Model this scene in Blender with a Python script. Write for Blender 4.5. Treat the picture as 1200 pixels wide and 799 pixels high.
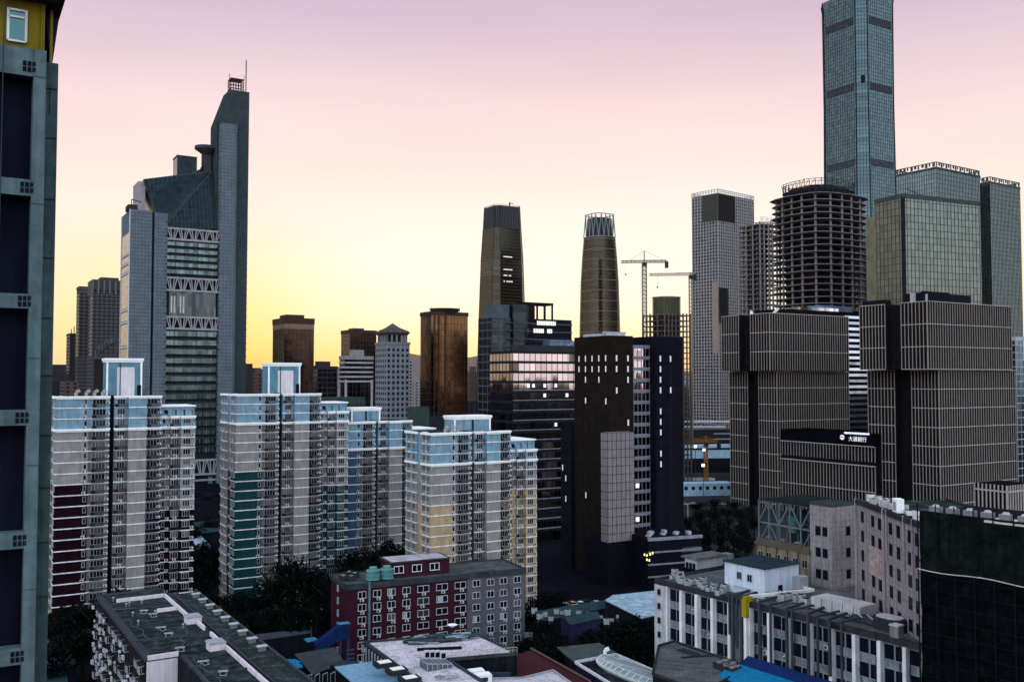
import bpy, math, random
from mathutils import Vector, Matrix
R = math.radians
random.seed(7)
sc = bpy.context.scene
for o in list(bpy.data.objects): bpy.data.objects.remove(o)
COL = sc.collection

# ------------------------------------------------------------------ camera
EYE = 70.0; F = 1100.0; HOR = 443.0
PITCH = math.atan((HOR - 399.5) / F)
cam_d = bpy.data.cameras.new('camera'); cam = bpy.data.objects.new('camera', cam_d); COL.objects.link(cam)
cam_d.sensor_width = 36; cam_d.lens = 36 * F / 1200; cam_d.clip_end = 60000; cam_d.clip_start = 0.5
cam.location = (0, 0, EYE); cam.rotation_euler = (R(90) + PITCH, 0, 0)
sc.camera = cam

# ------------------------------------------------------------------ world and sun
SUN_AZ = math.atan((610 - 600) / F); SUN_EL = R(3.0)
w = bpy.data.worlds.new('World'); sc.world = w; w.use_nodes = True
nt = w.node_tree; nt.nodes.clear()
def nd(t, **k):
    n = nt.nodes.new(t)
    for a, b in k.items(): setattr(n, a, b)
    return n
def lk(a, b): nt.links.new(a, b)
out = nd('ShaderNodeOutputWorld'); bg = nd('ShaderNodeBackground')
tc = nd('ShaderNodeTexCoord'); sep = nd('ShaderNodeSeparateXYZ'); lk(tc.outputs['Generated'], sep.inputs[0])
def srgb(r, g, b, k=1.0):
    f = lambda c: (c / 12.92 if c <= .04045 else ((c + .055) / 1.055) ** 2.4)
    return (f(r / 255) * k, f(g / 255) * k, f(b / 255) * k, 1)
def ramp(stops):
    r = nd('ShaderNodeValToRGB'); e = r.color_ramp.elements
    while len(e) > 1: e.remove(e[-1])
    e[0].position = stops[0][0]; e[0].color = stops[0][1]
    for p, c in stops[1:]:
        q = e.new(p); q.color = c
    lk(sep.outputs['Z'], r.inputs[0]); return r
west_far = ramp([(0, srgb(246, 214, 180)), (.03, srgb(252, 234, 192)), (.08, srgb(254, 240, 208)), (.17, srgb(255, 238, 224)),
                 (.26, srgb(247, 218, 219)), (.36, srgb(213, 187, 207)), (.6, srgb(186, 180, 200)), (1, srgb(160, 172, 200))])
west_sun = ramp([(0, srgb(255, 196, 90)), (.03, srgb(255, 218, 112)), (.07, srgb(255, 234, 150)), (.115, srgb(255, 242, 195)), (.17, srgb(255, 238, 222)),
                 (.26, srgb(252, 227, 225)), (.36, srgb(224, 197, 211)), (.6, srgb(186, 180, 200)), (1, srgb(160, 172, 200))])
west_glow = ramp([(0, srgb(255, 205, 120)), (.03, srgb(255, 232, 170)), (.07, srgb(255, 247, 220)), (.115, srgb(255, 248, 232)), (.17, srgb(255, 241, 230)),
                 (.26, srgb(250, 222, 220)), (.36, srgb(222, 192, 208)), (.6, srgb(186, 180, 200)), (1, srgb(160, 172, 200))])
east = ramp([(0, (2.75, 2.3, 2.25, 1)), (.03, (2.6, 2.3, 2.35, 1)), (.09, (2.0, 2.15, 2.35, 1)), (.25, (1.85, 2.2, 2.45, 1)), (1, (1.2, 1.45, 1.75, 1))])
def vmath(op, a, b=None):
    n = nd('ShaderNodeVectorMath', operation=op)
    lk(a, n.inputs[0])
    if b is not None:
        if isinstance(b, tuple): n.inputs[1].default_value = b
        else: lk(b, n.inputs[1])
    return n
dot = vmath('DOT_PRODUCT', tc.outputs['Generated'], (math.sin(-.17), math.cos(-.17), 0.03))
dot2 = vmath('DOT_PRODUCT', tc.outputs['Generated'], (math.sin(.07), math.cos(.07), 0.08))
mr = nd('ShaderNodeMapRange', interpolation_type='SMOOTHSTEP'); lk(dot.outputs['Value'], mr.inputs[0])
mr.inputs[1].default_value = .925; mr.inputs[2].default_value = .998
mg = nd('ShaderNodeMapRange', interpolation_type='SMOOTHSTEP'); lk(dot2.outputs['Value'], mg.inputs[0]); mg.inputs[1].default_value = .93; mg.inputs[2].default_value = .995
mx = nd('ShaderNodeMix', data_type='RGBA'); lk(mr.outputs[0], mx.inputs['Factor']); lk(west_far.outputs[0], mx.inputs['A']); lk(west_sun.outputs[0], mx.inputs['B'])
mx3 = nd('ShaderNodeMix', data_type='RGBA'); lk(mg.outputs[0], mx3.inputs['Factor']); lk(mx.outputs['Result'], mx3.inputs['A']); lk(west_glow.outputs[0], mx3.inputs['B']); mx = mx3
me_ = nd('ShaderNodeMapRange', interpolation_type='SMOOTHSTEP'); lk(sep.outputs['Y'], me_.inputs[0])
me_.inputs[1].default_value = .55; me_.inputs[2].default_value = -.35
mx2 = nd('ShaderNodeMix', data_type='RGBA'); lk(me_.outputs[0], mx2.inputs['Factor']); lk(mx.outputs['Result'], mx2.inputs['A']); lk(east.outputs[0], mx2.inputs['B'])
sky = nd('ShaderNodeTexSky', sky_type='NISHITA'); sky.sun_disc = False; sky.sun_elevation = SUN_EL; sky.sun_rotation = SUN_AZ
skm = vmath('SCALE', sky.outputs[0]); skm.inputs['Scale'].default_value = .10
# faint streaky cirrus tint
nz = nd('ShaderNodeTexNoise'); nz.inputs['Scale'].default_value = 2.2; nz.inputs['Detail'].default_value = 5
mp = nd('ShaderNodeMapping'); mp.inputs['Scale'].default_value = (1, 1, 7); lk(tc.outputs['Generated'], mp.inputs[0]); lk(mp.outputs[0], nz.inputs['Vector'])
cr = nd('ShaderNodeMapRange'); lk(nz.outputs[0], cr.inputs[0]); cr.inputs[1].default_value = .3; cr.inputs[2].default_value = .75; cr.inputs[3].default_value = .96; cr.inputs[4].default_value = 1.045
mul = vmath('SCALE', mx2.outputs['Result']); lk(cr.outputs[0], mul.inputs['Scale'])
fin = nd('ShaderNodeMix', data_type='RGBA'); fin.inputs['Factor'].default_value = .04
lk(mul.outputs[0], fin.inputs['A']); lk(skm.outputs[0], fin.inputs['B'])
lk(fin.outputs['Result'], bg.inputs['Color']); bg.inputs['Strength'].default_value = 1.0
lk(bg.outputs[0], out.inputs['Surface'])
sun_d = bpy.data.lights.new('sun', 'SUN'); sun_d.energy = 2.6; sun_d.angle = R(.5); sun_d.color = (1, .58, .26)
sun = bpy.data.objects.new('sun', sun_d); COL.objects.link(sun)
sv = Vector((math.sin(SUN_AZ) * math.cos(SUN_EL), math.cos(SUN_AZ) * math.cos(SUN_EL), math.sin(SUN_EL)))
sun.rotation_euler = sv.to_track_quat('Z', 'Y').to_euler()
sc.view_settings.view_transform = 'Standard'; sc.view_settings.look = 'None'; sc.view_settings.exposure = .12; sc.view_settings.gamma = 1
sc.render.engine = 'CYCLES'; sc.cycles.use_denoising = True; sc.cycles.max_bounces = 6; sc.cycles.diffuse_bounces = 3
sc.cycles.glossy_bounces = 3; sc.cycles.sample_clamp_indirect = 4

# ------------------------------------------------------------------ pixel helpers (photo pixels, 1200 wide)
def ray(px, py):
    u = (px - 600) / F; v = (399.5 - py) / F
    return u, math.cos(PITCH) - v * math.sin(PITCH), math.sin(PITCH) + v * math.cos(PITCH)
def W(px, py, Y):
    a, b, c = ray(px, py); t = Y / b
    return Vector((a * t, Y, EYE + c * t))
def zt(py, Y): return W(600, py, Y).z
def onz(px, py, z):
    a, b, c = ray(px, py); t = (z - EYE) / c
    return Vector((a * t, b * t, z))
def corner(xc, py, Y, a, xl, xr):
    k = 1 / ray(0, py)[1]
    f = lambda x: (x - 600) / F * k
    X = f(xc) * Y; ca, sa = math.cos(R(a)), math.sin(R(a))
    b = (f(xr) * Y - X) / (ca - f(xr) * sa) if xr is not None else None
    c = (X - f(xl) * Y) / (sa + f(xl) * ca) if xl is not None else None
    return X, b, c

# ------------------------------------------------------------------ materials
MATS = {}
def M(name, rgb=(.5,.5,.5), rough=.8, metal=0., var=.22, scale=.35, spec=.0, streak=.25, bump=0.0, emit=None, es=1.0):
    if name in MATS: return MATS[name]
    m = bpy.data.materials.new(name); m.use_nodes = True; n = m.node_tree.nodes; l = m.node_tree.links
    p = n['Principled BSDF']; p.inputs['Roughness'].default_value = rough; p.inputs['Metallic'].default_value = metal
    p.inputs['Specular IOR Level'].default_value = spec
    t = n.new('ShaderNodeTexCoord'); nz = n.new('ShaderNodeTexNoise'); nz.inputs['Scale'].default_value = scale; nz.inputs['Detail'].default_value = 8; nz.inputs['Roughness'].default_value = .65
    l.new(t.outputs['Object'], nz.inputs['Vector'])
    mp = n.new('ShaderNodeMapping'); mp.inputs['Scale'].default_value = (1.6, 1.6, .12); l.new(t.outputs['Object'], mp.inputs[0])
    n2 = n.new('ShaderNodeTexNoise'); n2.inputs['Scale'].default_value = 1.2; n2.inputs['Detail'].default_value = 4; l.new(mp.outputs[0], n2.inputs['Vector'])
    a = n.new('ShaderNodeMapRange'); a.inputs[1].default_value = .3; a.inputs[2].default_value = .7; a.inputs[3].default_value = 1 - var; a.inputs[4].default_value = 1 + var; l.new(nz.outputs[0], a.inputs[0])
    b = n.new('ShaderNodeMapRange'); b.inputs[1].default_value = .35; b.inputs[2].default_value = .7; b.inputs[3].default_value = 1; b.inputs[4].default_value = 1 - streak; l.new(n2.outputs[0], b.inputs[0])
    mm = n.new('ShaderNodeMath'); mm.operation = 'MULTIPLY'; l.new(a.outputs[0], mm.inputs[0]); l.new(b.outputs[0], mm.inputs[1])
    v = n.new('ShaderNodeVectorMath'); v.operation = 'SCALE'; v.inputs[0].default_value = rgb; l.new(mm.outputs[0], v.inputs['Scale'])
    l.new(v.outputs[0], p.inputs['Base Color'])
    if bump:
        bp = n.new('ShaderNodeBump'); bp.inputs['Strength'].default_value = bump; l.new(nz.outputs[0], bp.inputs['Height']); l.new(bp.outputs[0], p.inputs['Normal'])
    if emit:
        p.inputs['Emission Color'].default_value = (*emit, 1); p.inputs['Emission Strength'].default_value = es
    MATS[name] = m; return m
def G(name, rgb=(.3,.3,.3), rough=.1, metal=1., cell=(3, 4), jit=.03, var=.35, dark=.0):
    """coated glass: every pane has its own slight tint and tilt; a share of panes (dark) reads as unlit openings"""
    if name in MATS: return MATS[name]
    m = bpy.data.materials.new(name); m.use_nodes = True; n = m.node_tree.nodes; l = m.node_tree.links
    p = n['Principled BSDF']; p.inputs['Roughness'].default_value = rough; p.inputs['Metallic'].default_value = metal
    t = n.new('ShaderNodeTexCoord'); s = n.new('ShaderNodeSeparateXYZ'); l.new(t.outputs['Object'], s.inputs[0])
    def ma(op, a, b):
        q = n.new('ShaderNodeMath'); q.operation = op
        for i, x in enumerate((a, b)):
            if x is None: continue
            if isinstance(x, (int, float)): q.inputs[i].default_value = x
            else: l.new(x, q.inputs[i])
        return q.outputs[0]
    hx = ma('FLOOR', ma('DIVIDE', ma('ADD', s.outputs[0], s.outputs[1]), cell[0]), None)
    hz = ma('FLOOR', ma('DIVIDE', s.outputs[2], cell[1]), None)
    cb = n.new('ShaderNodeCombineXYZ'); l.new(hx, cb.inputs[0]); l.new(hz, cb.inputs[1])
    wn = n.new('ShaderNodeTexWhiteNoise'); wn.noise_dimensions = '2D'; l.new(cb.outputs[0], wn.inputs[0])
    a = n.new('ShaderNodeMapRange'); a.inputs[3].default_value = 1 - var; a.inputs[4].default_value = 1 + var; l.new(wn.outputs[0], a.inputs[0])
    fac = a.outputs[0]
    if dark:
        g = ma('GREATER_THAN', wn.outputs[0], dark); fac = ma('MULTIPLY', fac, ma('ADD', ma('MULTIPLY', g, .75), .25))
    v = n.new('ShaderNodeVectorMath'); v.operation = 'SCALE'; v.inputs[0].default_value = rgb; l.new(fac, v.inputs['Scale']); l.new(v.outputs[0], p.inputs['Base Color'])
    ge = n.new('ShaderNodeNewGeometry')
    sb = n.new('ShaderNodeVectorMath'); sb.operation = 'SUBTRACT'; l.new(wn.outputs[1], sb.inputs[0]); sb.inputs[1].default_value = (.5, .5, .5)
    sl = n.new('ShaderNodeVectorMath'); sl.operation = 'SCALE'; sl.inputs['Scale'].default_value = jit; l.new(sb.outputs[0], sl.inputs[0])
    # broad waviness of the panes
    nz = n.new('ShaderNodeTexNoise'); nz.inputs['Scale'].default_value = .12; l.new(t.outputs['Object'], nz.inputs['Vector'])
    s2 = n.new('ShaderNodeVectorMath'); s2.operation = 'SUBTRACT'; l.new(nz.outputs[1], s2.inputs[0]); s2.inputs[1].default_value = (.5, .5, .5)
    s3 = n.new('ShaderNodeVectorMath'); s3.operation = 'SCALE'; s3.inputs['Scale'].default_value = jit * 1.5; l.new(s2.outputs[0], s3.inputs[0])
    ad = n.new('ShaderNodeVectorMath'); ad.operation = 'ADD'; l.new(ge.outputs['Normal'], ad.inputs[0]); l.new(sl.outputs[0], ad.inputs[1])
    ad2 = n.new('ShaderNodeVectorMath'); ad2.operation = 'ADD'; l.new(ad.outputs[0], ad2.inputs[0]); l.new(s3.outputs[0], ad2.inputs[1])
    no = n.new('ShaderNodeVectorMath'); no.operation = 'NORMALIZE'; l.new(ad2.outputs[0], no.inputs[0]); l.new(no.outputs[0], p.inputs['Normal'])
    MATS[name] = m; return m
white = M('white trim', (.72, .70, .73), .7, streak=.3)
white2 = M('clean white paint', (.80, .79, .80), .6, var=.08, streak=.12)
blue_w = M('pale blue render', (.17, .27, .35), .9, streak=.3)
grey_w = M('grey render', (.235, .22, .215), .9, streak=.3)
maroon_w = M('maroon render', (.011, .004, .007), .85)
green_w = M('dark green render', (.008, .038, .040), .85)
tan_w = M('ochre render', (.36, .26, .165), .9)
slate_w = M('slate blue render', (.04, .075, .13), .9)
brick_w = M('dark red brick', (.038, .012, .020), .9, scale=2)
stone_w = M('grey stone cladding', (.20, .22, .26), .7, scale=.2)
conc = M('raw concrete', (.20, .19, .20), .9, streak=.4)
conc_d = M('dark concrete', (.03, .03, .036), .9)
steel_d = M('dark steel', (.03, .035, .045), .5, metal=.3)
steel_l = M('pale galvanised steel', (.35, .37, .42), .5, metal=.2)
void = M('dark recess', (.006, .006, .012), .9, spec=.05)
glass_k = M('black window glass', (.006, .007, .014), .12, spec=.05, var=.5)
roof_d = M('dark roofing felt', (.013, .018, .020), .95, var=.85, scale=.6, streak=0)
roof_g = M('grey roofing felt', (.075, .078, .085), .95, var=.35, scale=.5, streak=0)
def ROOF(name, a, b, stain, row=1.0, ln=7.0, rot=0.0, sc_=.45):
    m = bpy.data.materials.new(name); m.use_nodes = True; n = m.node_tree.nodes; l = m.node_tree.links; p = n['Principled BSDF']
    p.inputs['Roughness'].default_value = .95; p.inputs['Specular IOR Level'].default_value = 0
    t = n.new('ShaderNodeTexCoord'); mp = n.new('ShaderNodeMapping'); mp.inputs['Rotation'].default_value = (0, 0, R(rot)); l.new(t.outputs['Object'], mp.inputs[0])
    bk = n.new('ShaderNodeTexBrick'); bk.inputs['Scale'].default_value = 1; bk.inputs['Brick Width'].default_value = ln; bk.inputs['Row Height'].default_value = row; bk.inputs['Mortar Size'].default_value = .035
    bk.inputs['Color1'].default_value = (*a, 1); bk.inputs['Color2'].default_value = (*b, 1); bk.inputs['Mortar'].default_value = (*[x * .35 for x in a], 1); l.new(mp.outputs[0], bk.inputs['Vector'])
    nz = n.new('ShaderNodeTexNoise'); nz.inputs['Scale'].default_value = sc_; nz.inputs['Detail'].default_value = 9; nz.inputs['Roughness'].default_value = .7; l.new(t.outputs['Object'], nz.inputs['Vector'])
    g = n.new('ShaderNodeMapRange'); g.inputs[1].default_value = .5; g.inputs[2].default_value = .68; l.new(nz.outputs[0], g.inputs[0])
    mx = n.new('ShaderNodeMix'); mx.data_type = 'RGBA'; l.new(g.outputs[0], mx.inputs['Factor']); l.new(bk.outputs[0], mx.inputs['A']); mx.inputs['B'].default_value = (*stain, 1)
    n2 = n.new('ShaderNodeTexNoise'); n2.inputs['Scale'].default_value = 3.5; n2.inputs['Detail'].default_value = 6; l.new(t.outputs['Object'], n2.inputs['Vector'])
    g2 = n.new('ShaderNodeMapRange'); g2.inputs[1].default_value = .3; g2.inputs[2].default_value = .7; g2.inputs[3].default_value = .6; g2.inputs[4].default_value = 1.4; l.new(n2.outputs[0], g2.inputs[0])
    v = n.new('ShaderNodeVectorMath'); v.operation = 'SCALE'; l.new(mx.outputs['Result'], v.inputs[0]); l.new(g2.outputs[0], v.inputs['Scale']); l.new(v.outputs[0], p.inputs['Base Color'])
    MATS[name] = m; return m
roof_d = ROOF('felt strip roof', (.010, .014, .016), (.024, .032, .034), (.060, .068, .070))
side_felt = ROOF('green grey felt', (.016, .022, .022), (.034, .042, .042), (.075, .085, .085), 1.1, 9, 90)
roof_g = ROOF('grey roofing felt strips', (.05, .052, .056), (.085, .088, .092), (.03, .03, .034), 1.0, 6)
pebble = ROOF('grey pebble roof', (.060, .064, .070), (.095, .098, .105), (.12, .12, .125), .5, 40, 20, .25)
pale_roof = ROOF('pale weathered roof', (.40, .36, .40), (.47, .43, .47), (.20, .18, .21), 3.0, 12, -18, .6)
hall_roof = ROOF('dark hall roof', (.008, .009, .012), (.018, .02, .024), (.045, .048, .055), 1.0, 5, 30)
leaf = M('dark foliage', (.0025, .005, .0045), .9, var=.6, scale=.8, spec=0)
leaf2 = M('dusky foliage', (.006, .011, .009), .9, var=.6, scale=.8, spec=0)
bark = M('bark', (.02, .015, .012), .95)
rail_m = M('black railing', (.02, .02, .028), .6)
lit = M('lit white office light', (.7, .66, .62), emit=(1, .93, .86), es=.62, var=.5, scale=.3)
lit_y = M('lit warm lamp', (.8, .7, .3), emit=(1, .8, .25), es=1.3)

# ------------------------------------------------------------------ mesh builder
class MB:
    def __init__(s): s.v = []; s.f = []; s.mi = []; s.m = 0
    def box(s, x0, x1, y0, y1, z0, z1):
        if x0 > x1: x0, x1 = x1, x0
        if y0 > y1: y0, y1 = y1, y0
        i = len(s.v)
        s.v += [(x0, y0, z0), (x1, y0, z0), (x1, y1, z0), (x0, y1, z0), (x0, y0, z1), (x1, y0, z1), (x1, y1, z1), (x0, y1, z1)]
        for q in ((0, 3, 2, 1), (4, 5, 6, 7), (0, 1, 5, 4), (1, 2, 6, 5), (2, 3, 7, 6), (3, 0, 4, 7)):
            s.f.append(tuple(i + k for k in q)); s.mi.append(s.m)
        return s
    def poly(s, pts):
        i = len(s.v); s.v += [tuple(p) for p in pts]; s.f.append(tuple(range(i, i + len(pts)))); s.mi.append(s.m); return s
    def prism(s, pts, z0, z1):
        a = sum(pts[i][0] * pts[(i + 1) % len(pts)][1] - pts[(i + 1) % len(pts)][0] * pts[i][1] for i in range(len(pts)))
        if a < 0: pts = pts[::-1]
        n = len(pts); i = len(s.v)
        s.v += [(p[0], p[1], z0) for p in pts] + [(p[0], p[1], z1) for p in pts]
        s.f.append(tuple(i + k for k in range(n))[::-1]); s.f.append(tuple(i + n + k for k in range(n))); s.mi += [s.m] * 2
        for k in range(n):
            s.f.append((i + k, i + (k + 1) % n, i + n + (k + 1) % n, i + n + k)); s.mi.append(s.m)
        return s
    def loft(s, secs, cap=True):
        n = len(secs[0][1]); i = len(s.v)
        for z, ps in secs: s.v += [(p[0], p[1], z) for p in ps]
        for j in range(len(secs) - 1):
            for k in range(n):
                s.f.append((i + j * n + k, i + j * n + (k + 1) % n, i + (j + 1) * n + (k + 1) % n, i + (j + 1) * n + k)); s.mi.append(s.m)
        if cap:
            s.f.append(tuple(i + (len(secs) - 1) * n + k for k in range(n))); s.mi.append(s.m)
        return s
    def beam(s, p, q, wd, ht=None):
        ht = ht or wd; p = Vector(p); q = Vector(q); d = (q - p)
        if d.length < 1e-6: return s
        d.normalize(); up = Vector((0, 0, 1)) if abs(d.z) < .95 else Vector((1, 0, 0))
        a = d.cross(up).normalized(); b = a.cross(d)
        i = len(s.v)
        for e in (p, q):
            for sx, sy in ((-1, -1), (1, -1), (1, 1), (-1, 1)): s.v.append(tuple(e + a * sx * wd / 2 + b * sy * ht / 2))
        for fq in ((0, 1, 2, 3), (7, 6, 5, 4), (0, 4, 5, 1), (1, 5, 6, 2), (2, 6, 7, 3), (3, 7, 4, 0)):
            s.f.append(tuple(i + k for k in fq)); s.mi.append(s.m)
        return s
    def cyl(s, x, y, z0, z1, r0, r1=None, n=12):
        r1 = r0 if r1 is None else r1
        P = lambda r: [(x + r * math.cos(2 * math.pi * k / n), y + r * math.sin(2 * math.pi * k / n)) for k in range(n)]
        s.loft([(z0, P(r0)), (z1, P(r1))]); return s
    def tube(s, pts, r, n=6):
        for a, b in zip(pts, pts[1:]): s.beam(a, b, r * 1.8)
        return s
    def mesh(s, name, mats):
        me = bpy.data.meshes.new(name); me.from_pydata(s.v, [], s.f)
        for m in (mats if isinstance(mats, (list, tuple)) else [mats]): me.materials.append(m)
        me.polygons.foreach_set('material_index', s.mi); me.update(); return me
    def build(s, name, mats, parent=None, **tags):
        if not s.v: return None
        o = bpy.data.objects.new(name, s.mesh(name, mats)); COL.objects.link(o); o.parent = parent
        for k, v in tags.items(): o[k] = v
        return o
def thing(name, label, cat, loc=(0, 0, 0), rz=0., group=None):
    o = bpy.data.objects.new(name, None); COL.objects.link(o); o.location = loc; o.rotation_euler = (0, 0, R(rz)); o.empty_display_size = .1
    o['label'] = label; o['category'] = cat
    if group: o['group'] = group
    return o
def tag(o, label, cat, group=None):
    o['label'] = label; o['category'] = cat
    if group: o['group'] = group
    return o
def copy_tree(o, parent=None):
    c = o.copy(); COL.objects.link(c)
    if parent: c.parent = parent
    for ch in [x for x in KIDS.get(o.name, [])]:
        copy_tree(ch, c)
    return c
KIDS = {}
def note_kids(root):
    for x in COL.objects:
        if x.parent is not None: 
            l = KIDS.setdefault(x.parent.name, [])
            if x not in l: l.append(x)
def faces(b, c):
    return {'R': ((0, 0), (1, 0), (0, -1), b, 0), 'S': ((b, 0), (0, 1), (1, 0), c, 90), 'B': ((b, c), (-1, 0), (0, 1), b, 180), 'L': ((0, c), (0, -1), (-1, 0), c, -90)}
def fp(Fc, s, o):
    O, d, n = Fc[:3]; return O[0] + d[0] * s + n[0] * o, O[1] + d[1] * s + n[1] * o
def fbox(mb, Fc, s0, s1, z0, z1, o0, o1):
    a = fp(Fc, s0, o0); b = fp(Fc, s1, o1); mb.box(a[0], b[0], a[1], b[1], z0, z1)
def grid(mb, Fs, names, z0, z1, dv, dh, vw, hw, out_, first=True, hout=None):
    """vertical ribs every dv metres and floor lines every dh metres on the named faces"""
    hout = out_ * .8 if hout is None else hout
    for k in names:
        Fc = Fs[k]; L = Fc[3]
        if dv:
            n = max(1, round(L / dv))
            for i in range(0 if first else 1, n + 1 if first else n):
                s = i * L / n; fbox(mb, Fc, max(0, s - vw / 2), min(L, s + vw / 2), z0, z1, -.05, out_)
        if dh:
            z = z0
            while z < z1 - .01:
                fbox(mb, Fc, 0, L, z, min(z + hw, z1), -.05, hout); z += dh
def place(root, name, meshes, spots, cap=100):
    """spots (x, y, z, rz) of one repeated part: the first `cap` are parts, the rest one stuff part"""
    ml = meshes if isinstance(meshes, list) else [meshes]; mesh = ml[0]
    for i, (x, y, z, rz) in enumerate(spots[:cap]):
        o = bpy.data.objects.new(name, ml[0] if len(ml) == 1 or VR.random() < .55 else VR.choice(ml[1:])); COL.objects.link(o); o.parent = root; o.location = (x, y, z); o.rotation_euler = (0, 0, R(rz))
    rest = spots[cap:]
    if rest:
        vs = [v.co.copy() for v in mesh.vertices]; fs = [tuple(p.vertices) for p in mesh.polygons]; ms = [p.material_index for p in mesh.polygons]
        mb = MB()
        for x, y, z, rz in rest:
            i = len(mb.v); c, s_ = math.cos(R(rz)), math.sin(R(rz))
            mb.v += [(x + v.x * c - v.y * s_, y + v.x * s_ + v.y * c, z + v.z) for v in vs]
            mb.f += [tuple(i + k for k in f) for f in fs]; mb.mi += ms
        o = mb.build(name, [m for m in mesh.materials], root, kind='stuff')
TM = {}; VR = random.Random(99)
frame_m = M('window frame white', (.42, .42, .44), streak=.3)
PANES = [None, M('curtained pane', (.09, .085, .09), .6, var=.5), M('grey blue pane', (.022, .034, .044), .4, var=.5), M('brown curtain pane', (.05, .032, .028), .6, var=.5)]
def wins(wd, ht, nm, key, fr=None, t=.07, **k): return [win_mesh(wd, ht, nm, fr=fr or frame_m, gl=g, t=t, key=key + str(i), **k) for i, g in enumerate(PANES)]
def win_mesh(wd, ht, nm=1, fr=white, gl=None, t=.09, key=None, sill=True, hb=0):
    k = (wd, ht, nm, fr.name, key)
    if k in TM: return TM[k]
    mb = MB(); mb.m = 1; mb.box(-wd / 2, wd / 2, -.04, .0, 0, ht); mb.m = 0
    for i in range(nm + 1):
        x = -wd / 2 + i * wd / nm
        mb.box(x - t / 2, x + t / 2, -.11, -.0, 0, ht)
    mb.box(-wd / 2, wd / 2, -.12, 0, ht - t / 2, ht + t / 2); mb.box(-wd / 2 - t, wd / 2 + t, -.18 if sill else -.12, 0, -t / 2, t / 2)
    if hb: mb.box(-wd / 2, wd / 2, -.105, 0, ht * hb - t / 3, ht * hb + t / 3)
    TM[k] = mb.mesh('window', [fr, gl or glass_k]); return TM[k]
def hole_mesh(wd, ht, m=None, key='', d=.05):
    k = ('hole', wd, ht, key)
    if k not in TM: TM[k] = MB().box(-wd / 2, wd / 2, -d, 0, 0, ht).mesh('window', [m or glass_k])
    return TM[k]
def rail_mesh(wd, ht=.9):
    k = ('rail', wd)
    if k in TM: return TM[k]
    mb = MB(); mb.box(-wd / 2, wd / 2, -.55, -.02, 0, .1); mb.box(-wd / 2, wd / 2, -.6, -.55, ht - .06, ht)
    n = int(wd / .3)
    for i in range(n + 1):
        x = -wd / 2 + i * wd / n; mb.box(x - .035, x + .035, -.6, -.55, 0, ht)
    mb.box(-wd / 2 + .1, -wd / 2 + .95, -.48, -.1, .12, .7)
    TM[k] = mb.mesh('balcony_rail', [rail_m]); return TM[k]
ac_m = MB(); ac_m.box(-.45, .45, -.45, -.05, 0, .6); ac_m.m = 1; ac_m.cyl(0, 0, 0, .01, .01, n=3); ac_m.box(-.33, .12, -.47, -.45, .08, .52)
AC = ac_m.mesh('air_conditioner', [M('off white plastic', (.5, .5, .52)), conc_d])
def cbuild(label, cat, xc, pytop, Y, a, xl, xr, name, group=None, pyc=None):
    X, b, c = corner(xc, pyc or pytop, Y, a, xl, xr)
    root = thing(name, label, cat, (X, Y, 0), a, group)
    return root, b, c, zt(pytop, Y)

exec_parts = []
# ================================================================== GROUND
def plane(name, pts, z, m, kind='structure'):
    mb = MB(); mb.poly([(p[0], p[1], z) for p in pts]); o = mb.build(name, m); o['kind'] = kind; return o
plane('ground', [(-30000, -8000), (30000, -8000), (30000, 40000), (-30000, 40000)], 0, M('dark city ground', (.006, .006, .010), .95, var=.6, scale=.02, spec=0))
asph = M('asphalt', (.03, .03, .036), .85, scale=.3)
GZ = 31
# far hills on the horizon
def hills():
    mb = MB(); pts = []
    for i in range(121):
        x = -9000 + i * 150; h = 150 + 95 * math.sin(i * .13 + 1) + 60 * math.sin(i * .37) + 28 * math.sin(i * 1.1) + 14 * math.sin(i * 2.3)
        pts.append((x, max(30, h)))
    n = len(pts)
    for j, (yy, k) in enumerate(((8000, 0), (9200, 1), (10500, 0))):
        mb.v += [(x, yy + 200 * math.sin(x * .002), h * k) for x, h in pts]
    for j in range(2):
        for i in range(n - 1): mb.f.append((j * n + i, j * n + i + 1, (j + 1) * n + i + 1, (j + 1) * n + i)); mb.mi.append(0)
    o = mb.build('hills', M('hazy hill slopes', (.10, .08, .08), .95)); o['kind'] = 'structure'
hills()

# ================================================================== FAR SKYLINE
# --- low distant blocks, each its own building
def far_block(label, px0, px1, py, Y, m, fh=3.4, vs=4, pent=None, rows=True, wm=None):
    root, b, c, z = cbuild(label, 'building', px0 + (px1 - px0) * .25, py, Y, GZ, px0, px1, 'distant_block', 'distant city blocks')
    MB().box(0, b, 0, c, 0, z).build('wall', m, root)
    Fs = faces(b, c); mb = MB()
    if rows:
        for k in 'RL':
            zz = z - fh
            while zz > max(z - 60, 2):
                n = max(1, int(Fs[k][3] / vs))
                for i in range(n):
                    s = (i + .5) * Fs[k][3] / n
                    fbox(mb, Fs[k], s - vs * .28, s + vs * .28, zz + .8, zz + 2.4, -.05, .08)
                zz -= fh
        mb.build('window_rows', wm or glass_k, root)
    if pent:
        MB().box(b * pent[0], b * pent[1], c * .2, c * .8, z - .1, z + pent[2]).build('rooftop_room', m, root)
    return root
fw = M('distant pale wall', (.24, .22, .23), .9); fd = M('distant dark wall', (.022, .022, .028), .9); fbr = M('distant brown wall', (.09, .06, .055), .9)
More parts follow.
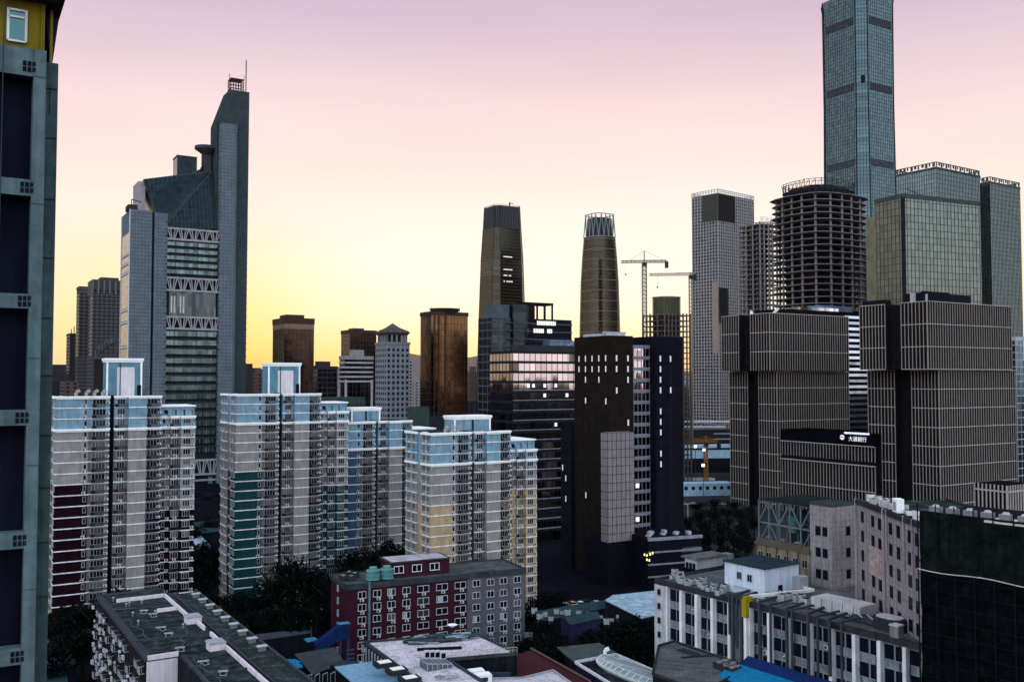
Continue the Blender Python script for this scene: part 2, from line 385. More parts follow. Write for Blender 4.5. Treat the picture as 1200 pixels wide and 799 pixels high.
FB = [
 ('long low slab with a railing-like roofline between the concrete frame and the spiky tower', 54, 79, 427, 1500, fd, None),
 ('squat dark block with a white strip below the long low slab', 55, 72, 446, 900, fd, None),
 ('dark block under the spiky-topped slim tower', 70, 92, 447, 800, fbr, None),
 ('dark narrow block just beside the big stone-clad tower', 287, 296, 426, 1300, fd, None),
 ('brownish low block beside the penthouse of the green apartment tower', 297, 314, 437, 900, fbr, (.1, .6, 4)),
 ('dark grey slab peeping out under the brown glass tower', 294, 306, 431, 1500, fd, None),
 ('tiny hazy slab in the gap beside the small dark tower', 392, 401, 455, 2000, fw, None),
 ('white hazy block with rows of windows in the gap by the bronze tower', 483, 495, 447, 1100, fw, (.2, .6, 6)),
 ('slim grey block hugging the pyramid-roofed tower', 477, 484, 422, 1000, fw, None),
 ('reddish hazy block in the bright gap beside the bronze tower', 547, 561, 436, 1500, fbr, (.2, .8, 9)),
 ('grey block low in the bright gap beside the bronze tower', 546, 562, 470, 850, fd, None),
 ('hazy block seen behind the tower cranes', 731, 762, 404, 1700, fbr, None),
 ('low grey slab behind the timber-coloured crane', 790, 846, 488, 1300, fd, None),
]
for lb, a, b_, py, Y, m, pe in FB: far_block(lb, a, b_, py, Y, m, pent=pe)

# --- pair of residential towers far left + slim spiky one
def punched_tower(label, xc, py, Y, xl, xr, wm, wmesh, dv, dh, roof=True, grp=None, crown=0, zlow=40, extra=None, name='residential_tower', cap=100, glasscol=None):
    root, b, c, z = cbuild(label, 'tower', xc, py, Y, GZ, xl, xr, name, grp)
    MB().box(0, b, 0, c, 0, z).build('wall', wm, root)
    Fs = faces(b, c); spots = []
    zz = z - crown - dh
    while zz > zlow:
        for k in 'RL':
            n = max(1, round(Fs[k][3] / dv))
            for i in range(n):
                s = (i + .5) * Fs[k][3] / n; x, y = fp(Fs[k], s, 0); spots.append((x, y, zz + dh * .25, Fs[k][4]))
        zz -= dh
    place(root, 'window', wmesh, spots, cap)
    if roof: 
        mb = MB()
        for k in 'RSBL': fbox(mb, Fs[k], -.4, Fs[k][3] + .4, z - .2, z + 1.4, -.3, .45)
        mb.build('parapet', wm, root)
    return root, b, c, z, Fs
wfar = M('mid grey tower render', (.05, .048, .052), .9)
hm = hole_mesh(2.4, 2.6, key='far')
rt, b, c, z, Fs = punched_tower('broad grey apartment tower with pale windows beside the stone-clad tower', 109, 329, 900, 104, 142, wfar, hm, 4.2, 3.6, crown=8, zlow=90)
mb = MB(); grid(mb, Fs, 'RL', z - 12, z + 1, 5, 0, 1.0, .5, .8); grid(mb, Fs, 'RL', 60, z - 12, 0, 3.6, .5, .45, .5); mb.build('balcony_band', M('pale far bands', (.15, .145, .15)), rt)
MB().box(b * .3, b * .95, c * .2, c * .8, z, z + 4.5).build('rooftop_room', wfar, rt)
rt, b, c, z, Fs = punched_tower('narrow grey apartment tower tucked beside the broader one', 93, 337, 950, 90, 105, wfar, hm, 4.2, 3.6, crown=6, zlow=90, cap=60)
mb = MB(); grid(mb, Fs, 'RL', 60, z, 0, 3.6, .5, .45, .5); mb.build('balcony_band', MATS['pale far bands'], rt)
rt, b, c, z, Fs = punched_tower('slim dark tower with a spiky roofline', 82, 392, 1000, 78, 93, fd, hole_mesh(1.6, 2, key='sp'), 4.2, 3.6, zlow=70, cap=40)
mb = MB(); [mb.box(b * t, b * t + .8, .5, 1.3, z, z + h) for t, h in ((.1, 6), (.4, 9), (.7, 5), (.9, 8))]; mb.build('roof_spikes', fd, rt)
# curved glass pavilion roofs in front of them
root = thing('rooftop_canopy', 'tilted dark glass canopy shell rising behind the maroon apartment tower', 'canopy', (W(122, 420, 700).x, 700, 0), 20)
mb = MB()
for i in range(8):
    t0, t1 = i / 8, (i + 1) / 8; f = lambda t: (-7 + 17 * t, zt(425, 700) + 19 * math.sin(.5 + t * 1.2)); a0 = f(t0); a1 = f(t1)
    mb.poly([(a0[0], 0, a0[1]), (a1[0], 0, a1[1]), (a1[0] + 3, 14, a1[1] - 3), (a0[0] + 3, 14, a0[1] - 3)])
    mb.poly([(a0[0], -.1, a0[1] - 8 + 5 * t0), (a1[0], -.1, a1[1] - 8 + 5 * t1), (a1[0], 0, a1[1]), (a0[0], 0, a0[1])])
mb.build('shell', G('dusky canopy glass', (.03, .035, .042), .25), root)
MB().box(-7, 10, 1, 14, 0, zt(425, 700) + 3).build('wall', fd, root)
mb = MB()
for i in range(9):
    t = i / 8; mb.beam((-7 + 17 * t, -.2, zt(425, 700) + 19 * math.sin(.5 + t * 1.2) - 8 + 5 * t), (-7 + 17 * t, -.2, zt(425, 700) + 19 * math.sin(.5 + t * 1.2)), .5)
mb.build('truss', steel_d, root)

# --- dark curtain-wall towers in the sunset
def glass_tower(label, name, xc, py, Y, xl, xr, gm, mm, dv, dh, vw=.25, hw=.4, out_=.3, z0=0, top=None, topm=None, group=None, pent=None, cat='tower', a=GZ, sides='RLSB'):
    root, b, c, z = cbuild(label, cat, xc, py, Y, a, xl, xr, name, group)
    MB().box(0, b, 0, c, z0, z).build('glass_wall', gm, root)
    Fs = faces(b, c)
    mb = MB(); grid(mb, Fs, sides, z0, z, dv, dh, vw, hw, out_); mb.build('mullions', mm, root)
    mb = MB()
    for k in 'RSBL': fbox(mb, Fs[k], -.5, Fs[k][3] + .5, z - (top or 1), z + 1.2, -.4, out_ + .15)
    mb.box(.3, b - .3, .3, c - .3, z - .2, z + .3); mb.build('parapet', topm or mm, root)
    if pent: MB().box(b * pent[0], b * pent[1], c * .2, c * .8, z, z + pent[2]).build('rooftop_room', topm or mm, root)
    return root, b, c, z, Fs
bronze = G('bronze mirror glass', (.085, .045, .022), .12, cell=(2.2, 3.8), jit=.012, var=.2)
brownm = M('brown metal', (.05, .03, .025), .5, metal=.3)
browng = G('smoky brown glass', (.03, .02, .016), .14, cell=(3.2, 3.8), jit=.012, var=.2)
rt, b, c, z, Fs = glass_tower('dark brown glass tower with a pale band under its roof', 'office_tower', 333, 374, 700, 320, 368, browng, brownm, 3.2, 3.8, .3, .25, .12, top=3, pent=(.15, .75, 4))
mb = MB(); [fbox(mb, Fs[k], 0, Fs[k][3], z - 7, z - 3.4, -.1, .25) for k in 'RLSB']; mb.build('crown_band', M('dull copper band', (.22, .13, .10)), rt)
glass_tower('small black tower with an aerial beside the brown glass tower', 'office_tower', 372, 431, 640, 367, 395, G('dark slate glass', (.028, .03, .04), .2, cell=(3, 3.5)), conc_d, 4, 3.5, .4, .8, .2, pent=(.05, .7, 4.5))
rt, b, c, z, Fs = glass_tower('dark flat-topped tower behind the banded office block', 'office_tower', 410, 388, 820, 400, 441, browng, brownm, 3.2, 3.8, .3, .3, .15, top=2, pent=(.2, .6, 3))
rt, b, c, z, Fs = glass_tower('office block with white upper bands and a black glass front', 'office_block', 404, 419, 640, 398, 437, G('black glass', (.012, .012, .018), .15), conc_d, 3, 3.8, .25, .2, .12, top=1.2, topm=fw, pent=(.3, .72, 5.5), cat='building')
mb = MB(); [fbox(mb, Fs[k], 0, Fs[k][3], z - 4 - 3.2 * i, z - 2.8 - 3.2 * i, -.1, .7) for k in 'RL' for i in range(5)]
for k in 'RL':
    fbox(mb, Fs[k], 0, 1.6, 20, z - 15, -.1, .5)
fbox(mb, Fs['R'], b - 1.6, b, 20, z - 15, -.1, .5)
mb.build('white_bands', M('white band cladding', (.34, .32, .33)), rt)
mb = MB()
for i, k in enumerate((.35, .6)): mb.beam((b * k, c * .5, z + 4.4), (b * k + 2, c * .5, z + 9), .3)
mb.build('aerial', steel_d, rt)
# pyramid-roofed tower
pale_t = M('pale grey granite', (.18, .185, .21), .8)
rt, b, c, z, Fs = punched_tower('pale tower with a square pyramid roof on an open colonnade', 453, 403, 600, 440, 480, pale_t, hole_mesh(1.5, 1.7, key='py'), 3.0, 3.5, zlow=30, crown=2, name='pyramid_tower')
mb = MB(); grid(mb, Fs, 'R', 20, z, 3.0, 3.5, .18, .18, .12); mb.build('stone_joints', M('pale joints', (.34, .35, .4)), rt)
cx, cy = b * .5, c * .5; zb = z
mb = MB(); r = b * .42
for i in range(5):
    for s in (-1, 1):
        mb.box(cx - r + i * r / 2 - .5, cx - r + i * r / 2 + .5, cy + s * r - .5, cy + s * r + .5, zb, zb + 6); mb.box(cx + s * r - .5, cx + s * r + .5, cy - r + i * r / 2 - .5, cy - r + i * r / 2 + .5, zb, zb + 6)
mb.build('column', pale_t, rt)
MB().box(cx - r * .7, cx + r * .7, cy - r * .7, cy + r * .7, zb, zb + 6).build('lantern_core', conc_d, rt)
zr = zb + 6; apex = zt(379, 600 + 14)
mb = MB(); S = lambda q: [(cx - q, cy - q), (cx + q, cy - q), (cx + q, cy + q), (cx - q, cy + q)]
mb.loft([(zr, S(r * 1.1)), (zr + 1.6, S(r * 1.28)), (zr + 2.4, S(r * 1.2)), ((zr + apex) / 2 + 1, S(r * .52)), (apex, S(.05))]); mb.poly([(p[0], p[1], zr) for p in S(r * 1.1)])
mb.build('roof', M('grey pyramid roof', (.07, .062, .062)), rt)
# bronze tower
rt, b, c, z, Fs = glass_tower('tall bronze mirror-glass tower glowing at its edges', 'office_tower', 505, 367, 560, 493, 548, bronze, brownm, 2.2, 3.8, .16, .22, .1, top=1.2)
MB().cyl(b * .5, c * .45, z + .3, z + 3.4, 7.5, 9.5, 24).build('roof_disc', brownm, rt)
mb = MB(); [fbox(mb, Fs['R'], b * t, b * t + .8, 10, z, -.1, .35) for t in (.08, .2, .38)]; mb.build('fin', brownm, rt)
mb = MB(); [mb.beam((b * t, 1, z), (b * t, 1, z + 4), .25) for t in (.04, .8)]; mb.build('aerial', steel_d, rt)

# dark green plant room and low roofs behind the tan apartment tower
rt, b, c, z = cbuild('dark green windowless plant room above the apartment roofs', 'building', 482, 477, 380, GZ, 477, 503, 'plant_room')
MB().box(0, b, 0, c, 0, z).build('wall', M('dull green cladding', (.035, .055, .05)), rt)
rt, b, c, z = cbuild('low dark office block with railed roof behind the tan apartment tower', 'building', 506, 488, 400, GZ, 500, 560, 'low_office')
MB().box(0, b, 0, c, 0, z).build('wall', fd, rt)
mb = MB(); grid(mb, faces(b, c), 'RL', z - 14, z, 3, 3.5, .3, .5, .2); mb.box(0, b, 0, .15, z + 1, z + 1.15); mb.build('facade_grid', conc_d, rt)
rt, b, c, z = cbuild('long dark slab roof seen between the two rows of apartment towers', 'building', 388, 466, 420, GZ, 372, 428, 'low_office')
MB().box(0, b, 0, c, 0, z).build('wall', M('dull green cladding'  , (0, 0, 0)), rt)
mb = MB(); grid(mb, faces(b, c), 'RL', z - 14, z, 4, 3.5, .4, .5, .2); mb.build('facade_grid', conc_d, rt)

# ================================================================== TAPERED TOWER WITH RIBBED CROWN
def chamf(hw, ch, a=0):
    p = [(hw, -hw + ch), (hw, hw - ch), (hw - ch, hw), (-hw + ch, hw), (-hw, hw - ch), (-hw, -hw + ch), (-hw + ch, -hw), (hw - ch, -hw)]
    return p
def loft_at(secs, z):
    for (z0, p0), (z1, p1) in zip(secs, secs[1:]):
        if z0 <= z <= z1 + 1e-6:
            t = (z - z0) / (z1 - z0); return [(a[0] + (b[0] - a[0]) * t, a[1] + (b[1] - a[1]) * t) for a, b in zip(p0, p1)]
    return secs[-1][1]
def loft_lines(mb, secs, z0, z1, dh, hw, nv, vw, edges=None, hh=None):
    n = len(secs[0][1]); edges = range(n) if edges is None else edges
    zs = [z0] + [z for z, _ in secs if z0 < z < z1] + [z1]
    for e in edges:
        k = nv[e % len(nv)]
        for i in range(k + 1):
            pts = []
            for zz in zs:
                P = loft_at(secs, zz); a, b = P[e], P[(e + 1) % n]; t = i / k
                pts.append((a[0] + (b[0] - a[0]) * t, a[1] + (b[1] - a[1]) * t, zz))
            for p, q in zip(pts, pts[1:]): mb.beam(p, q, vw)
    if dh:
        z = z0
        while z <= z1:
            P = loft_at(secs, z)
            for e in edges: mb.beam((*P[e], z), (*P[(e + 1) % n], z), hh or hw, hw)
            z += dh
Y = 1300; root = thing('skyscraper', 'tapering skyscraper with a dark ribbed crown and chamfered corners', 'skyscraper', (W(588, 300, Y).x, Y + 30, 0), GZ)
zT = zt(238, Y); z1 = zt(266, Y); zw = zt(310, Y)
secs = [(0, chamf(31, 10)), (zt(380, Y), chamf(27.5, 9)), (zt(300, Y), chamf(24.5, 7.5)), (z1, chamf(22, 6)), (zT, chamf(20.6, 5.5))]
MB().loft([s for s in secs[:4]]).build('glass_wall', G('olive smoke glass', (.036, .031, .024), .16, cell=(4, 4.5), jit=.012, var=.2), root)
MB().loft([(z1, chamf(21.7, 6)), (zT - 2, chamf(20.2, 5.5))]).build('crown_core', M('dark crown', (.03, .03, .035)), root)
mb = MB(); loft_lines(mb, secs, z1, zT, 0, .4, (11, 3), .55); mb.build('crown_fins', M('crown fins', (.10, .09, .09), .6), root)
mb = MB(); loft_lines(mb, secs, 0, z1, 4.6, .5, (1, 1), .8); mb.build('floor_lines', M('olive metal', (.085, .07, .05), .5), root)
mb = MB(); P = loft_at(secs, zw)
mb.loft([(zt(322, Y), [(p[0] * 1.004, p[1] * 1.004) for p in loft_at(secs, zt(322, Y))]), (zt(300, Y) - 5, [(p[0] * 1.004, p[1] * 1.004) for p in loft_at(secs, zt(300, Y) - 5)])])
mb.build('dark_band', G('dim band glass', (.05, .045, .035), .2, cell=(4, 4.5)), root)
mb = MB(); mb.beam((2, -18, zT - 1), (2, -18, zT + 4), 1.4); mb.beam((2, -18, zT + 3), (8, -17, zT + 2.4), .8); mb.build('window_crane', steel_d, root)
mb = MB()
for py in (301, 316, 323, 330):
    z = zt(py, Y); P = loft_at(secs, z); a, b = P[6], P[7]
    for i in range(7):
        if random.random() < .85:
            t = .15 + i * .06; x = a[0] + (b[0] - a[0]) * t; mb.box(x, x + 1.5, a[1] - .25, a[1] - .05, z, z + 1.5)
mb.build('lit_windows', lit, root)

# --- round-shouldered tower with zigzag crown
Y = 1200; root = thing('skyscraper', 'rounded tapering tower with a zigzag braced crown beside the cranes', 'skyscraper', (W(705, 300, Y).x, Y + 28, 0), GZ)
zT = zt(248, Y); z1 = zt(275, Y)
def rnd(r, k=4.0, n=32):
    o = []
    for i in range(n):
        t = 2 * math.pi * (i + .5) / n; c_, s_ = math.cos(t), math.sin(t)
        q = (abs(c_) ** k + abs(s_) ** k) ** (-1 / k); o.append((r * q * c_, r * q * s_))
    return o
secs = [(0, rnd(24)), (zt(385, Y), rnd(22.6)), (zt(330, Y), rnd(21.3)), (zt(300, Y), rnd(19.6)), (z1, rnd(17.6)), (zT, rnd(16))]
MB().loft(secs[:5]).build('glass_wall', G('olive smoke glass'  , (0, 0, 0)), root)
MB().loft([(z1, rnd(15)), (zT - 5, rnd(13.6))]).build('crown_core', M('dark crown'), root)
mb = MB(); n = 32; A = loft_at(secs, z1); B = loft_at(secs, zT)
for i in range(0, n, 2):
    mb.beam((*A[i], z1), (*B[(i + 1) % n], zT), .8); mb.beam((*B[(i + 1) % n], zT), (*A[(i + 2) % n], z1), .8)
for i in range(n): mb.beam((*B[i], zT), (*B[(i + 1) % n], zT), .9); mb.beam((*A[i], z1), (*A[(i + 1) % n], z1), .9)
mb.build('zigzag_brace', M('pale brace', (.18, .22, .25), .6), root)
mb = MB(); z = 8
while z < z1:
    P = loft_at(secs, z); [mb.beam((*P[i], z), (*P[(i + 1) % n], z), .7) for i in range(n)]; z += 13.5
mb.build('floor_lines', M('warm floor line', (.20, .15, .10), .5), root)
mb = MB(); z = 8
while z < z1:
    P = loft_at(secs, z); [mb.beam((*P[i], z), (*P[(i + 1) % n], z), .35) for i in range(n)]; z += 4.5
mb.build('thin_floor_lines', M('olive metal'), root)

# ================================================================== SUPERTALL
Y = 1100; root = thing('skyscraper', 'supertall teal glass tower rising out of the top of the picture', 'skyscraper', (W(1005, 250, Y).x + 14, Y + 30, 0), GZ)
secs = [(0, chamf(41, 13)), (120, chamf(37, 12)), (zt(235, Y), chamf(33.6, 10.5)), (zt(120, Y), chamf(32.4, 9.5)), (zt(0, Y), chamf(32.8, 9.5)), (528, chamf(34, 10))]
teal = G('teal curtain glass', (.060, .088, .098), .16, cell=(2.9, 4.4), jit=.02, var=.22)
MB().loft(secs).build('glass_wall', teal, root)
mb = MB(); loft_lines(mb, secs, 0, 528, 4.4, .3, (14, 4), .38, hh=.35); mb.build('mullions', M('dark teal metal', (.022, .038, .046), .5), root)
mb = MB(); loft_lines(mb, secs, 0, 528, 0, .3, (1, 1), 1.1); mb.build('corner_rib', M('dark teal metal'), root)
def loft_band(mb, secs, e, za, zb, t0, t1, off):
    A = loft_at(secs, za); B = loft_at(secs, zb); n = len(A)
    def pt(P, t, z):
        a, b = Vector(P[e]), Vector(P[(e + 1) % n]); d = (b - a).normalized(); nn = Vector((d.y, -d.x)); p = a + (b - a) * t + nn * off; return (p.x, p.y, z)
    mb.poly([pt(A, t0, za), pt(A, t1, za), pt(B, t1, zb), pt(B, t0, zb)])
for py0, py1 in ((107, 98), (196, 187), (31, 21)):
    for e in (0, 2, 4, 6):
        mb = MB(); za, zb = zt(py0, Y), zt(py1, Y)
        for j in range(5): loft_band(mb, secs, e, za + (zb - za) * j / 5, za + (zb - za) * (j + .72) / 5, .06, .94, .35)
        o = mb.build('louvre_band', M('dark louvres', (.035, .035, .05), .6), root)
mb = MB(); loft_band(mb, secs, 5, zt(100, Y), zt(91, Y), .4, .75, .4); mb.build('vent_opening', void, root)

# ================================================================== GLASS TOWERS AT THE SIDE
grg = G('grey green glass', (.095, .105, .092), .2, cell=(3.1, 4.2), jit=.014, var=.16)
gmull = M('dark green metal', (.05, .06, .06), .5)
Y = 560
rt, b, c, z, Fs = glass_tower('boxy grey-green glass tower with a dark vertical slot before the taller glass pair', 'office_tower', 1058, 229, Y, 1026, 1147, grg, gmull, 3.1, 4.2, .2, .28, .18, top=1.5, a=24)
MB().box(-.4, 1.3, -.4, 1.3, 0, z - .5).build('corner_slot', M('dark slot', (.012, .014, .018), .4), rt)
mb = MB(); fbox(mb, Fs['L'], -9, c * .02, 0, z - 9, -18, -.6); mb.build('side_wing', grg, rt)
mb = MB(); mb.beam((b * .25, 6, z), (b * .25, 6, z + 4), .5); mb.beam((b * .15, 6, z + 6), (b * .35, 6, z + 2.5), .35); mb.box(b * .2, b * .45, 5, 8, z + .3, z + 2.2); mb.build('window_crane', steel_d, rt)
tg2 = G('pale teal glass', (.105, .135, .14), .18, cell=(3, 4.2), jit=.012, var=.14)
tmet = M('steel teal mullion', (.045, .06, .068), .5)
for lb, xc, py, Yq, xl, xr in (('wide teal glass slab with a serrated roof screen, nearer the supertall tower', 1097, 190, 850, 1050, 1148), ('taller-looking outermost teal glass slab with a serrated roof screen', 1160, 207, 900, 1146, 1195)):
    rt, b, c, z, Fs = glass_tower(lb, 'office_tower', xc, py + 7, Yq, xl, xr, tg2, tmet, 2.4, 4.2, .3, .25, .3, top=.6, group='pair of teal glass slabs', a=33)
    mb = MB()
    for k in 'RLSB':
        L = Fs[k][3]; n = int(L / 3.6)
        for i in range(n):
            fbox(mb, Fs[k], i * L / n + .15, i * L / n + (2.6 if i % 3 else 1.6), z + 1.6 + (i % 2) * 1.0, z + 5.4, -.2, .1)
        fbox(mb, Fs[k], 0, L, z + 5.2, z + 5.9, -.2, .2)
    mb.build('roof_screen', tmet, rt)
rt, b, c, z, Fs = glass_tower('thin strip of blue glass block behind the brown ribbed tower', 'office_block', 1190, 397, 520, 1184, 1199, G('blue glass', (.06, .11, .15), .2, cell=(3, 4)), steel_l, 3, 4, .2, .4, .2, cat='building')

# ================================================================== WHITE GRID TOWER
Y = 1000; X, b, c = corner(841, 230, Y, 40, 811, 883); z = zt(226, Y)
root = thing('grid_tower', 'tall tower wrapped in a white square grid with dark upper panels', 'tower', (X, Y, 0), 40); Fs = faces(b, c)
MB().box(0, b, 0, c, 0, z).build('glass_wall', G('dim grid glass', (.03, .032, .04), .3, cell=(3.8, 3.5), var=.6), root)
mb = MB(); grid(mb, Fs, 'RLSB', 0, z, 3.8, 3.5, .75, .7, .6); mb.build('white_grid', M('white grid frame', (.29, .27, .275), .7, streak=.1), root)
mb = MB(); fbox(mb, Fs['R'], 0, b * .46, z - 30, z - 1, -.1, .8); fbox(mb, Fs['L'], c * .0, c * .02, 0, 1, -.1, .1); mb.build('dark_panel', M('dark net panel', (.012, .014, .016), .8), root)
mb = MB(); fbox(mb, Fs['L'], c * .42, c, z - 30, z - 1, -.1, .8); mb.build('green_panel', M('olive net panel', (.045, .048, .042), .8), root)
mb = MB(); fbox(mb, Fs['R'], 0, b * .24, z - 140, z - 102, -.1, .8); mb.build('dark_panel', M('dark net panel'), root)
mb = MB(); fbox(mb, Fs['L'], c * .78, c, z - 172, z - 95, -.1, .8); mb.build('hoist_strip', M('timber hoist strip', (.26, .20, .17), .8), root)
mb = MB()
for k in 'RLSB':
    L = Fs[k][3]; n = int(L / 3.5)
    for i in range(n + 1):
        p = fp(Fs[k], i * L / n, .4); mb.box(p[0] - .3, p[0] + .3, p[1] - .3, p[1] + .3, z, z + 4.2)
    p = fp(Fs[k], 0, .4); q = fp(Fs[k], L, .4); mb.beam((*p, z + 4), (*q, z + 4), .6); mb.beam((*p, z + 2), (*q, z + 2), .4)
mb.build('parapet_frame', steel_l, root)

# ================================================================== BUILDINGS UNDER CONSTRUCTION
def floorplate(rx, ry, k=3.2, n=40, wob=.0):
    o = []
    for i in range(n):
        t = 2 * math.pi * i / n; c_, s_ = math.cos(t), math.sin(t); q = (abs(c_) ** k + abs(s_) ** k) ** (-1 / k)
        q *= 1 + wob * (i % 5 == 0); o.append((rx * q * c_, ry * q * s_))
    return o
Y = 640; root = thing('construction_tower', 'unfinished round-cornered concrete tower of stacked open floor slabs', 'building under construction', (W(957, 290, Y).x + 11, Y + 28, 0), GZ)
zT = zt(226, Y); mb = MB(); z = zT; lv = 0; P = floorplate(29.5, 26)
while z > 60:
    mb.prism(floorplate(29.5 + (1.6 if lv % 3 == 0 else .3), 26 + (1 if lv % 4 == 0 else 0), wob=.03 if lv < 4 else .012), z - .42, z); z -= 4.45; lv += 1
mb.build('floor_slab', M('pale slab concrete', (.19, .17, .175), .9, streak=.3), root)
mb = MB(); C = floorplate(27.5, 24.2, n=18)
for p in C: mb.box(p[0] - .55, p[0] + .55, p[1] - .55, p[1] + .55, 0, zT)
mb.build('column', conc, root)
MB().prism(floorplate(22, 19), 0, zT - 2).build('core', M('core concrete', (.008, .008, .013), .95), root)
mb = MB()
zz = zT
for i in range(36):
    for kk in range(28):
        if random.random() < .45:
            t = random.uniform(3.4, 6.6); x = 24.5 * math.cos(t); y = 21 * math.sin(t); h = random.uniform(.6, 2.4); mb.box(x - .5, x + random.uniform(.2, 1.6), y - .2, y + .2, zz - i * 4.45 - 4.45, zz - i * 4.45 - 4.45 + h)
mb.build('stored_formwork', M('formwork', (.10, .09, .09), .9), root, kind='stuff')
mb = MB(); zc = zt(207, Y); Cr = floorplate(23, 20, n=36)
for za in (zT + .1, zT + 4.5):
    mb.prism(floorplate(23.6, 20.6), za, za + .5)
for i, p in enumerate(Cr):
    mb.beam((p[0], p[1], zT), (p[0], p[1], zc + random.uniform(-1, 1)), .35)
    q = Cr[(i + 1) % 36]
    for f_ in (.3, .6, .85, 1): zq = zT + (zc - zT) * f_; mb.beam((p[0], p[1], zq), (q[0], q[1], zq + random.uniform(-.3, .3)), .3)
    mb.beam((p[0], p[1], zT + 5), (q[0] * 1.05, q[1] * 1.05, zc), .25)
mb.build('crown_scaffold', steel_d, root)
MB().prism(floorplate(20, 17), zT, zc - 4).build('crown_core', void, root)
# slimmer frame behind it
Y = 820; root = thing('unfinished_block', 'skeletal concrete frame standing behind the round unfinished tower', 'building under construction', (W(896, 300, Y).x, Y + 16, 0), GZ)
zT = zt(262, Y); mb = MB(); z = zT
while z > 50: mb.box(-12, 14, -12, 14, z - .6, z); z -= 4.4
mb.build('floor_slab', M('darker slab concrete', (.13, .12, .12), .9), root)  # slabs darker than those of the round tower
mb = MB(); [mb.box(x - .5, x + .5, y - .5, y + .5, 0, zT + 2) for x in (-11.5, -6.5, -1, 4, 9, 13.5) for y in (-11.5, -3, 5, 13.5)]; mb.build('column', conc, root)
mb = MB()
for i in range(14):
    z = zT + 3 + i * .1; mb.beam((-12, -12, zT + i * .5), (14, -12, zT + i * .5 + 1), .2) if i % 3 == 0 else mb.beam((-12 + i * 2, -12, zT), (-12 + i * 2, -12, zT + 6), .25)
mb.build('scaffold', steel_l, root)
MB().box(-6, 6, -2, 8, 0, zT - 3).build('core', conc_d, root)
# netted frame beside the dark office towers
Y = 620; root = thing('unfinished_block', 'brown unfinished frame with an open-sided lower part and netted drum on top', 'building under construction', (W(786, 400, Y).x, Y + 16, 0), GZ)
zT = zt(368, Y); zD = zt(347, Y); mb = MB(); z = zT
while z > 10: mb.box(-11.5, 11.5, -11.5, 11.5, z - .55, z); z -= 3.6
mb.build('floor_slab', M('brown slab', (.09, .07, .065), .9), root)
mb = MB(); [mb.box(x - .4, x + .4, y - .4, y + .4, 0, zT + 1) for x in [-11.2 + 3.2 * i for i in range(8)] for y in (-11.2, -4, 4, 11.2)]; mb.build('column', M('brown slab'), root)
MB().prism(floorplate(8.6, 8, 2.6), zT - 2, zD).build('netted_drum', M('olive netting', (.07, .075, .04), .95, var=.4, scale=1), root)
mb = MB(); D = floorplate(8.9, 8.3, 2.6, n=30)
for i, p in enumerate(D):
    q = D[(i + 1) % 30]; mb.beam((*p, zD + .3), (*q, zD + .3), .5); mb.beam((*p, zT), (*p, zD + 1), .18)
mb.build('scaffold_tube', steel_d, root)
MB().box(-6, 6, -6, 6, 0, zT - 2).build('core', conc_d, root)

# ================================================================== TOWER CRANES
def lattice(mb, p, q, wd, n, th=.18):
    p = Vector(p); q = Vector(q); d = (q - p); L = d.length; d.normalize(); up = Vector((0, 0, 1)) if abs(d.z) < .9 else Vector((1, 0, 0))
    a = d.cross(up).normalized() * wd / 2; b = a.cross(d).normalized() * wd / 2
    cs = [a + b, a - b, -a - b, -a + b]
    for c_ in cs: mb.beam(p + c_, q + c_, th * 1.5)
    for i in range(n):
        s0 = p + d * L * i / n; s1 = p + d * L * (i + 1) / n
        for k in range(4):
            u, v = cs[k], cs[(k + 1) % 4]
            mb.beam(s0 + u, s1 + v, th); mb.beam(s0 + u, s0 + v, th)
def crane(label, px, pyj, Y, jib_px, cj_px, mast_bottom, m, apex=9, wd=2.2, th=.28):
    zj = zt(pyj, Y); X = W(px, pyj, Y).x; k = Y / F
    r = thing('tower_crane', label, 'crane', (X, Y, 0), 0, 'tower cranes')
    mb = MB(); lattice(mb, (0, 0, mast_bottom), (0, 0, zj), wd, int((zj - mast_bottom) / 3), th); mb.build('mast', m, r)
    mb = MB(); lattice(mb, (0, 0, zj + 1), ((jib_px - px) * k, 2, zj + 1), 1.6, int(abs(jib_px - px) * k / 2.5), th * .8); mb.build('jib', m, r)
    mb = MB(); lattice(mb, (0, 0, zj + 1), ((cj_px - px) * k, -1, zj + 1), 1.6, max(3, int(abs(cj_px - px) * k / 2.5)), th * .8); mb.build('counter_jib', m, r)
    s = 1 if cj_px > px else -1; x2 = (cj_px - px) * k
    MB().box(x2 - 1.2, x2 + 1.2, -2, 0, zj - 4, zj + 1).build('counterweight', steel_d, r)
    MB().box(-1.2, 1.4, -2.6, -1.1, zj - 2.6, zj).build('cab', conc_d, r)
    mb = MB(); mb.beam((0, 0, zj), (0, 0, zj + apex), .7); mb.beam((0, 0, zj + apex), ((jib_px - px) * k * .62, 1.2, zj + 1.8), .2); mb.beam((0, 0, zj + apex), (x2 * .9, -1, zj + 1.8), .2); mb.build('tie_bar', m, r)
    hx = (jib_px - px) * k * .8; mb = MB(); mb.beam((hx, 1.6, zj), (hx, 1.6, zj - 8), .12); mb.box(hx - .5, hx + .5, 1.2, 2, zj - 9.2, zj - 8); mb.build('hook', steel_d, r)
    return r
cr_m = M('crane steel', (.22, .20, .17), .6)
crane('tall tower crane with its short arm over the zigzag-crowned tower', 755, 308, 700, 728, 781, 20, cr_m, 9, 3, .4)
crane('lower tower crane whose jib reaches toward the taller crane', 809, 323, 700, 761, 814, 20, cr_m, 2.5, 2, .3)
crane('thin crane jib glimpsed between the white grid tower and the round unfinished tower', 903, 263, 830, 884, 910, 150, cr_m, 3, 2, .3)
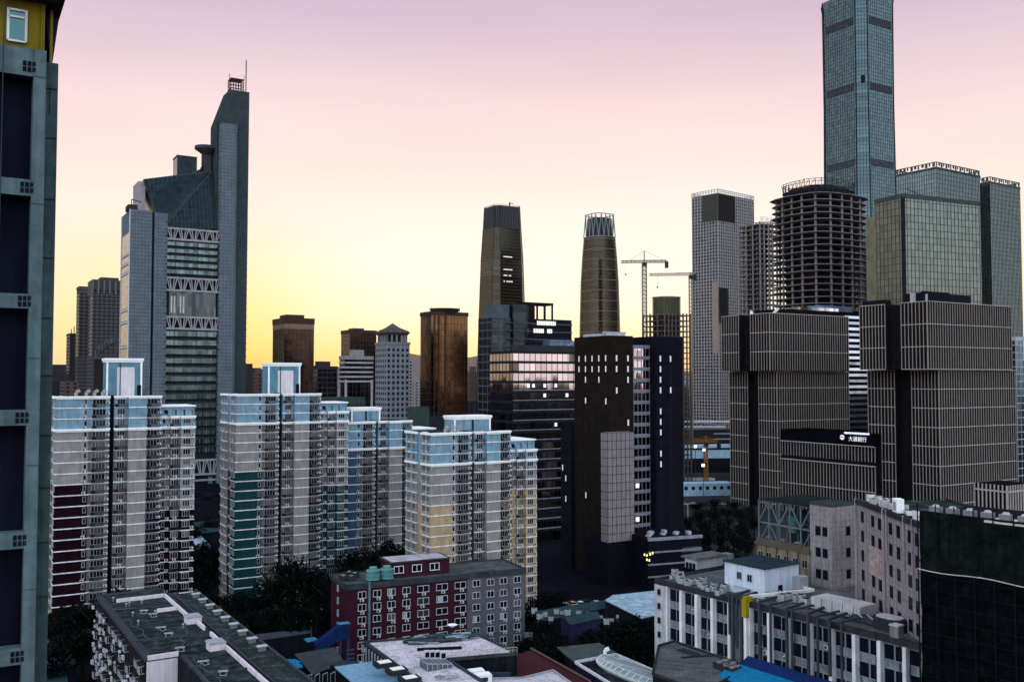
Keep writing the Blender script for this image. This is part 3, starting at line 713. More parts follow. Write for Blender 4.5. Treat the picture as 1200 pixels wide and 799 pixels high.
crane('yellow crane low on the site beside the brown ribbed tower', 827, 518, 640, 800, 842, 0, M('yellow crane paint', (.30, .15, .03), .6), 4, 2, .4)

# ================================================================== STONE-CLAD TOWER WITH SLOPED SPIRE
Y = 600; X, _, cL = corner(153, 243, Y, GZ, 143, None); ca, sa = math.cos(R(GZ)), math.sin(R(GZ))
def S_(px, Yc=None, Xc=None, py=350):
    Yc = Yc or Y; Xc = X if Xc is None else Xc; f = (px - 600) / F / ray(0, py)[1]
    return (f * Yc - Xc) / (ca - f * sa)
def Z_(py, s, Yc=None): return zt(py, (Yc or Y) + s * sa)
root = thing('spire_tower', 'big grey stone-clad tower with truss bands, sloped glass roof and knife-edged spire slab', 'tower', (X, Y, 0), GZ)
sB = S_(195); sC = S_(257); sD = S_(291, py=300); D = 34
zw = Z_(246, 5)
joint = M('dark cladding joints', (.03, .035, .045), .8)
# wing
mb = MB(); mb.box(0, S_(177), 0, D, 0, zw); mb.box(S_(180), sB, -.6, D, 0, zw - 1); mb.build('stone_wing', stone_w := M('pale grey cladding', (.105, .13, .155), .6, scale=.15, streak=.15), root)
MB().box(S_(177) - .1, S_(180) + .1, 1.2, D - 1, 0, zw - .5).build('window_slot', void, root)
mb = MB(); z = 4
while z < zw - 2: mb.box(0, S_(177), -.03, 0, z, z + .22); mb.box(S_(180), sB, -.63, -.6, z, z + .22); mb.box(S_(177), S_(180), 1.0, 1.25, z, z + .6); z += 2.3
for px in (157, 161, 165, 169, 173, 184, 188, 192):
    o_ = 0 if px < 178 else .6; mb.box(S_(px), S_(px) + .12, -.03 - o_, -o_, 0, zw - 1)
mb.build('cladding_joints', joint, root)
mb = MB(); fr = MB(); Fs = faces(S_(177), D)
z = zw - 14; i = 0
fr.box(-.5, .0, -.2, .9, 0, zw); fr.box(-.5, 0, D - 1.2, D + .2, 0, zw)
while z > 30:
    h = (15, 6, 6, 24, 8, 16)[i % 6]; fr.box(-.5, 0, 0, D, z - h, z - h + 1.1); mb.box(-.2, -.05, 1.2, D - 1.6, z - h + 1.6, z - .6); z -= h; i += 1
fr.build('white_side_frame', M('pale side frame', (.5, .48, .5)), root); mb.build('side_window', G('reddish dusk glass', (.24, .19, .20), .25, cell=(4, 2), var=.4), root)
mb = MB(); mb.box(-1, S_(160), 2, 14, zw, zw + 3.5); mb.beam((1, 3, zw + 3), (1, 3, zw + 7), .5); mb.beam((1, 3, zw + 7), (7, 3, zw + 5.6), .5); mb.build('window_crane', conc_d, root)
# centre glazing
zc = Z_(267, sB)
MB().box(sB - .5, sC + .5, 2.4, D, 0, zc).build('core_wall', M('dark core wall', (.012, .016, .022), .7), root)  # near-black wall showing between the window bands
gl = MB(); sp = MB(); mu = MB()
bands = [(281, 325, 4.6), (386, 540, 5.9)]
for y0, y1, st in bands:
    gl = MB(); sp = MB(); mu = MB()
    z = Z_(y0, sB) - st
    while z > Z_(y1, sB) - 1:
        gl.box(sB, sC, 1.6, 2.6, z + st * .30, z + st * .86); sp.box(sB, sC, .9, 2.5, z + st * .86, z + st * 1.0)
        n = 12
        for i in range(n + 1):
            x = sB + (sC - sB) * i / n; mu.box(x - .12, x + .12, 1.35, 1.7, z + st * .3, z + st * .86)
        for i in (2, 4.5, 7, 9.5): x = sB + (sC - sB) * i / n; mu.box(x - .35, x + .35, 1.2, 1.7, z + st * .3, z + st * .86)
        z -= st
    gl.build('window_band', G('grey teal office glass', (.085, .11, .11), .25, cell=(3.2, 5.9), jit=.02, var=.45), root); sp.build('spandrel', M('dark spandrel', (.025, .032, .04), .5), root); mu.build('mullions', M('teal mullion', (.10, .14, .15), .5), root)
mb = MB(); mb.box(sB + 2, sC - 2, 1.5, 2.7, Z_(370, sB), Z_(341, sB)); mb.build('sky_lobby_glass', G('lobby glass', (.05, .06, .065), .2, cell=(2.4, 9), var=.6), root)
mb = MB(); [mb.box(sB + 3 + i * 1.9, sB + 4 + i * 1.9, 1.35, 1.5, Z_(366, sB), Z_(346, sB)) for i in (0, 1, 3, 4)]; mb.build('pale_blind', M('pale blinds', (.45, .43, .42)), root)
tr = M('truss white', (.24, .235, .26), .6, streak=.1)
for ya, yb in ((267, 280), (325, 340), (371, 385), (541, 558)):
    za, zb = Z_(yb, sB), Z_(ya, sB); mb = MB()
    mb.box(sB, sC, -.4, 2.6, za - .5, za + .8); mb.box(sB, sC, -.4, 2.6, zb - .6, zb + .6)
    n = 5; wv = (sC - sB) / n
    for i in range(n):
        xm = sB + (i + .5) * wv
        for dx in (-.5, -.22, .22, .5): mb.beam((xm + dx * .18 * wv * 2, -.1, za + .6), (xm + dx * wv * .92, -.1, zb - .4), .65)
    mb.build('truss_band', tr, root)
    MB().box(sB + .1, sC - .1, 1.0, 2.5, za, zb).build('truss_backing', void, root)
MB().box(sC - 5.5, sC - 2.8, 1, 3, 0, Z_(558, sC)).build('base_column', stone_w, root)
mb = MB(); mb.box(sB, sC, .6, 2, Z_(566, sB), Z_(564, sB)); mb.build('base_beam', tr, root)
# sloped glass roof
gA = (S_(171, py=210), Z_(208, S_(171))); gB = (S_(253, py=200), Z_(197, S_(253))); gC = (S_(253), Z_(267, S_(253))); gD = (S_(190), Z_(267, S_(190))); gE = (S_(180), Z_(246, S_(180)))
fr = [gE, gD, gC, gB, gA]; yf = {gE: 3, gD: 3, gC: 3, gB: 13, gA: 9}
mb = MB(); i = 0
mb.v += [(p[0], yf[p], p[1]) for p in fr] + [(p[0], D - 3, p[1]) for p in fr]
mb.f += [(1, 2, 3), (0, 1, 3, 4), (9, 8, 7, 6, 5)] + [(k, k + 5, (k + 1) % 5 + 5, (k + 1) % 5) for k in range(5)]; mb.mi = [0] * len(mb.f)
mb.build('sloped_glass_roof', G('dark teal roof glass', (.009, .015, .019), .2, cell=(2.2, 2.2), jit=.018, var=.3), root)
mu = MB()
def lerp(a, b, t): return tuple(a[k] + (b[k] - a[k]) * t for k in range(3))
P3 = lambda p, d=-.15: (p[0], yf[p] + d, p[1])
for i in range(15):
    t = i / 14; mu.beam(lerp(P3(gE), P3(gD), t) if t < 1 else P3(gD), lerp(P3(gA), P3(gB), t), .22); mu.beam(lerp(P3(gD), P3(gC), t), lerp(P3(gD), P3(gB), t), .22)
for i in range(10):
    t = i / 9; mu.beam(lerp(P3(gE), P3(gA), t), lerp(P3(gD), P3(gB), t), .22); mu.beam(lerp(P3(gD), P3(gB), t), lerp(P3(gC), P3(gB), t), .2)
mu.beam(P3(gA), P3(gB), .7); mu.beam(P3(gD), P3(gB), .6); mu.build('roof_mullions', M('roof bars', (.05, .075, .085), .5), root)
MB().box(gA[0] - 3, gA[0] + 1.5, 10, D - 4, gE[1] - 4, gA[1] - 1).build('pink_end_wall', M('pale end wall', (.30, .26, .28)), root)
s0, s1 = S_(213, py=190), S_(236, py=190); mb = MB(); mb.box(s0, s1, 14, 28, Z_(206, s0), Z_(177, s0)); mb.build('glass_cube', MATS['dark teal roof glass'], root)
mb = MB(); [mb.box(s0 + (s1 - s0) * i / 4 - .15, s0 + (s1 - s0) * i / 4 + .15, 13.8, 14, Z_(206, s0), Z_(177, s0)) for i in range(5)]; mb.box(s0 - .3, s1 + .3, 13.7, 28.3, Z_(178, s0), Z_(176.5, s0)); mb.build('cube_frame', steel_d, root)
# helipad disc
sd = S_(246, py=170); mb = MB(); zd = Z_(168, sd); mb.cyl(sd + 1.5, 16, zd - 5.5, zd - 1, 1.5, 7.5, 24); mb.cyl(sd + 1.5, 16, zd - 1, zd + 1, 7.8, 7.8, 24); mb.box(sd - 1, sd + 4, 14, 20, Z_(204, sd), zd - 4); mb.build('helipad', M('dark dish', (.05, .05, .07), .6), root)
mb = MB(); [mb.box(S_(238, py=195) + k, S_(238, py=195) + k + 1.2, 13, 22, Z_(204, sd), Z_(190, sd) - abs(k - 3)) for k in (0, 3, 6)]; mb.build('rooftop_room', conc_d, root)
# spire slab
sE = S_(271, py=110); zS = Z_(103, sE); z2 = Z_(142, sC)
mb = MB(); i = 0
def wedge(mb, pts, y0, y1):
    i = len(mb.v); n = len(pts); mb.v += [(p[0], y0, p[1]) for p in pts] + [(p[0], y1, p[1]) for p in pts]
    mb.f += [tuple(i + k for k in range(n)), tuple(i + n + k for k in range(n))[::-1]] + [(i + k, i + n + k, i + n + (k + 1) % n, i + (k + 1) % n) for k in range(n)]; mb.mi += [mb.m] * (n + 2)
wedge(mb, [(sC - 2, 0), (sD, 0), (sD + .6, zS), (sE, zS), (sC - 2, z2)], 4, 22); mb.build('spire_slab', M('dark slate cladding', (.034, .048, .056), .6, scale=.15), root)  # slab cladding darker than the stone pylon
zf = Z_(139, sC + 3); sF = S_(275, py=200)
mb = MB(); mb.box(sC - .5, sF, -1.2, 4.2, 0, zf - 1); mb.box(sF, S_(277, py=300), 1.5, 4.2, 0, zf - 2); mb.build('stone_pylon', stone_w, root)
MB().box(sC - .8, sF + .3, -1.5, 4.2, zf - 3.5, zf).build('pylon_cap', M('dark slate cladding'), root)
mb = MB(); z = 4
while z < zf - 4: mb.box(sC - .5, sF, -1.23, -1.2, z, z + .2); z += 2.3
z = 4
while z < zS - 1:
    x0 = sC - 2 if z < z2 else sC - 2 + (sE - sC + 2) * (z - z2) / (zS - z2)
    x0 = max(x0, sF) if z < zf else x0
    mb.box(x0, sD + .3, 3.96, 4, z, z + .22); z += 2.3
for px in (261, 265, 269, 273): mb.box(S_(px), S_(px) + .12, -1.23, -1.2, 0, zf - 4)
for k in range(1, 8): mb.box(sC - 1.2, sC - 1.0, -1 + k * 0.1, 0, 0, 1)
mb.build('cladding_joints', joint, root)
mb = MB(); z = 20
while z < zf: (mb.box(sB - .9, sB - .3, -1.4, -.6, z, z + .8) if z < zw - 3 else None); mb.box(sC - 1, sC - .4, -2.0, -1.2, z, z + .8); mb.box(sD, sD + .8, 5, 7, z, z + .8); z += 4.6
mb.build('ledge_teeth', conc_d, root)
s0, s1 = S_(274, py=95), S_(289, py=95); z0, z1 = zS, Z_(88, s0); mb = MB()
for i in range(6):
    x = s0 + (s1 - s0) * i / 5; mb.box(x - .2, x + .2, 7, 7.4, z0, z1); mb.box(x - .2, x + .2, 15, 15.4, z0, z1)
for i in range(5):
    z = z0 + (z1 - z0) * i / 4; mb.box(s0, s1, 7, 7.3, z - .2, z + .2); mb.box(s0, s1, 15.1, 15.4, z - .2, z + .2); mb.box(s0 - .2, s0 + .2, 7, 15.4, z - .2, z + .2); mb.box(s1 - .2, s1 + .2, 7, 15.4, z - .2, z + .2)
mb.box(s0, s1, 7, 15.4, z1 - .4, z1); mb.build('lattice_cage', M('dark bronze cage', (.06, .04, .04)), root)
mb = MB(); mb.beam((s1 + 2, 9, Z_(118, s1)), (s1 + 2, 9, Z_(66, s1)), .55); mb.beam((s1 + 2, 9, Z_(118, s1)), (s1 - 1, 9, Z_(116, s1)), .4); mb.beam((s0 - 1, 8, z0), (s0 - 1, 8, z1 + 3), .3); mb.beam((s1 + .4, 8, z1), (s1 + .4, 8, z1 + 3), .3); mb.build('antenna', steel_d, root)

# ================================================================== DARK STEPPED OFFICE COMPLEX
Y = 480; X, _, c = corner(577, 372, Y, GZ, 561, None)
root = thing('stepped_office', 'dark stepped office complex with a roof pergola standing in front of the tapering skyscraper', 'building', (X, Y, 0), GZ)
gk = G('dark green office glass', (.026, .034, .036), .22, cell=(3, 4), jit=.015, var=.4)
zt1 = Z_(372, 0); s1 = S_(600); s2 = S_(617); s3 = S_(671); s4 = S_(650)
MB().box(0, s1, 0, c, 0, zt1).build('left_block', gk, root)
MB().box(S_(584), s1 + .3, 1.5, c, zt1 - .5, Z_(357, s1)).build('upper_block', M('blue grey cladding', (.07, .085, .105), .6), root)
mb = MB(); n = 14; r = (s2 - s1) / 2 + .6; xm = (s1 + s2) / 2
mb.prism([(xm + r * math.cos(math.pi + math.pi * i / n), .5 + 5 * math.sin(math.pi + math.pi * i / n)) for i in range(n + 1)] + [(xm + r, 12), (xm - r, 12)], 0, Z_(357, s1)); mb.build('rounded_bay', gk, root)
MB().box(s2 - .5, s3, 1, c, 0, Z_(373, s3) - 1).build('right_block', M('near black cladding', (.010, .010, .015), .6), root)
mb = MB(); zp = Z_(357, s4); z0 = Z_(374, s3)
for x in (s2, s2 + 5, s4 - 5.5, s4 - .8): 
    for y in (1.4, 9): mb.box(x, x + .8, y, y + .8, z0 - 1, zp)
mb.box(s2 - .5, s4, 1.2, 10, zp - .4, zp + .8); mb.box(s2 - .4, s2 + 6, 1.3, 9.8, z0 - 1, zp - .4); mb.build('pergola', M('near black cladding'), root)
mb = MB(); Fs = faces(s1, c); grid(mb, Fs, 'RL', 0, zt1, 4.4, 4.1, .3, .7, .3)
for i in range(60):
    z = Z_(373, s3) - 4 - 4.1 * i
    if z < 5: break
    mb.box(s2, s3 + .2, .6, 1, z, z + .7); mb.box(xm - r - .1, xm + r + .1, -4.9, 12, z, z + .5)
mb.build('floor_lines', M('dim blue metal', (.06, .065, .085), .5), root)
mb = MB()
for py, a, b_ in ((380, 630, 654), (389, 626, 640), (389, 642, 650)):
    x0, x1 = S_(a), S_(b_); z = Z_(py + 2.2, s3); n = int((x1 - x0) / 1.1)
    for i in range(n): mb.box(x0 + i * 1.1, x0 + i * 1.1 + .8, .5, .65, z, z + 2.2)
mb.build('lit_windows', lit, root)
MB().box(s3 - S_(671) + S_(637), s3 + .2, -6, .8, Z_(412, s3), Z_(400, s3)).build('rooftop_room', M('slate blue cladding', (.12, .17, .24)), root)
mb = MB(); [mb.box(S_(601), S_(616), -5.2, -5, Z_(y + 6, s1), Z_(y, s1)) for y in (385, 396)]; 

# ================================================================== BANDED GLASS OFFICE
Y = 400; X, _, _ = corner(601, 412, Y, GZ, None, 610); b = S_(690); c = 20
root = thing('glass_office', 'glass office block whose top floors mirror the pink sky, lower floors dark', 'building', (X, Y, 0), GZ); Fs = faces(b, c); z = Z_(411, 0)
MB().box(0, b, 0, c, 0, z).build('glass_wall', G('office mirror glass', (.30, .27, .27), .05, cell=(2.9, 4.25), jit=.010, var=.22, dark=.06), root)
mb = MB(); grid(mb, Fs, 'RL', 0, z, 2.9, 0, .16, 0, .12)
mb.build('mullions', M('black office metal', (.015, .016, .022), .5), root)
mb = MB(); k = 0; zz = z
while zz > 3:
    for f in 'RL': fbox(mb, Fs[f], 0, Fs[f][3], zz - 1.1, zz + .0, -.05, .35)
    zz -= 4.25
mb.build('spandrel', M('black office metal'), root)
mb = MB(); zz = z - 4.25 * 4
while zz > 3:
    fbox(mb, Fs['R'], 0, b, zz, zz + .35, -.05, .7); zz -= 4.25
mb.build('ledge', M('dim pale ledge', (.20, .20, .24), .6), root)
mb = MB(); fbox(mb, Fs['R'], -.4, b, z - .2, z + 2.6, -.6, .5); [mb.beam((i * 3, .5, z + 2.5), (i * 3, .5, z + 4.2), .15) for i in range(int(b / 3))]; mb.beam((0, .5, z + 4.2), (b, .5, z + 4.2), .2); mb.build('parapet', conc_d, root)
mb = MB()
for px, py in ((619, 454), (625, 454), (638, 454), (651, 454), (638, 466), (664, 466), (651, 502), (612, 561 - 28)):
    s = S_(px); zz = Z_(py, s); k = math.floor((z - zz) / 4.25); zz = z - k * 4.25 - 3.2; mb.box(s - .65, s + .65, -.2, -.1, zz + .3, zz + 1.9)
mb.build('lit_windows', lit, root)
mb = MB(); mb.beam((b * .75, 4, z + 2), (b * .92, 4, z + 6), .35); mb.build('roof_arm', steel_l, root)

# ================================================================== DARK TWIN-BLOCK OFFICE
Y = 330; X, _, c = corner(714, 393, Y, GZ, 673, None)
root = thing('dark_office', 'dark office building with two tall blocks of slot windows joined by a glass link', 'building', (X, Y, 0), GZ)
zT = Z_(393, 0); sa1 = S_(742, py=450); sa2 = S_(765, py=450); sa3 = S_(797, py=450)
dk = M('brown black cladding', (.013, .010, .008), .8, var=.3); dkb = M('navy black cladding', (.007, .007, .012), .8)
mb = MB(); mb.box(0, sa1, 0, c, 0, zT); mb.build('block_wall', dk, root)
mb = MB(); mb.box(sa2, sa3, -1.5, 14, 0, Z_(394, sa2)); mb.build('block_wall', dkb, root)
mb = MB(); mb.box(-1.5, sa1 - .5, c, c + 7, 0, Z_(500, 0)); mb.build('lower_wing', dkb, root)
MB().box(sa1, sa2, 2, 14, 0, Z_(404, sa1)).build('glass_link', G('link glass', (.26, .24, .25), .05, cell=(2.2, 4.0), jit=.012, var=.4), root)
mb = MB(); z = Z_(404, sa1)
while z > 4: mb.box(sa1, sa2, 1.5, 2.05, z - .5, z); mb.box(sa1, sa2, 1.7, 2.05, z - 1.2, z - .5); z -= 4.0
[mb.box(sa1 + (sa2 - sa1) * i / 5 - .08, sa1 + (sa2 - sa1) * i / 5 + .08, 1.85, 2.05, 0, Z_(404, sa1)) for i in range(6)]
mb.build('link_bars', M('dim pale ledge'), root)
slot = hole_mesh(.75, 2.3, M('slot glass', (.012, .012, .018), .2), 'slot'); glint_slot = hole_mesh(.62, 2.1, M('pale glint slot', (.5, .46, .48), emit=(.95, .84, .86), es=.33, var=.5, scale=.25), 'slotglint')  # weak glow stands in for sky reflected in and seen through the slots
dark_s, glint_s = [], []
rows = [Z_(423, 0) - 3.8 * i for i in range(19)]
for r_, z in enumerate(rows):
    for i in range(5):
        y = c * (.10 + .19 * i); (glint_s if r_ < 2 or (r_ == 2 and i % 2) or random.random() < .025 else dark_s).append((0, y, z, -90))
    for i, s in enumerate((.30, .78)):
        (glint_s if r_ < 2 or (r_, i) in ((3, 0), (2, 1), (6, 1)) else dark_s).append((sa1 * s, 0, z, 0))
    for i, s in enumerate((.18, .55)):
        x = sa2 + (sa3 - sa2) * s; (glint_s if (i == 0 and r_ in (0, 1, 2, 3, 5, 6, 7, 9, 10)) or (i == 1 and r_ in (0, 3)) else dark_s).append((x, -1.5, z, 0))
for r_ in range(9):
    for i in range(3): lit = lit; (glint_s if (r_ * 3 + i) in (11, 13, 19) else dark_s).append((-1.5, c + 1.5 + i * 2.1, Z_(520, 0) - 3.8 * r_, -90))
place(root, 'window', slot, dark_s, 100); place(root, 'glint_window', glint_slot, glint_s)
mb = MB(); [mb.box(-.05 + 0, sa1, -.06, 0, z - .9, z - .8) for z in rows]; [mb.box(-.06, 0, 0, c, z - .9, z - .8) for z in rows]; mb.build('cladding_joints', M('dark joint', (.022, .02, .02)), root)
X2, b2, c2 = corner(712, 510, 318, GZ, 704, 743); v = Vector((X2 - X, 318 - Y)); lx, ly = v.x * ca + v.y * sa, -v.x * sa + v.y * ca
zt2, zb2 = zt(507, 318), zt(636, 318)
MB().box(lx, lx + b2, ly, ly + max(c2, 3), zb2, zt2).build('panel_bay', M('pale pink grey panels', (.20, .17, .18), .6, var=.12), root)
mb = MB()
for i in range(7): x = lx + b2 * i / 6; mb.box(x - .06, x + .06, ly - .07, ly, zb2, zt2)
for i in range(14): z = zb2 + (zt2 - zb2) * i / 13; mb.box(lx, lx + b2, ly - .07, ly, z - .08, z + .08); mb.box(lx - .07, lx, ly, ly + max(c2, 3), z - .08, z + .08)
mb.build('panel_joints', M('dark joint'), root)
MB().box(lx + .3, lx + b2, ly + .4, ly + 14, 0, zb2).build('base_wall', dkb, root)
mb = MB()
for i in (5, 8, 10): mb.box(sa1 + 2.4, sa1 + 3.9, 1.75, 1.84, Z_(404, sa1) - 4 * (i + 7) - 3.2, Z_(404, sa1) - 4 * (i + 7) - 1.6)
mb.build('lit_windows', lit, root)
mb = MB(); 
for i in range(14): mb.beam((i * 1.1 * sa1 / 15.4, c * .2, zT), (i * 1.1 * sa1 / 15.4 + .8, c * .2, zT + 1.6), .35)
mb.box(1, sa1 - 1, c * .15, c * .8, zT, zT + 1); mb.build('roof_plant', steel_l, root)
# podium with lit lobby beside it
Y = 312; X, b, c = corner(760, 640, Y, 20, 740, 822); root = thing('podium_block', 'low dark podium with small warm lobby lights at the foot of the dark office', 'building', (X, Y, 0), 20); z = zt(632, Y)
MB().box(0, b, 0, 20, 0, z).build('wall', dkb, root)
mb = MB(); [mb.box(-.3, b + .3, -.5, 0, z - 4 * i - .5, z - 4 * i) for i in range(4)]; mb.box(-.3, b + .3, -.3, .3, z, z + .5); mb.build('floor_ledge', M('dim pale ledge'), root)
mb = MB(); [mb.box(2 + i * 2.2, 3.2 + i * 2.2, 4 + (i * 3) % 7, 6 + (i * 3) % 7, z, z + .5 + (i * 5) % 3 * .3) for i in range(8)]; mb.build('roof_plant', steel_l, root)
mb = MB()
for px, py in ((754, 649), (757, 650), (761, 649), (764, 648), (757, 655), (760, 656)):
    p = W(px, py, Y); s = (p.x - X) / math.cos(R(20)); mb.box(s - .22, s + .22, -.62, -.52, p.z - .3, p.z + .4)
mb.build('lobby_lamp', lit_y, root)
mb = MB(); mb.box(b * .62, b, -.08, 0, z - 5, z - 3.4); mb.build('pale_window', G('dim sea glass', (.3, .34, .36), .3), root)

# ================================================================== BROWN RIBBED TOWERS
fin_m = M('brown grey fins', (.24, .205, .188), .6, var=.1, streak=.1); fin_h = M('pale brown ledges', (.36, .31, .30), .6, var=.1, streak=.05); rib_bk = M('black brown cladding', (.008, .007, .009), .6)
def ribbed(label, Y, lo, up, gap_lo, gap_up, ytop, yover):
    """lo / up: (corner px, left px, right px) of the shaft and of the overhanging head"""
    X, b, c = corner(lo[0], 500, Y, GZ, lo[1], lo[2]); root = thing('ribbed_tower', label, 'tower', (X, Y, 0), GZ, 'brown ribbed towers')
    zT, zO = zt(ytop, Y - 8), zt(yover, Y - 8)
    f = lambda px: (px - 600) / F
    def Lp(px): return (X - f(px) * Y) / (sa + f(px) * ca)
    g0, g1 = Lp(gap_lo[1]), Lp(gap_lo[0])
    mb = MB(); mb.box(0, b, 0, g0, 0, zO); mb.box(0, b * .8, g1, c, 0, zO); mb.box(4, b - 2, g0 - 1, g1 + 1, 0, zO); mb.build('shaft', rib_bk, root)
    # head, overhanging toward the two street sides
    X2, b2, c2 = corner(up[0], 400, Y - 6, GZ, up[1], up[2]); v = Vector((X2 - X, -6.0)); ox, oy = v.x * ca + v.y * sa, -v.x * sa + v.y * ca
    def Lp2(px): return (X2 - f(px) * (Y - 6)) / (sa + f(px) * ca)
    h0, h1 = Lp2(gap_up[1]), Lp2(gap_up[0])
    mb = MB(); mb.box(ox, ox + b2, oy, oy + h0, zO, zT); mb.box(ox, ox + b2 * .8, oy + h1, oy + c2, zO, zT); mb.box(ox + 4, ox + b2 - 2, oy + h0 - 1, oy + h1 + 1, zO, zT - 1); mb.build('head', rib_bk, root)
    fm = MB(); hm_ = MB()
    def side(x0, y0, x1, y1, nx, ny, z0, z1, sp=1.85):
        L = math.hypot(x1 - x0, y1 - y0); n = max(1, round(L / sp)); dx, dy = (x1 - x0) / L, (y1 - y0) / L
        for i in range(n + 1):
            px_, py_ = x0 + (x1 - x0) * i / n, y0 + (y1 - y0) * i / n
            fm.box(px_ - (.14 if nx == 0 else 0), px_ + (.14 if nx == 0 else nx * .3), py_ - (.14 if ny == 0 else 0), py_ + (.14 if ny == 0 else ny * .3), z0, z1)
        z = z1
        while z > z0:
            hm_.box(min(x0, x1) - (.4 if nx < 0 else 0), max(x0, x1) + (.4 if nx > 0 else 0), min(y0, y1) - (.4 if ny < 0 else 0), max(y0, y1) + (.4 if ny > 0 else 0), z - .30, z) ; z -= 8.8 if z < zO + 1 else (zT - zO) / 3
    side(0, 0, b, 0, 0, -1, 0, zO - .3); side(0, 0, 0, g0, -1, 0, 0, zO - .3); side(0, g1, 0, c, -1, 0, 0, zO - .3); side(b, 0, b, g0, 1, 0, 0, zO - .3)
    side(ox, oy, ox + b2, oy, 0, -1, zO, zT); side(ox, oy, ox, oy + h0, -1, 0, zO, zT); side(ox, oy + h1, ox, oy + c2, -1, 0, zO, zT); side(ox + b2, oy, ox + b2, oy + h0, 1, 0, zO, zT)
    side(0, c, b * .8, c, 0, 1, 0, zO)
    fm.build('fins', fin_m, root); hm_.build('floor_ledges', fin_h, root)
    return root, X, b, c, ox, oy, b2, c2, zT, zO, h0, h1
rl = ribbed('brown ribbed tower with overhanging head beside the white grid tower', 500, (911, 856, 995), (902, 846, 994), (876, 889), (866, 880), 366, 434)
rr = ribbed('larger brown ribbed tower with black plant on its roof, under the grey-green glass tower', 430, (1101, 1018, 1190), (1087, 1008, 1185), (1048, 1068), (1038, 1057), 352, 432)
root, X_, b_, c_, ox, oy, b2, c2, zT, zO, h0, h1 = rr
mb = MB(); mb.box(ox + 2, ox + 2 + b2 * .55, oy + 3, oy + 13, zT, zT + 4.2); mb.box(ox + 1, ox + 6, oy + h1 + 1, oy + c2 - 1, zT, zT + 2.2); [mb.box(ox + 3 + i * 1.7, ox + 4 + i * 1.7, oy + 4, oy + 5, zT + 4.2, zT + 5) for i in range(12)]; mb.build('roof_plant', void, root)
mb = MB(); mb.box(ox + .5, ox + 2.5, oy + 7, oy + 9, zT, zT + 4); mb.box(ox + 3, ox + 4, oy + 2.4, oy + 3.0, zT, zT + 3.4); mb.build('pale_plant_box', steel_l, root)
root, X_, b_, c_, ox, oy, b2, c2, zT, zO, h0, h1 = rl
mb = MB(); mb.beam((ox + 8, oy + 5, zT), (ox + 12, oy + 5, zT + 3), 1.0); mb.cyl(ox + 1, oy + 14, zT, zT + 2, 1, .6); mb.build('roof_beacon', M('pale beacon', (.6, .58, .55)), root)
# podium between them, with the bank sign
pA = Vector((W(906, 520, 502).x, 502)); pB = Vector((W(1021, 520, 452).x, 452)); d = (pB - pA); Lp = d.length; ang = math.degrees(math.atan2(d.y, d.x))
root = thing('bank_podium', 'ribbed brown podium linking the two brown ribbed towers, with a small white bank sign', 'building', (pA.x, pA.y, 0), ang)
zt_, z1_, z2_ = zt(505, 480), zt(519, 478), zt(541, 475)
mb = MB(); mb.box(0, Lp, 3, 26, 0, z1_); mb.build('wall', rib_bk, root)
MB().box(0, Lp, 2.2, 24, z1_ - .2, zt_).build('top_storey', M('black sign band', (.003, .003, .006), .6), root)
mb = MB(); n = round(Lp / 1.85)
for i in range(n + 1): x = Lp * i / n; mb.box(x - .14, x + .14, 2.7, 3, z2_ + 1.6, z1_ - .4); mb.box(x - .14, x + .14, 2.6, 3, 0, z2_ - .6)
mb.build('fins', fin_m, root)
mb = MB(); mb.box(0, Lp, 2.1, 3.1, z1_ - .4, z1_); mb.box(0, Lp, 2.0, 3.1, z2_ - .6, z2_ - .2); mb.box(0, Lp, 2.4, 3.05, z2_ - 13, z2_ - 12.7); mb.build('floor_ledges', fin_h, root)
sign_m = M('white lit sign letters', (.8, .8, .8), emit=(1, 1, 1), es=.5)
def text(body, size, parent, loc, rot, m, name='sign_letters', ext=.04):
    cu = bpy.data.curves.new(name, 'FONT'); cu.body = body; cu.size = size; cu.extrude = ext; cu.align_x = 'LEFT'
    t = bpy.data.objects.new(name, cu); COL.objects.link(t); bpy.context.view_layer.update()
    me = bpy.data.meshes.new_from_object(t); bpy.data.objects.remove(t); me.materials.clear(); me.materials.append(m)
    o = bpy.data.objects.new(name, me); COL.objects.link(o); o.parent = parent; o.location = loc; o.rotation_euler = rot; return o
text('大通銀行', 2.6, root, (Lp * .76, 2.1, zt(516.2, 464)), (R(90), 0, 0), sign_m)
mb = MB(); cxs = Lp * .70; mb.cyl(0, 0, 0, .2, 1.25, n=16); o = mb.build('sign_emblem', M('pink white emblem', (.8, .7, .7), emit=(1, .85, .85), es=.5), root); o.location = (cxs, 2.15, zt(512.5, 466)); o.rotation_euler = (R(90), 0, 0)
mb = MB(); mb.box(-1.1, 1.1, -.2, .2, .2, .26); o2 = mb.build('emblem_bar', M('red bar', (.5, .08, .05)), o)
MB().box(Lp * .73, Lp * .96, 1.2, 2.15, zt_ - .5, zt_ + .4).build('sign_light_strip', M('pale light strip', (.7, .7, .8), emit=(.8, .82, 1), es=.45), root)
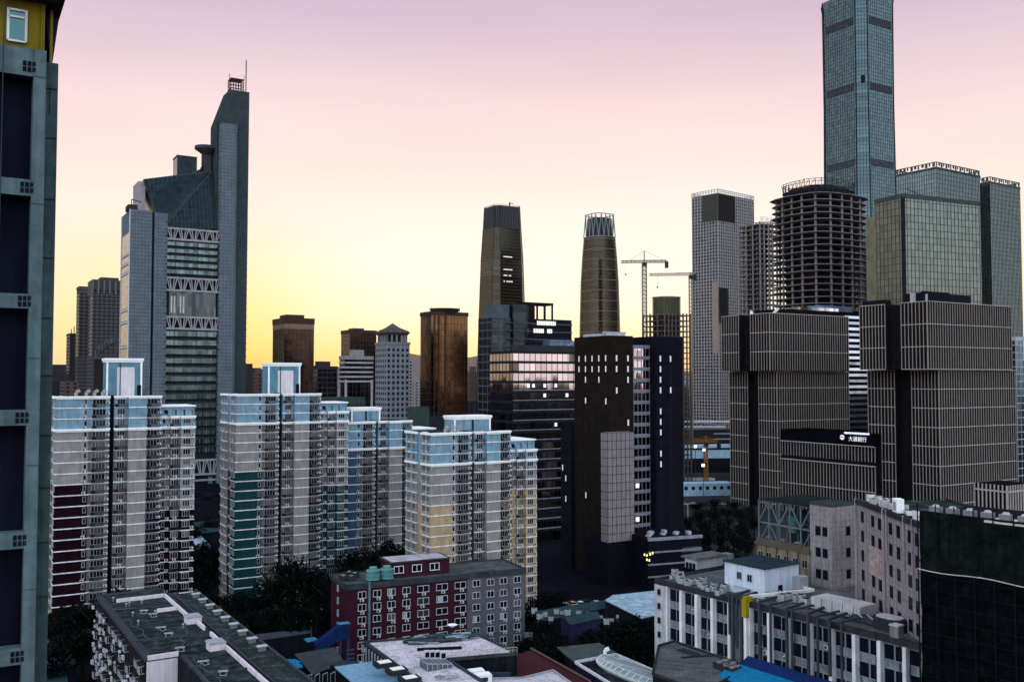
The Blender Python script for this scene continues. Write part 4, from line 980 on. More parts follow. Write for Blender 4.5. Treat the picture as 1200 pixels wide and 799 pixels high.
# blue banded block behind
rt, b, c, z, Fs = glass_tower('dark block with blue glass bands showing between and above the two brown ribbed towers', 'office_block', 918, 364, 600, 886, 1024, M('navy black cladding'), M('navy black cladding'), 0, 0, sides='R', cat='building')
mb = MB(); s0 = b * .66
for i in range(26): fbox(mb, Fs['R'], s0, b, z - 3 - i * 3.9, z - 1.2 - i * 3.9, -.1, .12)
mb.build('window_band', G('blue band glass', (.28, .34, .42), .12, cell=(40, 3.9), jit=.03, var=.3), rt)
MB().box(b * .2, b * .62, 2, 14, z, z + 3.4).build('rooftop_room', G('pale roof glass', (.5, .5, .55), .2, cell=(3, 8)), rt)
MB().box(b * .45, b * .8, 4, 16, z, z + 5.4).build('rooftop_hall', M('slate blue cladding'), rt)
# little ribbed block at the frame edge
rt, b, c, z = cbuild('small ribbed grey block at the foot of the larger brown ribbed tower', 'building', 1180, 569, 330, GZ, 1177, 1210, 'ribbed_annex')
MB().box(0, b, 0, 12, 0, z).build('wall', rib_bk, rt)
mb = MB(); grid(mb, faces(b, 12), 'RL', 0, z, 1.5, 30, .35, .5, .4); mb.build('fins', fin_h, rt)

# ================================================================== APARTMENT TOWERS
pent_pink = M('pale pink panel', (.62, .56, .60), .8, var=.08)
blue_d = M('teal blue render', (.10, .21, .27), .9)
wcol = M('shaded column render', (.125, .112, .115), .9, streak=.35)  # wall colour darkened to carry the shade of the recessed window columns
def apartment(label, xc, Y, pyroof, accent, acc_from, wing_accent, wing_from, shade=False, pent_px=None, pent_py=None, upper=None, door=True):
    X, _, _ = corner(xc, pyroof, Y, GZ, None, xc + 10); root = thing('apartment_tower', label, 'apartment tower', (X, Y, 0), GZ, 'banded apartment towers'); H = zt(pyroof, Y); fh = 2.84
    up = upper or blue_w
    # x0, x1, front offset, top lowered by floors, kind
    segs = [(0, 7.8, 0, 0, 'p'), (7.8, 13.0, .5, 0, 'w'), (14.2, 17.6, .9, 0, 'm'), (17.6, 22.2, -.5, 0, 'p2'), (22.2, 26.2, .7, 0, 'w'), (26.2, 28.8, 2.2, 2.0, 's'), (28.8, 31.4, 1.4, 2.0, 'm'), (31.4, 35.2, .5, 2.0, 'e')]
    depth = 16; walls = {}
    def wl(m, *a): walls.setdefault(m.name, (m, MB()))[1].box(*a)
    nF = int(H / fh)
    band = MB(); corn = MB(); big, mid, sml, rails, acs = [], [], [], [], []
    for x0, x1, off, low, kd in segs:
        top = H - low * fh
        zb = H - 3 * fh; wl(up if kd in ('p', 'p2', 'e') or low else up, x0, x1, off, depth, zb, top)
        za = H - (wing_from if kd in 'wse' and x0 > 20 or kd == 'm' and x0 > 20 else acc_from) * fh
        acc = wing_accent if x0 > 22 else (accent if kd == 'p' else grey_w); gw = wcol if kd in 'wms' else grey_w
        if x0 <= 22 and kd != 'p': za = 0
        if za > 0: wl(gw, x0, x1, off, depth, za, zb); wl(acc, x0, x1, off, depth, 0, za)
        else: wl(gw, x0, x1, off, depth, 0, zb)
        for k in range(0, nF):
            z = H - k * fh
            if z > top + .1: continue
            if k in (0, 3) or (low and k == 2): 
                corn.box(x0 - .12, x1 + .12, off - .55, off + 1, z - .35, z + .12); corn.box(x0, x1, off - .3, off + 1, z - .7, z - .35)
            else: band.box(x0 - .02, x1 + .02, off - .14, off + .3, z - .26, z)
            xm = (x0 + x1) / 2; zf = z - fh
            if kd == 'w': big.append((xm, off, zf + .85, 0)); rails.append((xm - .1, off, zf + .02, 0)); acs.append((x1 - .5, off - .1, zf + .9, 0))
            elif kd == 'm': mid.append((xm, off, zf + .85, 0)); rails.append((xm, off, zf + .02, 0)) if k % 2 == 0 else acs.append((xm, off, zf + .1, 0))
            elif kd == 's': sml.append((xm - .3, off, zf + .9, 0)); acs.append((xm + .7, off, zf + .1, 0))
            elif kd == 'p': sml.append((x1 - .75, off, zf + .9, 0)); acs.append((x1 - 1.0, off, zf + .05, 0)) if random.random() < .6 else None
            elif kd == 'e': mid.append(((x0 + x1) / 2 - .35, off, zf + .85, 0)); acs.append((x1 - .7, off, zf + .3, 0))
    # side wall with a recess
    for y0, y1, rec in ((0.0, 6, 0), (6, 8.4, 1.8), (8.4, 16, -.3)):
        for k in range(nF):
            z = H - k * fh
            (corn if k in (0, 3) else band).box(rec - (.5 if k in (0, 3) else .14), rec + .4, y0 - .05, y1 + .05, z - (.5 if k in (0, 3) else .26), z + (.1 if k in (0, 3) else 0))
            if rec < 1: 
                for yy in ((y0 + 1.6, y0 + 4.4) if y1 < 10 else (y0 + 2, y0 + 5.4)): mid.append((rec, yy, z - fh + .85, -90)); acs.append((rec, yy + 1.4, z - fh + .2, -90)) if random.random() < .7 else None
    wl(grey_w, -.3, .5, 8.4, 16, 0, H - 3 * fh); wl(up, -.3, .5, 8.4, 16, H - 3 * fh, H); 
    MB().box(13.0, 14.2, 2.6, depth, 0, H + .3).build('stair_slot', void, root)
    MB().box(.01, .25, 6, 8.4, 0, H).build('side_slot', void, root)
    for m, mb in walls.values(): mb.build('wall', m, root)
    band.build('floor_band', white, root); corn.build('cornice', white2, root)
    # inset lamps in the slot
    big.sort(key=lambda s: -s[2]); mid.sort(key=lambda s: -s[2]); acs.sort(key=lambda s: -s[2]); rails.sort(key=lambda s: -s[2])
    place(root, 'window', wins(3.2, 1.5, 4, 'b'), big, 60); place(root, 'narrow_window', wins(1.9, 1.5, 3, 'm'), mid, 90); place(root, 'small_window', wins(.7, 1.3, 1, 's'), sml, 50)
    place(root, 'balcony_rail', rail_mesh(3.2), rails, 60); place(root, 'air_conditioner', AC, acs, 80)
    # parapets and roof
    mb = MB(); mb.box(.3, 26, 1.2, 15.7, H - .1, H + .02); mb.build('roof', roof_d, root)
    mb = MB()
    for x in (29, 31.2, 33.4): mb.box(x - .9, x + .9, 1.0, 1.3, H - 2.0 * fh, H - 2.0 * fh + 1.7)
    mb.box(26.3, 35.2, 1.7, 14, H - 2.0 * fh, H - 2.0 * fh + 2.6); mb.build('wing_parapet', up, root)
    mb = MB(); mb.box(26, 35.5, 1.3, 14.2, H - 2.0 * fh + 2.6, H - 2.0 * fh + 3.0); mb.build('wing_cap', white2, root)
    mb = MB(); [mb.box(x - .45, x + .45, 1.6, 1.72, H - 2.0 * fh + .7, H - 2.0 * fh + 1.8) for x in (27.6, 30, 32.3, 34.2)]; mb.build('dormer_window', glass_k, root)
    if pent_px:
        yp = 5.5; Yp = Y + 7
        def SP(px): f = (px - 600) / F; Yq = Y + yp * ca; Xq = X - yp * sa; return (f * Yq - Xq) / (ca - f * sa)
        x0, x1 = SP(pent_px[0]), SP(pent_px[1]); zp = zt(pent_py, Yp + 6); x0 += .6
        MB().box(x0, x1, yp, yp + 6, H, zp).build('penthouse', blue_d if not shade else blue_w, root)
        mb = MB(); mb.box(x0 - .35, x1 + .35, yp - .35, yp + 6.35, zp - .1, zp + .55); mb.box(x0 - .15, x1 + .15, yp - .15, yp + 6.15, zp - .6, zp - .1); [mb.box(x, x + .5, yp - .08, yp + .2, H, zp - .5) for x in (x0, x1 - .5)]; mb.build('penthouse_cap', white2, root)
        if not shade:
            w_ = x1 - x0; MB().box(x0 + w_ * .3, x0 + w_ * .78, yp - .14, yp, H, zp - 1.9).build('pale_panel', pent_pink, root)
            MB().box(x0 + w_ * .86, x0 + w_ * .97, yp - .12, yp, H, H + 3).build('penthouse_door', void, root)
            mb = MB(); mb.beam((x0 + w_ * .38, yp - .3, H), (x0 + w_ * .38, yp - .3, zp - .6), .16); mb.build('pipe', rail_m, root)
        else: MB().box(x0 + (x1 - x0) * .48, x0 + (x1 - x0) * .53, yp - .14, yp, H, zp).build('penthouse_joint', M('dark joint'), root)
    return root, X, H
def roof_item(kind, label, tower, lx, ly, m=None, grp=None):
    root, X, H = tower; Y = root.location.y
    r = thing(kind, label, kind.replace('_', ' '), (X + lx * ca - ly * sa, Y + lx * sa + ly * ca, H + .03), GZ, grp); return r
tA = apartment('apartment tower with maroon panels on its lower floors', 66, 244, 465, maroon_w, 8.1, maroon_w, 11.1, pent_px=(122, 167), pent_py=422)
tB = apartment('apartment tower with dark green panels on its lower floors', 277, 278, 462, green_w, 8.1, green_w, 10.1, pent_px=(312, 352), pent_py=427)
tC = apartment('lower slate blue apartment tower half hidden between the green and ochre ones', 396, 300, 495, slate_w, 3.1, slate_w, 5.1, shade=True, pent_px=(410, 446), pent_py=479)
tD = apartment('apartment tower with ochre panels on its lower floors', 505, 262, 508, tan_w, 7.1, tan_w, 6.1, shade=True, pent_px=(530, 575), pent_py=489)
for t, lb, xs in ((tA, 'curved vent pipe on the roof of the maroon apartment tower', (5, 7.5, 9.5, 11.5)), (tD, 'curved vent pipe on the roof of the ochre apartment tower', (6, 8, 10))):
    for i, x in enumerate(xs):
        r = roof_item('roof_vent', lb, t, x, 3.0, grp='roof vents on the apartment towers')
        mb = MB(); mb.cyl(0, 0, 0, 1.1, .45, .45, 10); mb.beam((0, 0, 1.1), (.9, 0, 1.6), .8); mb.build('duct', M('dusty duct', (.32, .30, .30)), r)
for lb, cxp, Yq, x0 in (('white railing-topped stub block behind the ochre tower roof', 411, 330, 406),):
    pass

# ================================================================== NEAR CONCRETE BUILDING AT THE FRAME EDGE
Y = 48; Pn = W(50, 300, Y); root = thing('concrete_building', 'raw concrete building face close by, with tall dark openings and an olive penthouse', 'building', (Pn.x, Y, 0), GZ)
cn = M('weathered teal concrete', (.088, .128, .142), .85, var=.25, scale=1.2, streak=.35, bump=.15); cn2 = M('shaded teal concrete', (.045, .07, .075), .85, var=.3, scale=1.2, streak=.4)  # second concrete is a darker copy carrying the shading of the side pilaster
k = 1 / (ca + .5 * sa) * Y / F      # metres along the face per photo pixel
top = zt(60, Y); zz = [(60, 92), (212, 231), (345, 362), (480, 498), (622, 641), (757, 776)]
xp = -15 * k; x0 = -6.0
mb = MB(); mb.box(xp, 0, 0, 1.2, 0, top); mb.build('pillar', cn, root)
for a, b_ in zz: MB().box(x0, xp, .05, .9, zt(b_, Y), zt(a, Y) if a != 60 else top).build('crossbeam', cn, root)
zq = zt(757, Y)
while zq > 8: zq -= 5.95; MB().box(x0, xp, .05, .9, zq - .85, zq).build('crossbeam', cn, root)
MB().box(x0, xp + .01, 1.1, 8, 0, top - .3).build('dark_panel', M('dark navy panel', (.007, .008, .016), .6, streak=.3), root)
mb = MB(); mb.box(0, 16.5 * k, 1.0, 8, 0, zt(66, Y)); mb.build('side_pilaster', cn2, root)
mb = MB(); [mb.box(0.02, 16.5 * k - .02, .97, 1.0, zt(y, Y), zt(y, Y) + .06) for y in (98, 157, 230, 300, 372, 441, 512, 575, 640, 705)]; mb.box(.4 * k * 16, .45 * k * 16, .96, 1.0, zt(128, Y), zt(98, Y)); mb.build('form_joints', M('dark joint'), root)
mb = MB(); [mb.box(xp, -.02, -.03, 0, zt(y, Y), zt(y, Y) + .05) for y in (92, 240, 420, 545, 690)]; mb.build('form_joints', M('teal joint', (.06, .085, .095)), root)
for a, b_ in zz:
    mb = MB(); zc_ = (zt(a + (10 if a == 60 else 0), Y) + zt(b_, Y)) / 2
    for r_ in range(2):
        for q in range(3):
            x = xp - 12.5 * k + q * 5.6 * k; mb.box(x, x + 4.0 * k, .0, .06, zc_ - .27 + r_ * .30, zc_ - .27 + r_ * .30 + .24)
    mb.build('vent_grille', void, root)
ol = M('olive yellow render', (.17, .125, .015), .85, streak=.4)
zh = zt(8, Y)
MB().box(x0, -.6 * k * 2, .7, 7, top - .05, zh + .5).build('penthouse', ol, root)
mb = MB(); [mb.box(x, x + 1.6 * k, .55, .7, top, zh + .3) for x in (-6 * k, -3.6 * k)]; mb.beam((8 * k, 1.4, top - .4), (8 * k, 1.4, zh + .4), .14); mb.build('downpipe', M('olive pipe', (.2, .15, .03)), root)
wnd = MB(); wnd.m = 1; wnd.box(-44 * k, -24 * k, .62, .69, zt(48, Y), zt(15, Y)); wnd.m = 0
for x in (-45 * k, -24 * k): wnd.box(x - .06, x + .06, .52, .7, zt(50, Y), zt(13, Y))
for z in (zt(50, Y), zt(14, Y), zt(22, Y)): wnd.box(-45 * k, -24 * k, .52, .7, z - .05, z + .05)
wnd.build('window', [white, G('dusty blue pane', (.07, .14, .15), .25, cell=(9, 9))], root)
mb = MB(); mb.box(x0, 20 * k, -.9, 8, zh + .35, zh + .9); mb.build('roof_slab', M('slate soffit', (.07, .08, .10)), root)
mb = MB(); wedge(mb, [(2 * k, zh + .35), (19 * k, zh + .35), (12 * k, zt(56, Y)), (9 * k, zt(56, Y))], 2.2, 7.5); mb.build('roof_bracket', M('dark soffit', (.02, .02, .03)), root)
mb = MB(); mb.beam((-52.5 * k, -.3, 0), (-50.5 * k, -.3, zh), .05); mb.build('cable', steel_d, root)

# ================================================================== LONG OLD FLATS (bottom)
zR = 22.0
def loc_of(px, py, z, org, a):
    p = onz(px, py, z); v = Vector((p.x - org[0], p.y - org[1])); c_, s_ = math.cos(R(a)), math.sin(R(a)); return v.x * c_ + v.y * s_, -v.x * s_ + v.y * c_
o0 = onz(172, 773, zR); ABL = 32; root = thing('old_flats', 'long old block of flats with felt roofs, white inner parapets and barred windows', 'building', (o0.x, o0.y, 0), ABL); org = (o0.x, o0.y)
L0 = 55.0
mb = MB(); mb.box(0, 13.5, 0, L0, 0, zR - .05); mb.box(5, 13.5, -48, 0, 0, zR - .06); mb.box(13.5, 22, -50, L0 + 3, 0, zR - 2.2); mb.build('wall', M('old plaster', (.02, .02, .026), .9, streak=.5), root)
MB().box(0, 13.4, .2, L0 - .2, zR - .05, zR).build('roof', roof_d, root); MB().box(5.2, 13.4, -48, .2, zR - .06, zR - .015).build('roof', roof_d, root)
MB().box(13.8, 21.9, -50, L0 + 2.8, zR - 2.2, zR - 2.1).build('side_roof', M('green grey felt', (.018, .024, .024), .95, var=.8, scale=.9, streak=0), root)
mb = MB(); mb.box(-.25, .25, 0, L0, zR - .2, zR + .35); mb.box(0, 13.5, L0 - .3, L0, zR, zR + .4); mb.box(21.6, 22.1, -50, L0 + 3, zR - 2.2, zR - 1.5); mb.box(16.4, 16.9, -50, L0, zR - 2.2, zR - 1.75); mb.box(-.3, 1.2, 0, L0, zR - .25, zR + .03); mb.build('parapet', M('dark coping', (.045, .05, .06)), root)
pinkp = M('pale pink parapet paint', (.60, .52, .56), .8, var=.1)
mb = MB()
for (x0_, y0_, x1_, y1_) in ((2.6, 46.5, 12.8, 46.9), (12.4, 25, 12.8, 46.9), (8.2, 33.0, 12.4, 33.4), (12.9, 14, 13.3, 25), (13.0, -48, 13.4, 10), (0, -.45, 5.2, 0)):
    L = max(x1_ - x0_, y1_ - y0_); n = max(1, int(L / 9))
    for i in range(n):
        if x1_ - x0_ > y1_ - y0_: mb.box(x0_ + L * i / n + .1, x0_ + L * (i + 1) / n - .1, y0_, y1_, zR - .02, zR + .75)
        else: mb.box(x0_, x1_, y0_ + L * i / n + .15, y0_ + L * (i + 1) / n - .15, zR - .02, zR + .75)
mb.box(-.02, 5.0, -.5, -.02, 2, zR - .3)
mb.build('inner_parapet', pinkp, root)
mb = MB(); mb.box(.2, 13.3, 12, 12.4, zR, zR + .25); mb.box(5.3, 5.8, -47, -2, zR, zR + .5); mb.box(5.3, 13.3, -14.4, -14, zR, zR + .3); mb.build('roof_kerb', M('dark coping'), root)
mb = MB()
for i in range(40): y = -47 + i * 2.55; mb.box(.6 if y > 0 else 6, 12.6, y, y + .06, zR - .01, zR + .012)
mb.build('felt_seams', M('felt seam', (.04, .048, .052)), root)
mb = MB()
for i in range(64): y = -50 + i * 1.65; mb.box(14, 21.5, y, y + .05, zR - 2.12, zR - 2.06)
mb.build('side_roof_seams', M('felt seam'), root)
# barred window cages down the street side
mb = MB(); mb.m = 1; mb.box(-.05, .0, -1.1, 1.1, 0, 1.3); mb.box(-.95, 0, -1.2, 1.2, 1.42, 1.5); mb.m = 0
for y in (-1.1, -.55, 0, .55, 1.1): mb.box(-.82, -.76, y - .035, y + .035, 0, 1.5)
for z in (0, .7, 1.45): mb.box(-.83, -.74, -1.15, 1.15, z - .04, z + .04)
mb.box(-.86, 0, -1.15, -1.09, 0, .08); mb.box(-.86, 0, -1.15, -1.09, 1.3, 1.38); mb.box(-.5, -.44, -1.15, -1.1, 0, 1.4)
cage = mb.mesh('window_cage', [M('white bars', (.40, .40, .43)), M('rusty cage lid', (.025, .022, .022), var=.6)])
spots = []
for f_ in range(7):
    for i in range(14):
        if random.random() < .66: spots.append((-.02 - random.random() * .15, 2.2 + i * 3.85 + random.uniform(-.3, .3), zR - 2.6 - f_ * 2.85 + random.uniform(-.15, .15), 0))
place(root, 'window_cage', cage, spots, 100)
mb = MB()
for i in range(60):
    y = random.uniform(1, 53); z = zR - random.uniform(1, 18); mb.box(-1.1 - random.random() * .3, -.9, y, y + random.uniform(.3, 1.1), z, z + random.uniform(.3, .9))
mb.build('laundry', M('pale laundry', (.5, .5, .55), var=.5, scale=3), root, kind='stuff')
def solar(px, py, kind=0, z=zR):
    p = onz(px, py, z); W2 = .7; r = thing('solar_heater', 'pale tilted solar water heater lying on the felt roof of the old flats', 'solar heater', (p.x, p.y, z), ABL + (kind * 20 - 20), 'solar heaters on the old flats')
    m = M('dull galvanised', (.32, .32, .35), .6)
    mb = MB(); 
    for i in range(4): mb.beam((-.5 + i * .28, -.7, .12), (-.5 + i * .28, .3, .6), .1)
    mb.build('tubes', glass_k, r); mb = MB(); mb.beam((-1.3, .2 + .5 * kind, .75), (1.0, .35 - .3 * kind, .75), .34); mb.build('tank', m, r)
    mb = MB(); [mb.beam((x, .3, .6), (x, .3, 0), .08) for x in (-.9, .8)]; [mb.beam((x, -.8, .1), (x, .3, .65), .08) for x in (-.7, .6)]; mb.beam((-.8, -.8, .1), (.8, -.8, .1), .1); mb.build('frame', m, r); r.scale = (W2, W2, W2)
for i, (px, py) in enumerate(((169, 718), (180, 722), (190, 738), (198, 745), (212, 762), (240, 778), (262, 790))): solar(px, py, i % 3)
def hatch(px, py, label):
    p = onz(px, py, zR); r = thing('roof_hatch', label, 'roof hatch', (p.x, p.y, zR), ABL)
    MB().box(-1.4, 1.4, -1.3, 1.3, 0, 1.25).build('hatch_wall', pinkp, r); mb = MB(); wedge(mb, [(-1.6, 1.25), (1.6, 1.25), (1.3, 1.5), (-1.3, 1.5)], -1.5, 1.5); mb.build('lid', M('grey lid', (.30, .30, .33)), r)
hatch(253, 760, 'white boxed roof hatch on the felt roof of the old flats'); hatch(226, 729, 'farther small roof hatch against the long white parapet of the old flats')
for i in range(9):
    y = L0 - 3 - i * 6.2; c_, s_ = math.cos(R(ABL)), math.sin(R(ABL)); lx = 20.6
    r = thing('roof_vent', 'short capped vent in the row along the outer roof edge of the old flats', 'roof vent', (org[0] + lx * c_ - y * s_, org[1] + lx * s_ + y * c_, zR - 2.1), ABL, 'roof vents of the old flats')
    MB().box(-.7, .7, -.4, .4, 0, .75).build('vent_box', conc, r); MB().box(-.95, .95, -.6, .6, .75, .95).build('vent_cap', M('pale cap', (.42, .42, .45)), r)

random.seed(77)
for i in range(9):
    lx, ly = random.uniform(2, 12), random.uniform(2, 50); c_, s_ = math.cos(R(ABL)), math.sin(R(ABL))
    r = thing('vent_stack', 'thin capped vent stack poking out of the felt roof of the old flats', 'vent', (org[0] + lx * c_ - ly * s_, org[1] + lx * s_ + ly * c_, zR), ABL, 'vent stacks of the old flats'); mb = MB(); mb.cyl(0, 0, 0, .8, .14, n=8); mb.build('stack', conc, r); mb = MB(); mb.cyl(0, 0, .8, .95, .26, .2, 8); mb.build('cap', steel_l, r)
for i, (x0_, y0_, x1_, y1_) in enumerate(((1, 40, 12, 38), (2, 30, 3.5, 8), (12, 22, 6, 3), (7, -3, 8, -44), (15, 50, 19, 30), (19, 26, 15, -10))):
    z = zR + .06 if x0_ < 14 else zR - 2.02; r = thing('roof_cable', 'thin cable lying slack across the roof of the old flats', 'cable', (org[0], org[1], z), ABL, 'cables on the old flats roof'); mb = MB(); pv = None
    for t in range(13):
        q_ = t / 12; pt = (x0_ + (x1_ - x0_) * q_ + .5 * math.sin(t * 1.3 + i), y0_ + (y1_ - y0_) * q_ + .4 * math.cos(t * 1.7), 0)
        if pv: mb.beam(pv, pt, .09)
        pv = pt
    mb.build('cable_run', M('grey cable', (.10, .10, .11)), r)
# ================================================================== RED BRICK BUILDING
zB = 20.7; X, b, c = corner(405, 684, 225, 25, 388, 615); root = thing('brick_building', 'dark red brick building with a grey end and white-framed windows', 'building', (X, 225, 0), 25); cb, sb_ = math.cos(R(25)), math.sin(R(25))
def SB(px): f = (px - 600) / F; return (f * 225 - X) / (cb - f * sb_)
sg = SB(548); grey_b = M('grey painted brick', (.095, .09, .11), .9, streak=.25)
MB().box(0, sg, 0, 14, 0, zB).build('brick_wall', brick_w, root); MB().box(sg, b, 0, 14, 0, zB).build('grey_wall', grey_b, root)
MB().box(.4, b - .4, .4, 13.6, zB, zB + .06).build('roof', roof_g, root)
mb = MB(); mb.box(-.25, b + .25, -.3, .3, zB - 1.0, zB + .3); mb.box(-.25, .3, -.3, 14.2, zB - .8, zB + .3); mb.box(b - .3, b + .25, -.3, 14.2, zB - .4, zB + .3); mb.box(0, b, 13.7, 14.2, zB - .4, zB + .3); mb.build('parapet', M('slate coping', (.035, .042, .05), var=.4), root)
cols = [(426, 1.9), (443.5, 1.9), (460, 1.9), (477.5, 2.0), (497, 2.9), (518.7, 2.9), (540, 2.9), (558.6, 1.9), (575, 1.9), (590, 1.9), (606, 1.8)]
for wd in (1.9, 2.9):
    sp = [(SB(px), 0, zB - 3.2 - 2.97 * r_, 0) for r_ in range(6) for px, q in cols if (q > 2.5) == (wd > 2.5)]
    place(root, 'window', wins(wd, 1.55, 2, 'bk', fr=M('brick window frame', (.55, .53, .55)), t=.11), sp)
mb = MB(); [mb.box(SB(px) - q * .4, SB(px) + q * .1, -.06, -.045, zB - 3.1 - 2.97 * r_, zB - 1.8 - 2.97 * r_) for (px, q), r_ in ((cols[5], 1), (cols[3], 2), (cols[9], 3), (cols[2], 0), (cols[7], 3))]; mb.build('curtain', M('pale curtain', (.30, .36, .40)), root)
place(root, 'air_conditioner', AC, [(SB(px) + random.uniform(-.4, .5), 0, zB - 3.95 - 2.97 * r_, 0) for r_ in range(6) for px, q in cols if random.random() < .62])
mb = MB(); mb.beam((SB(434), -.25, 0), (SB(434), -.25, zB + .6), .5); mb.build('duct', M('teal duct', (.10, .14, .17)), root)
mb = MB(); [mb.box(-.5, -.02, 6, 6.15, zB - 2.97 * i - 2.5, zB - 2.97 * i - .8) or mb.box(-.5, -.02, 6, 7.2, zB - 2.97 * i - 2.5, zB - 2.97 * i - 2.35) or mb.box(-.5, -.4, 6, 7.2, zB - 2.97 * i - 1.6, zB - 2.97 * i - 1.5) for i in range(6)]; mb.build('service_ladder', M('white bars'), root)
# roof house
ry = 3.4; X0 = SB(458) + 1.2; X1 = SB(533); rh = MB(); rh.box(X0, X1, ry, ry + 8, zB + .06, zB + 3.7); rh.build('roof_house', brick_w, root)
MB().box(X0 - .3, X1 + .3, ry - .3, ry + 8.3, zB + 3.7, zB + 3.95).build('roof_house_slab', M('slate coping'), root)
MB().box(X0 + .4, X1 - .4, ry + .3, ry + 7.6, zB + 3.95, zB + 4.0).build('roof_house_felt', M('pale felt', (.34, .32, .35), var=.4), root)
place(root, 'roof_house_window', win_mesh(2.4, 1.7, 2, key='rh', t=.13), [(X0 + 2.2, ry, zB + 1.2, 0), (X0 + 6.9, ry, zB + 1.2, 0), (X0 + 11.6, ry, zB + 1.2, 0)])
def tank(px, label, dx=0):
    lx = SB(px) + .4; ly = 2.2; r = thing('water_tank', label, 'water tank', (X + lx * cb - ly * sb_, 225 + lx * sb_ + ly * cb, zB + .06), 25, 'teal water tanks')
    mt = M('teal fibreglass', (.07, .19, .19), .6, var=.25, scale=1.5)
    mb = MB(); mb.cyl(0, 0, .5, 2.7, 1.55, 1.6, 18); mb.cyl(0, 0, 2.7, 3.2, 1.25, .9, 18); mb.build('tank_body', mt, r); mb = MB(); [mb.cyl(0, 0, z, z + .12, 1.72, 1.72, 18) for z in (.5, 1.5, 2.6)]; mb.cyl(0, 0, 3.2, 3.45, .95, .95, 12); mb.build('hoop', M('pale teal', (.14, .27, .27)), r)
    mb = MB(); [mb.box(x - .15, x + .15, y - .15, y + .15, 0, .5) for x in (-1, 1) for y in (-1, 1)]; mb.build('stand', steel_d, r)
tank(440, 'teal round cooling tank farther from the brick roof house'); tank(456, 'teal round cooling tank right against the brick roof house')
for px, ly in ((420, 5), (428, 8), (412, 6), (424, 10)):
    lx = SB(px); r = thing('roof_unit', 'low dark cooling unit near the ladder end of the brick roof', 'air conditioner', (X + lx * cb - ly * sb_, 225 + lx * sb_ + ly * cb, zB + .06), 25, 'units on the brick roof'); MB().box(-1, 1, -.7, .7, .2, 1.2).build('casing', conc_d, r); mb = MB(); mb.cyl(0, 0, 1.2, 1.35, .5, n=10); mb.build('fan', conc, r)
mb_ = None
# blue stair cover against the brick end wall
p = W(404, 728, 222); root = thing('stair_cover', 'royal blue plastic cover over an outside stair on the brick end wall', 'stair cover', (p.x, p.y, 0), 25)
zt0, zt1_ = zt(728, 222), zt(752, 222); mb = MB(); bl = M('royal blue sheet', (.008, .022, .085), .5, var=.3)
k2 = 222 / F
wedge(mb, [(-1.9, zt0 - 3.5), (.6, zt0 - 3.5), (.6, zt0), (-1.9, zt0)], -2.4, -.4); mb.build('top_cover', bl, root)
mb = MB(); wedge(mb, [(-7.6, zt1_ - 2), (-1.9, zt0 - 3.3), (-1.9, zt0 - .3), (-7.4, zt1_ + 1)], -2.4, -.5); mb.build('slope_cover', bl, root)
mb = MB(); mb.box(-2.0, .7, -2.5, -.3, zt0, zt0 + .1); mb.build('cap', M('sky blue sheet', (.04, .17, .28)), root)
mb = MB(); [mb.beam((x, y, 0), (x, y, zt0 - 3.4 if x > -3 else zt1_ - 2), .16) for x in (-7, -1.5, .4) for y in (-2.2, -.7)]; [mb.box(-.1, 1.6, -2.7, -2.6, zt(757 + i * 5, 222), zt(759 + i * 5, 222)) for i in range(4)]; mb.build('stair_frame', M('dull blue steel', (.05, .07, .14)), root)

# ================================================================== PALE FLAT ROOF BLOCK (bottom middle)
def roof_poly(pxs, z): return [tuple(onz(a, b_, z)[:2]) for a, b_ in pxs]
def rooted(name, label, cat, P0, group=None): return thing(name, label, cat, (P0[0], P0[1], 0), 0, group)
def rel(pts, P0): return [(p[0] - P0[0], p[1] - P0[1]) for p in pts]
zP = 19.0; P = roof_poly([(428, 753), (556, 742), (606, 766), (524, 773)], zP); A_, B_, C_, D_ = P
d1 = Vector((13, -24)).normalized(); Dn = (D_[0] + d1.x * 26, D_[1] + d1.y * 26); En = (A_[0] + d1.x * 46, A_[1] + d1.y * 46)
root = rooted('flat_roof_block', 'low block with a pale weathered flat roof in front of the brick building', 'building', A_)
pts = rel([A_, B_, C_, D_, Dn, En], A_)
MB().prism(pts, 0, zP - .05).build('wall', M('dark service wall', (.012, .014, .018), streak=.5), root)
def inset(pts, k=.985):
    cx_ = sum(p[0] for p in pts) / len(pts); cy_ = sum(p[1] for p in pts) / len(pts); return [(cx_ + (p[0] - cx_) * k, cy_ + (p[1] - cy_) * k) for p in pts]
pale_r = M('pale weathered roof', (.42, .37, .42), .9, var=.3, scale=.9, streak=.35)
MB().prism(pts, zP - .05, zP).build('roof', pale_r, root)
mb = MB()
for a, b_ in zip(pts, pts[1:] + pts[:1]): mb.beam((*a, zP + .1), (*b_, zP + .1), .5, .55)
mb.build('parapet', M('slate coping'), root)
mb = MB()
for a, b_, n in ((pts[2], pts[3], 16),):
    for i in range(n + 1): x = a[0] + (b_[0] - a[0]) * i / n; y = a[1] + (b_[1] - a[1]) * i / n; mb.beam((x, y, zP + .3), (x, y, zP + 1.3), .07)
    mb.beam((*a, zP + 1.3), (*b_, zP + 1.3), .08); mb.beam((*a, zP + .8), (*b_, zP + .8), .06)
mb.build('railing', M('rusty pale rail', (.42, .33, .30)), root)
q = Vector(pts[0]); n_ = Vector((d1.x, d1.y)); mb = MB(); pan = MB()
mb = MB()
for i in range(16):
    a = q + n_ * (i * 1.6); mb.beam((a.x - .35, a.y, zP - 4), (a.x - .35, a.y, zP - .4), .3)
mb.build('wall_ribs', M('pale rib', (.22, .24, .27)), root)
def at_root(px, py, z, P0): p_ = onz(px, py, z); return p_.x - P0[0], p_.y - P0[1]
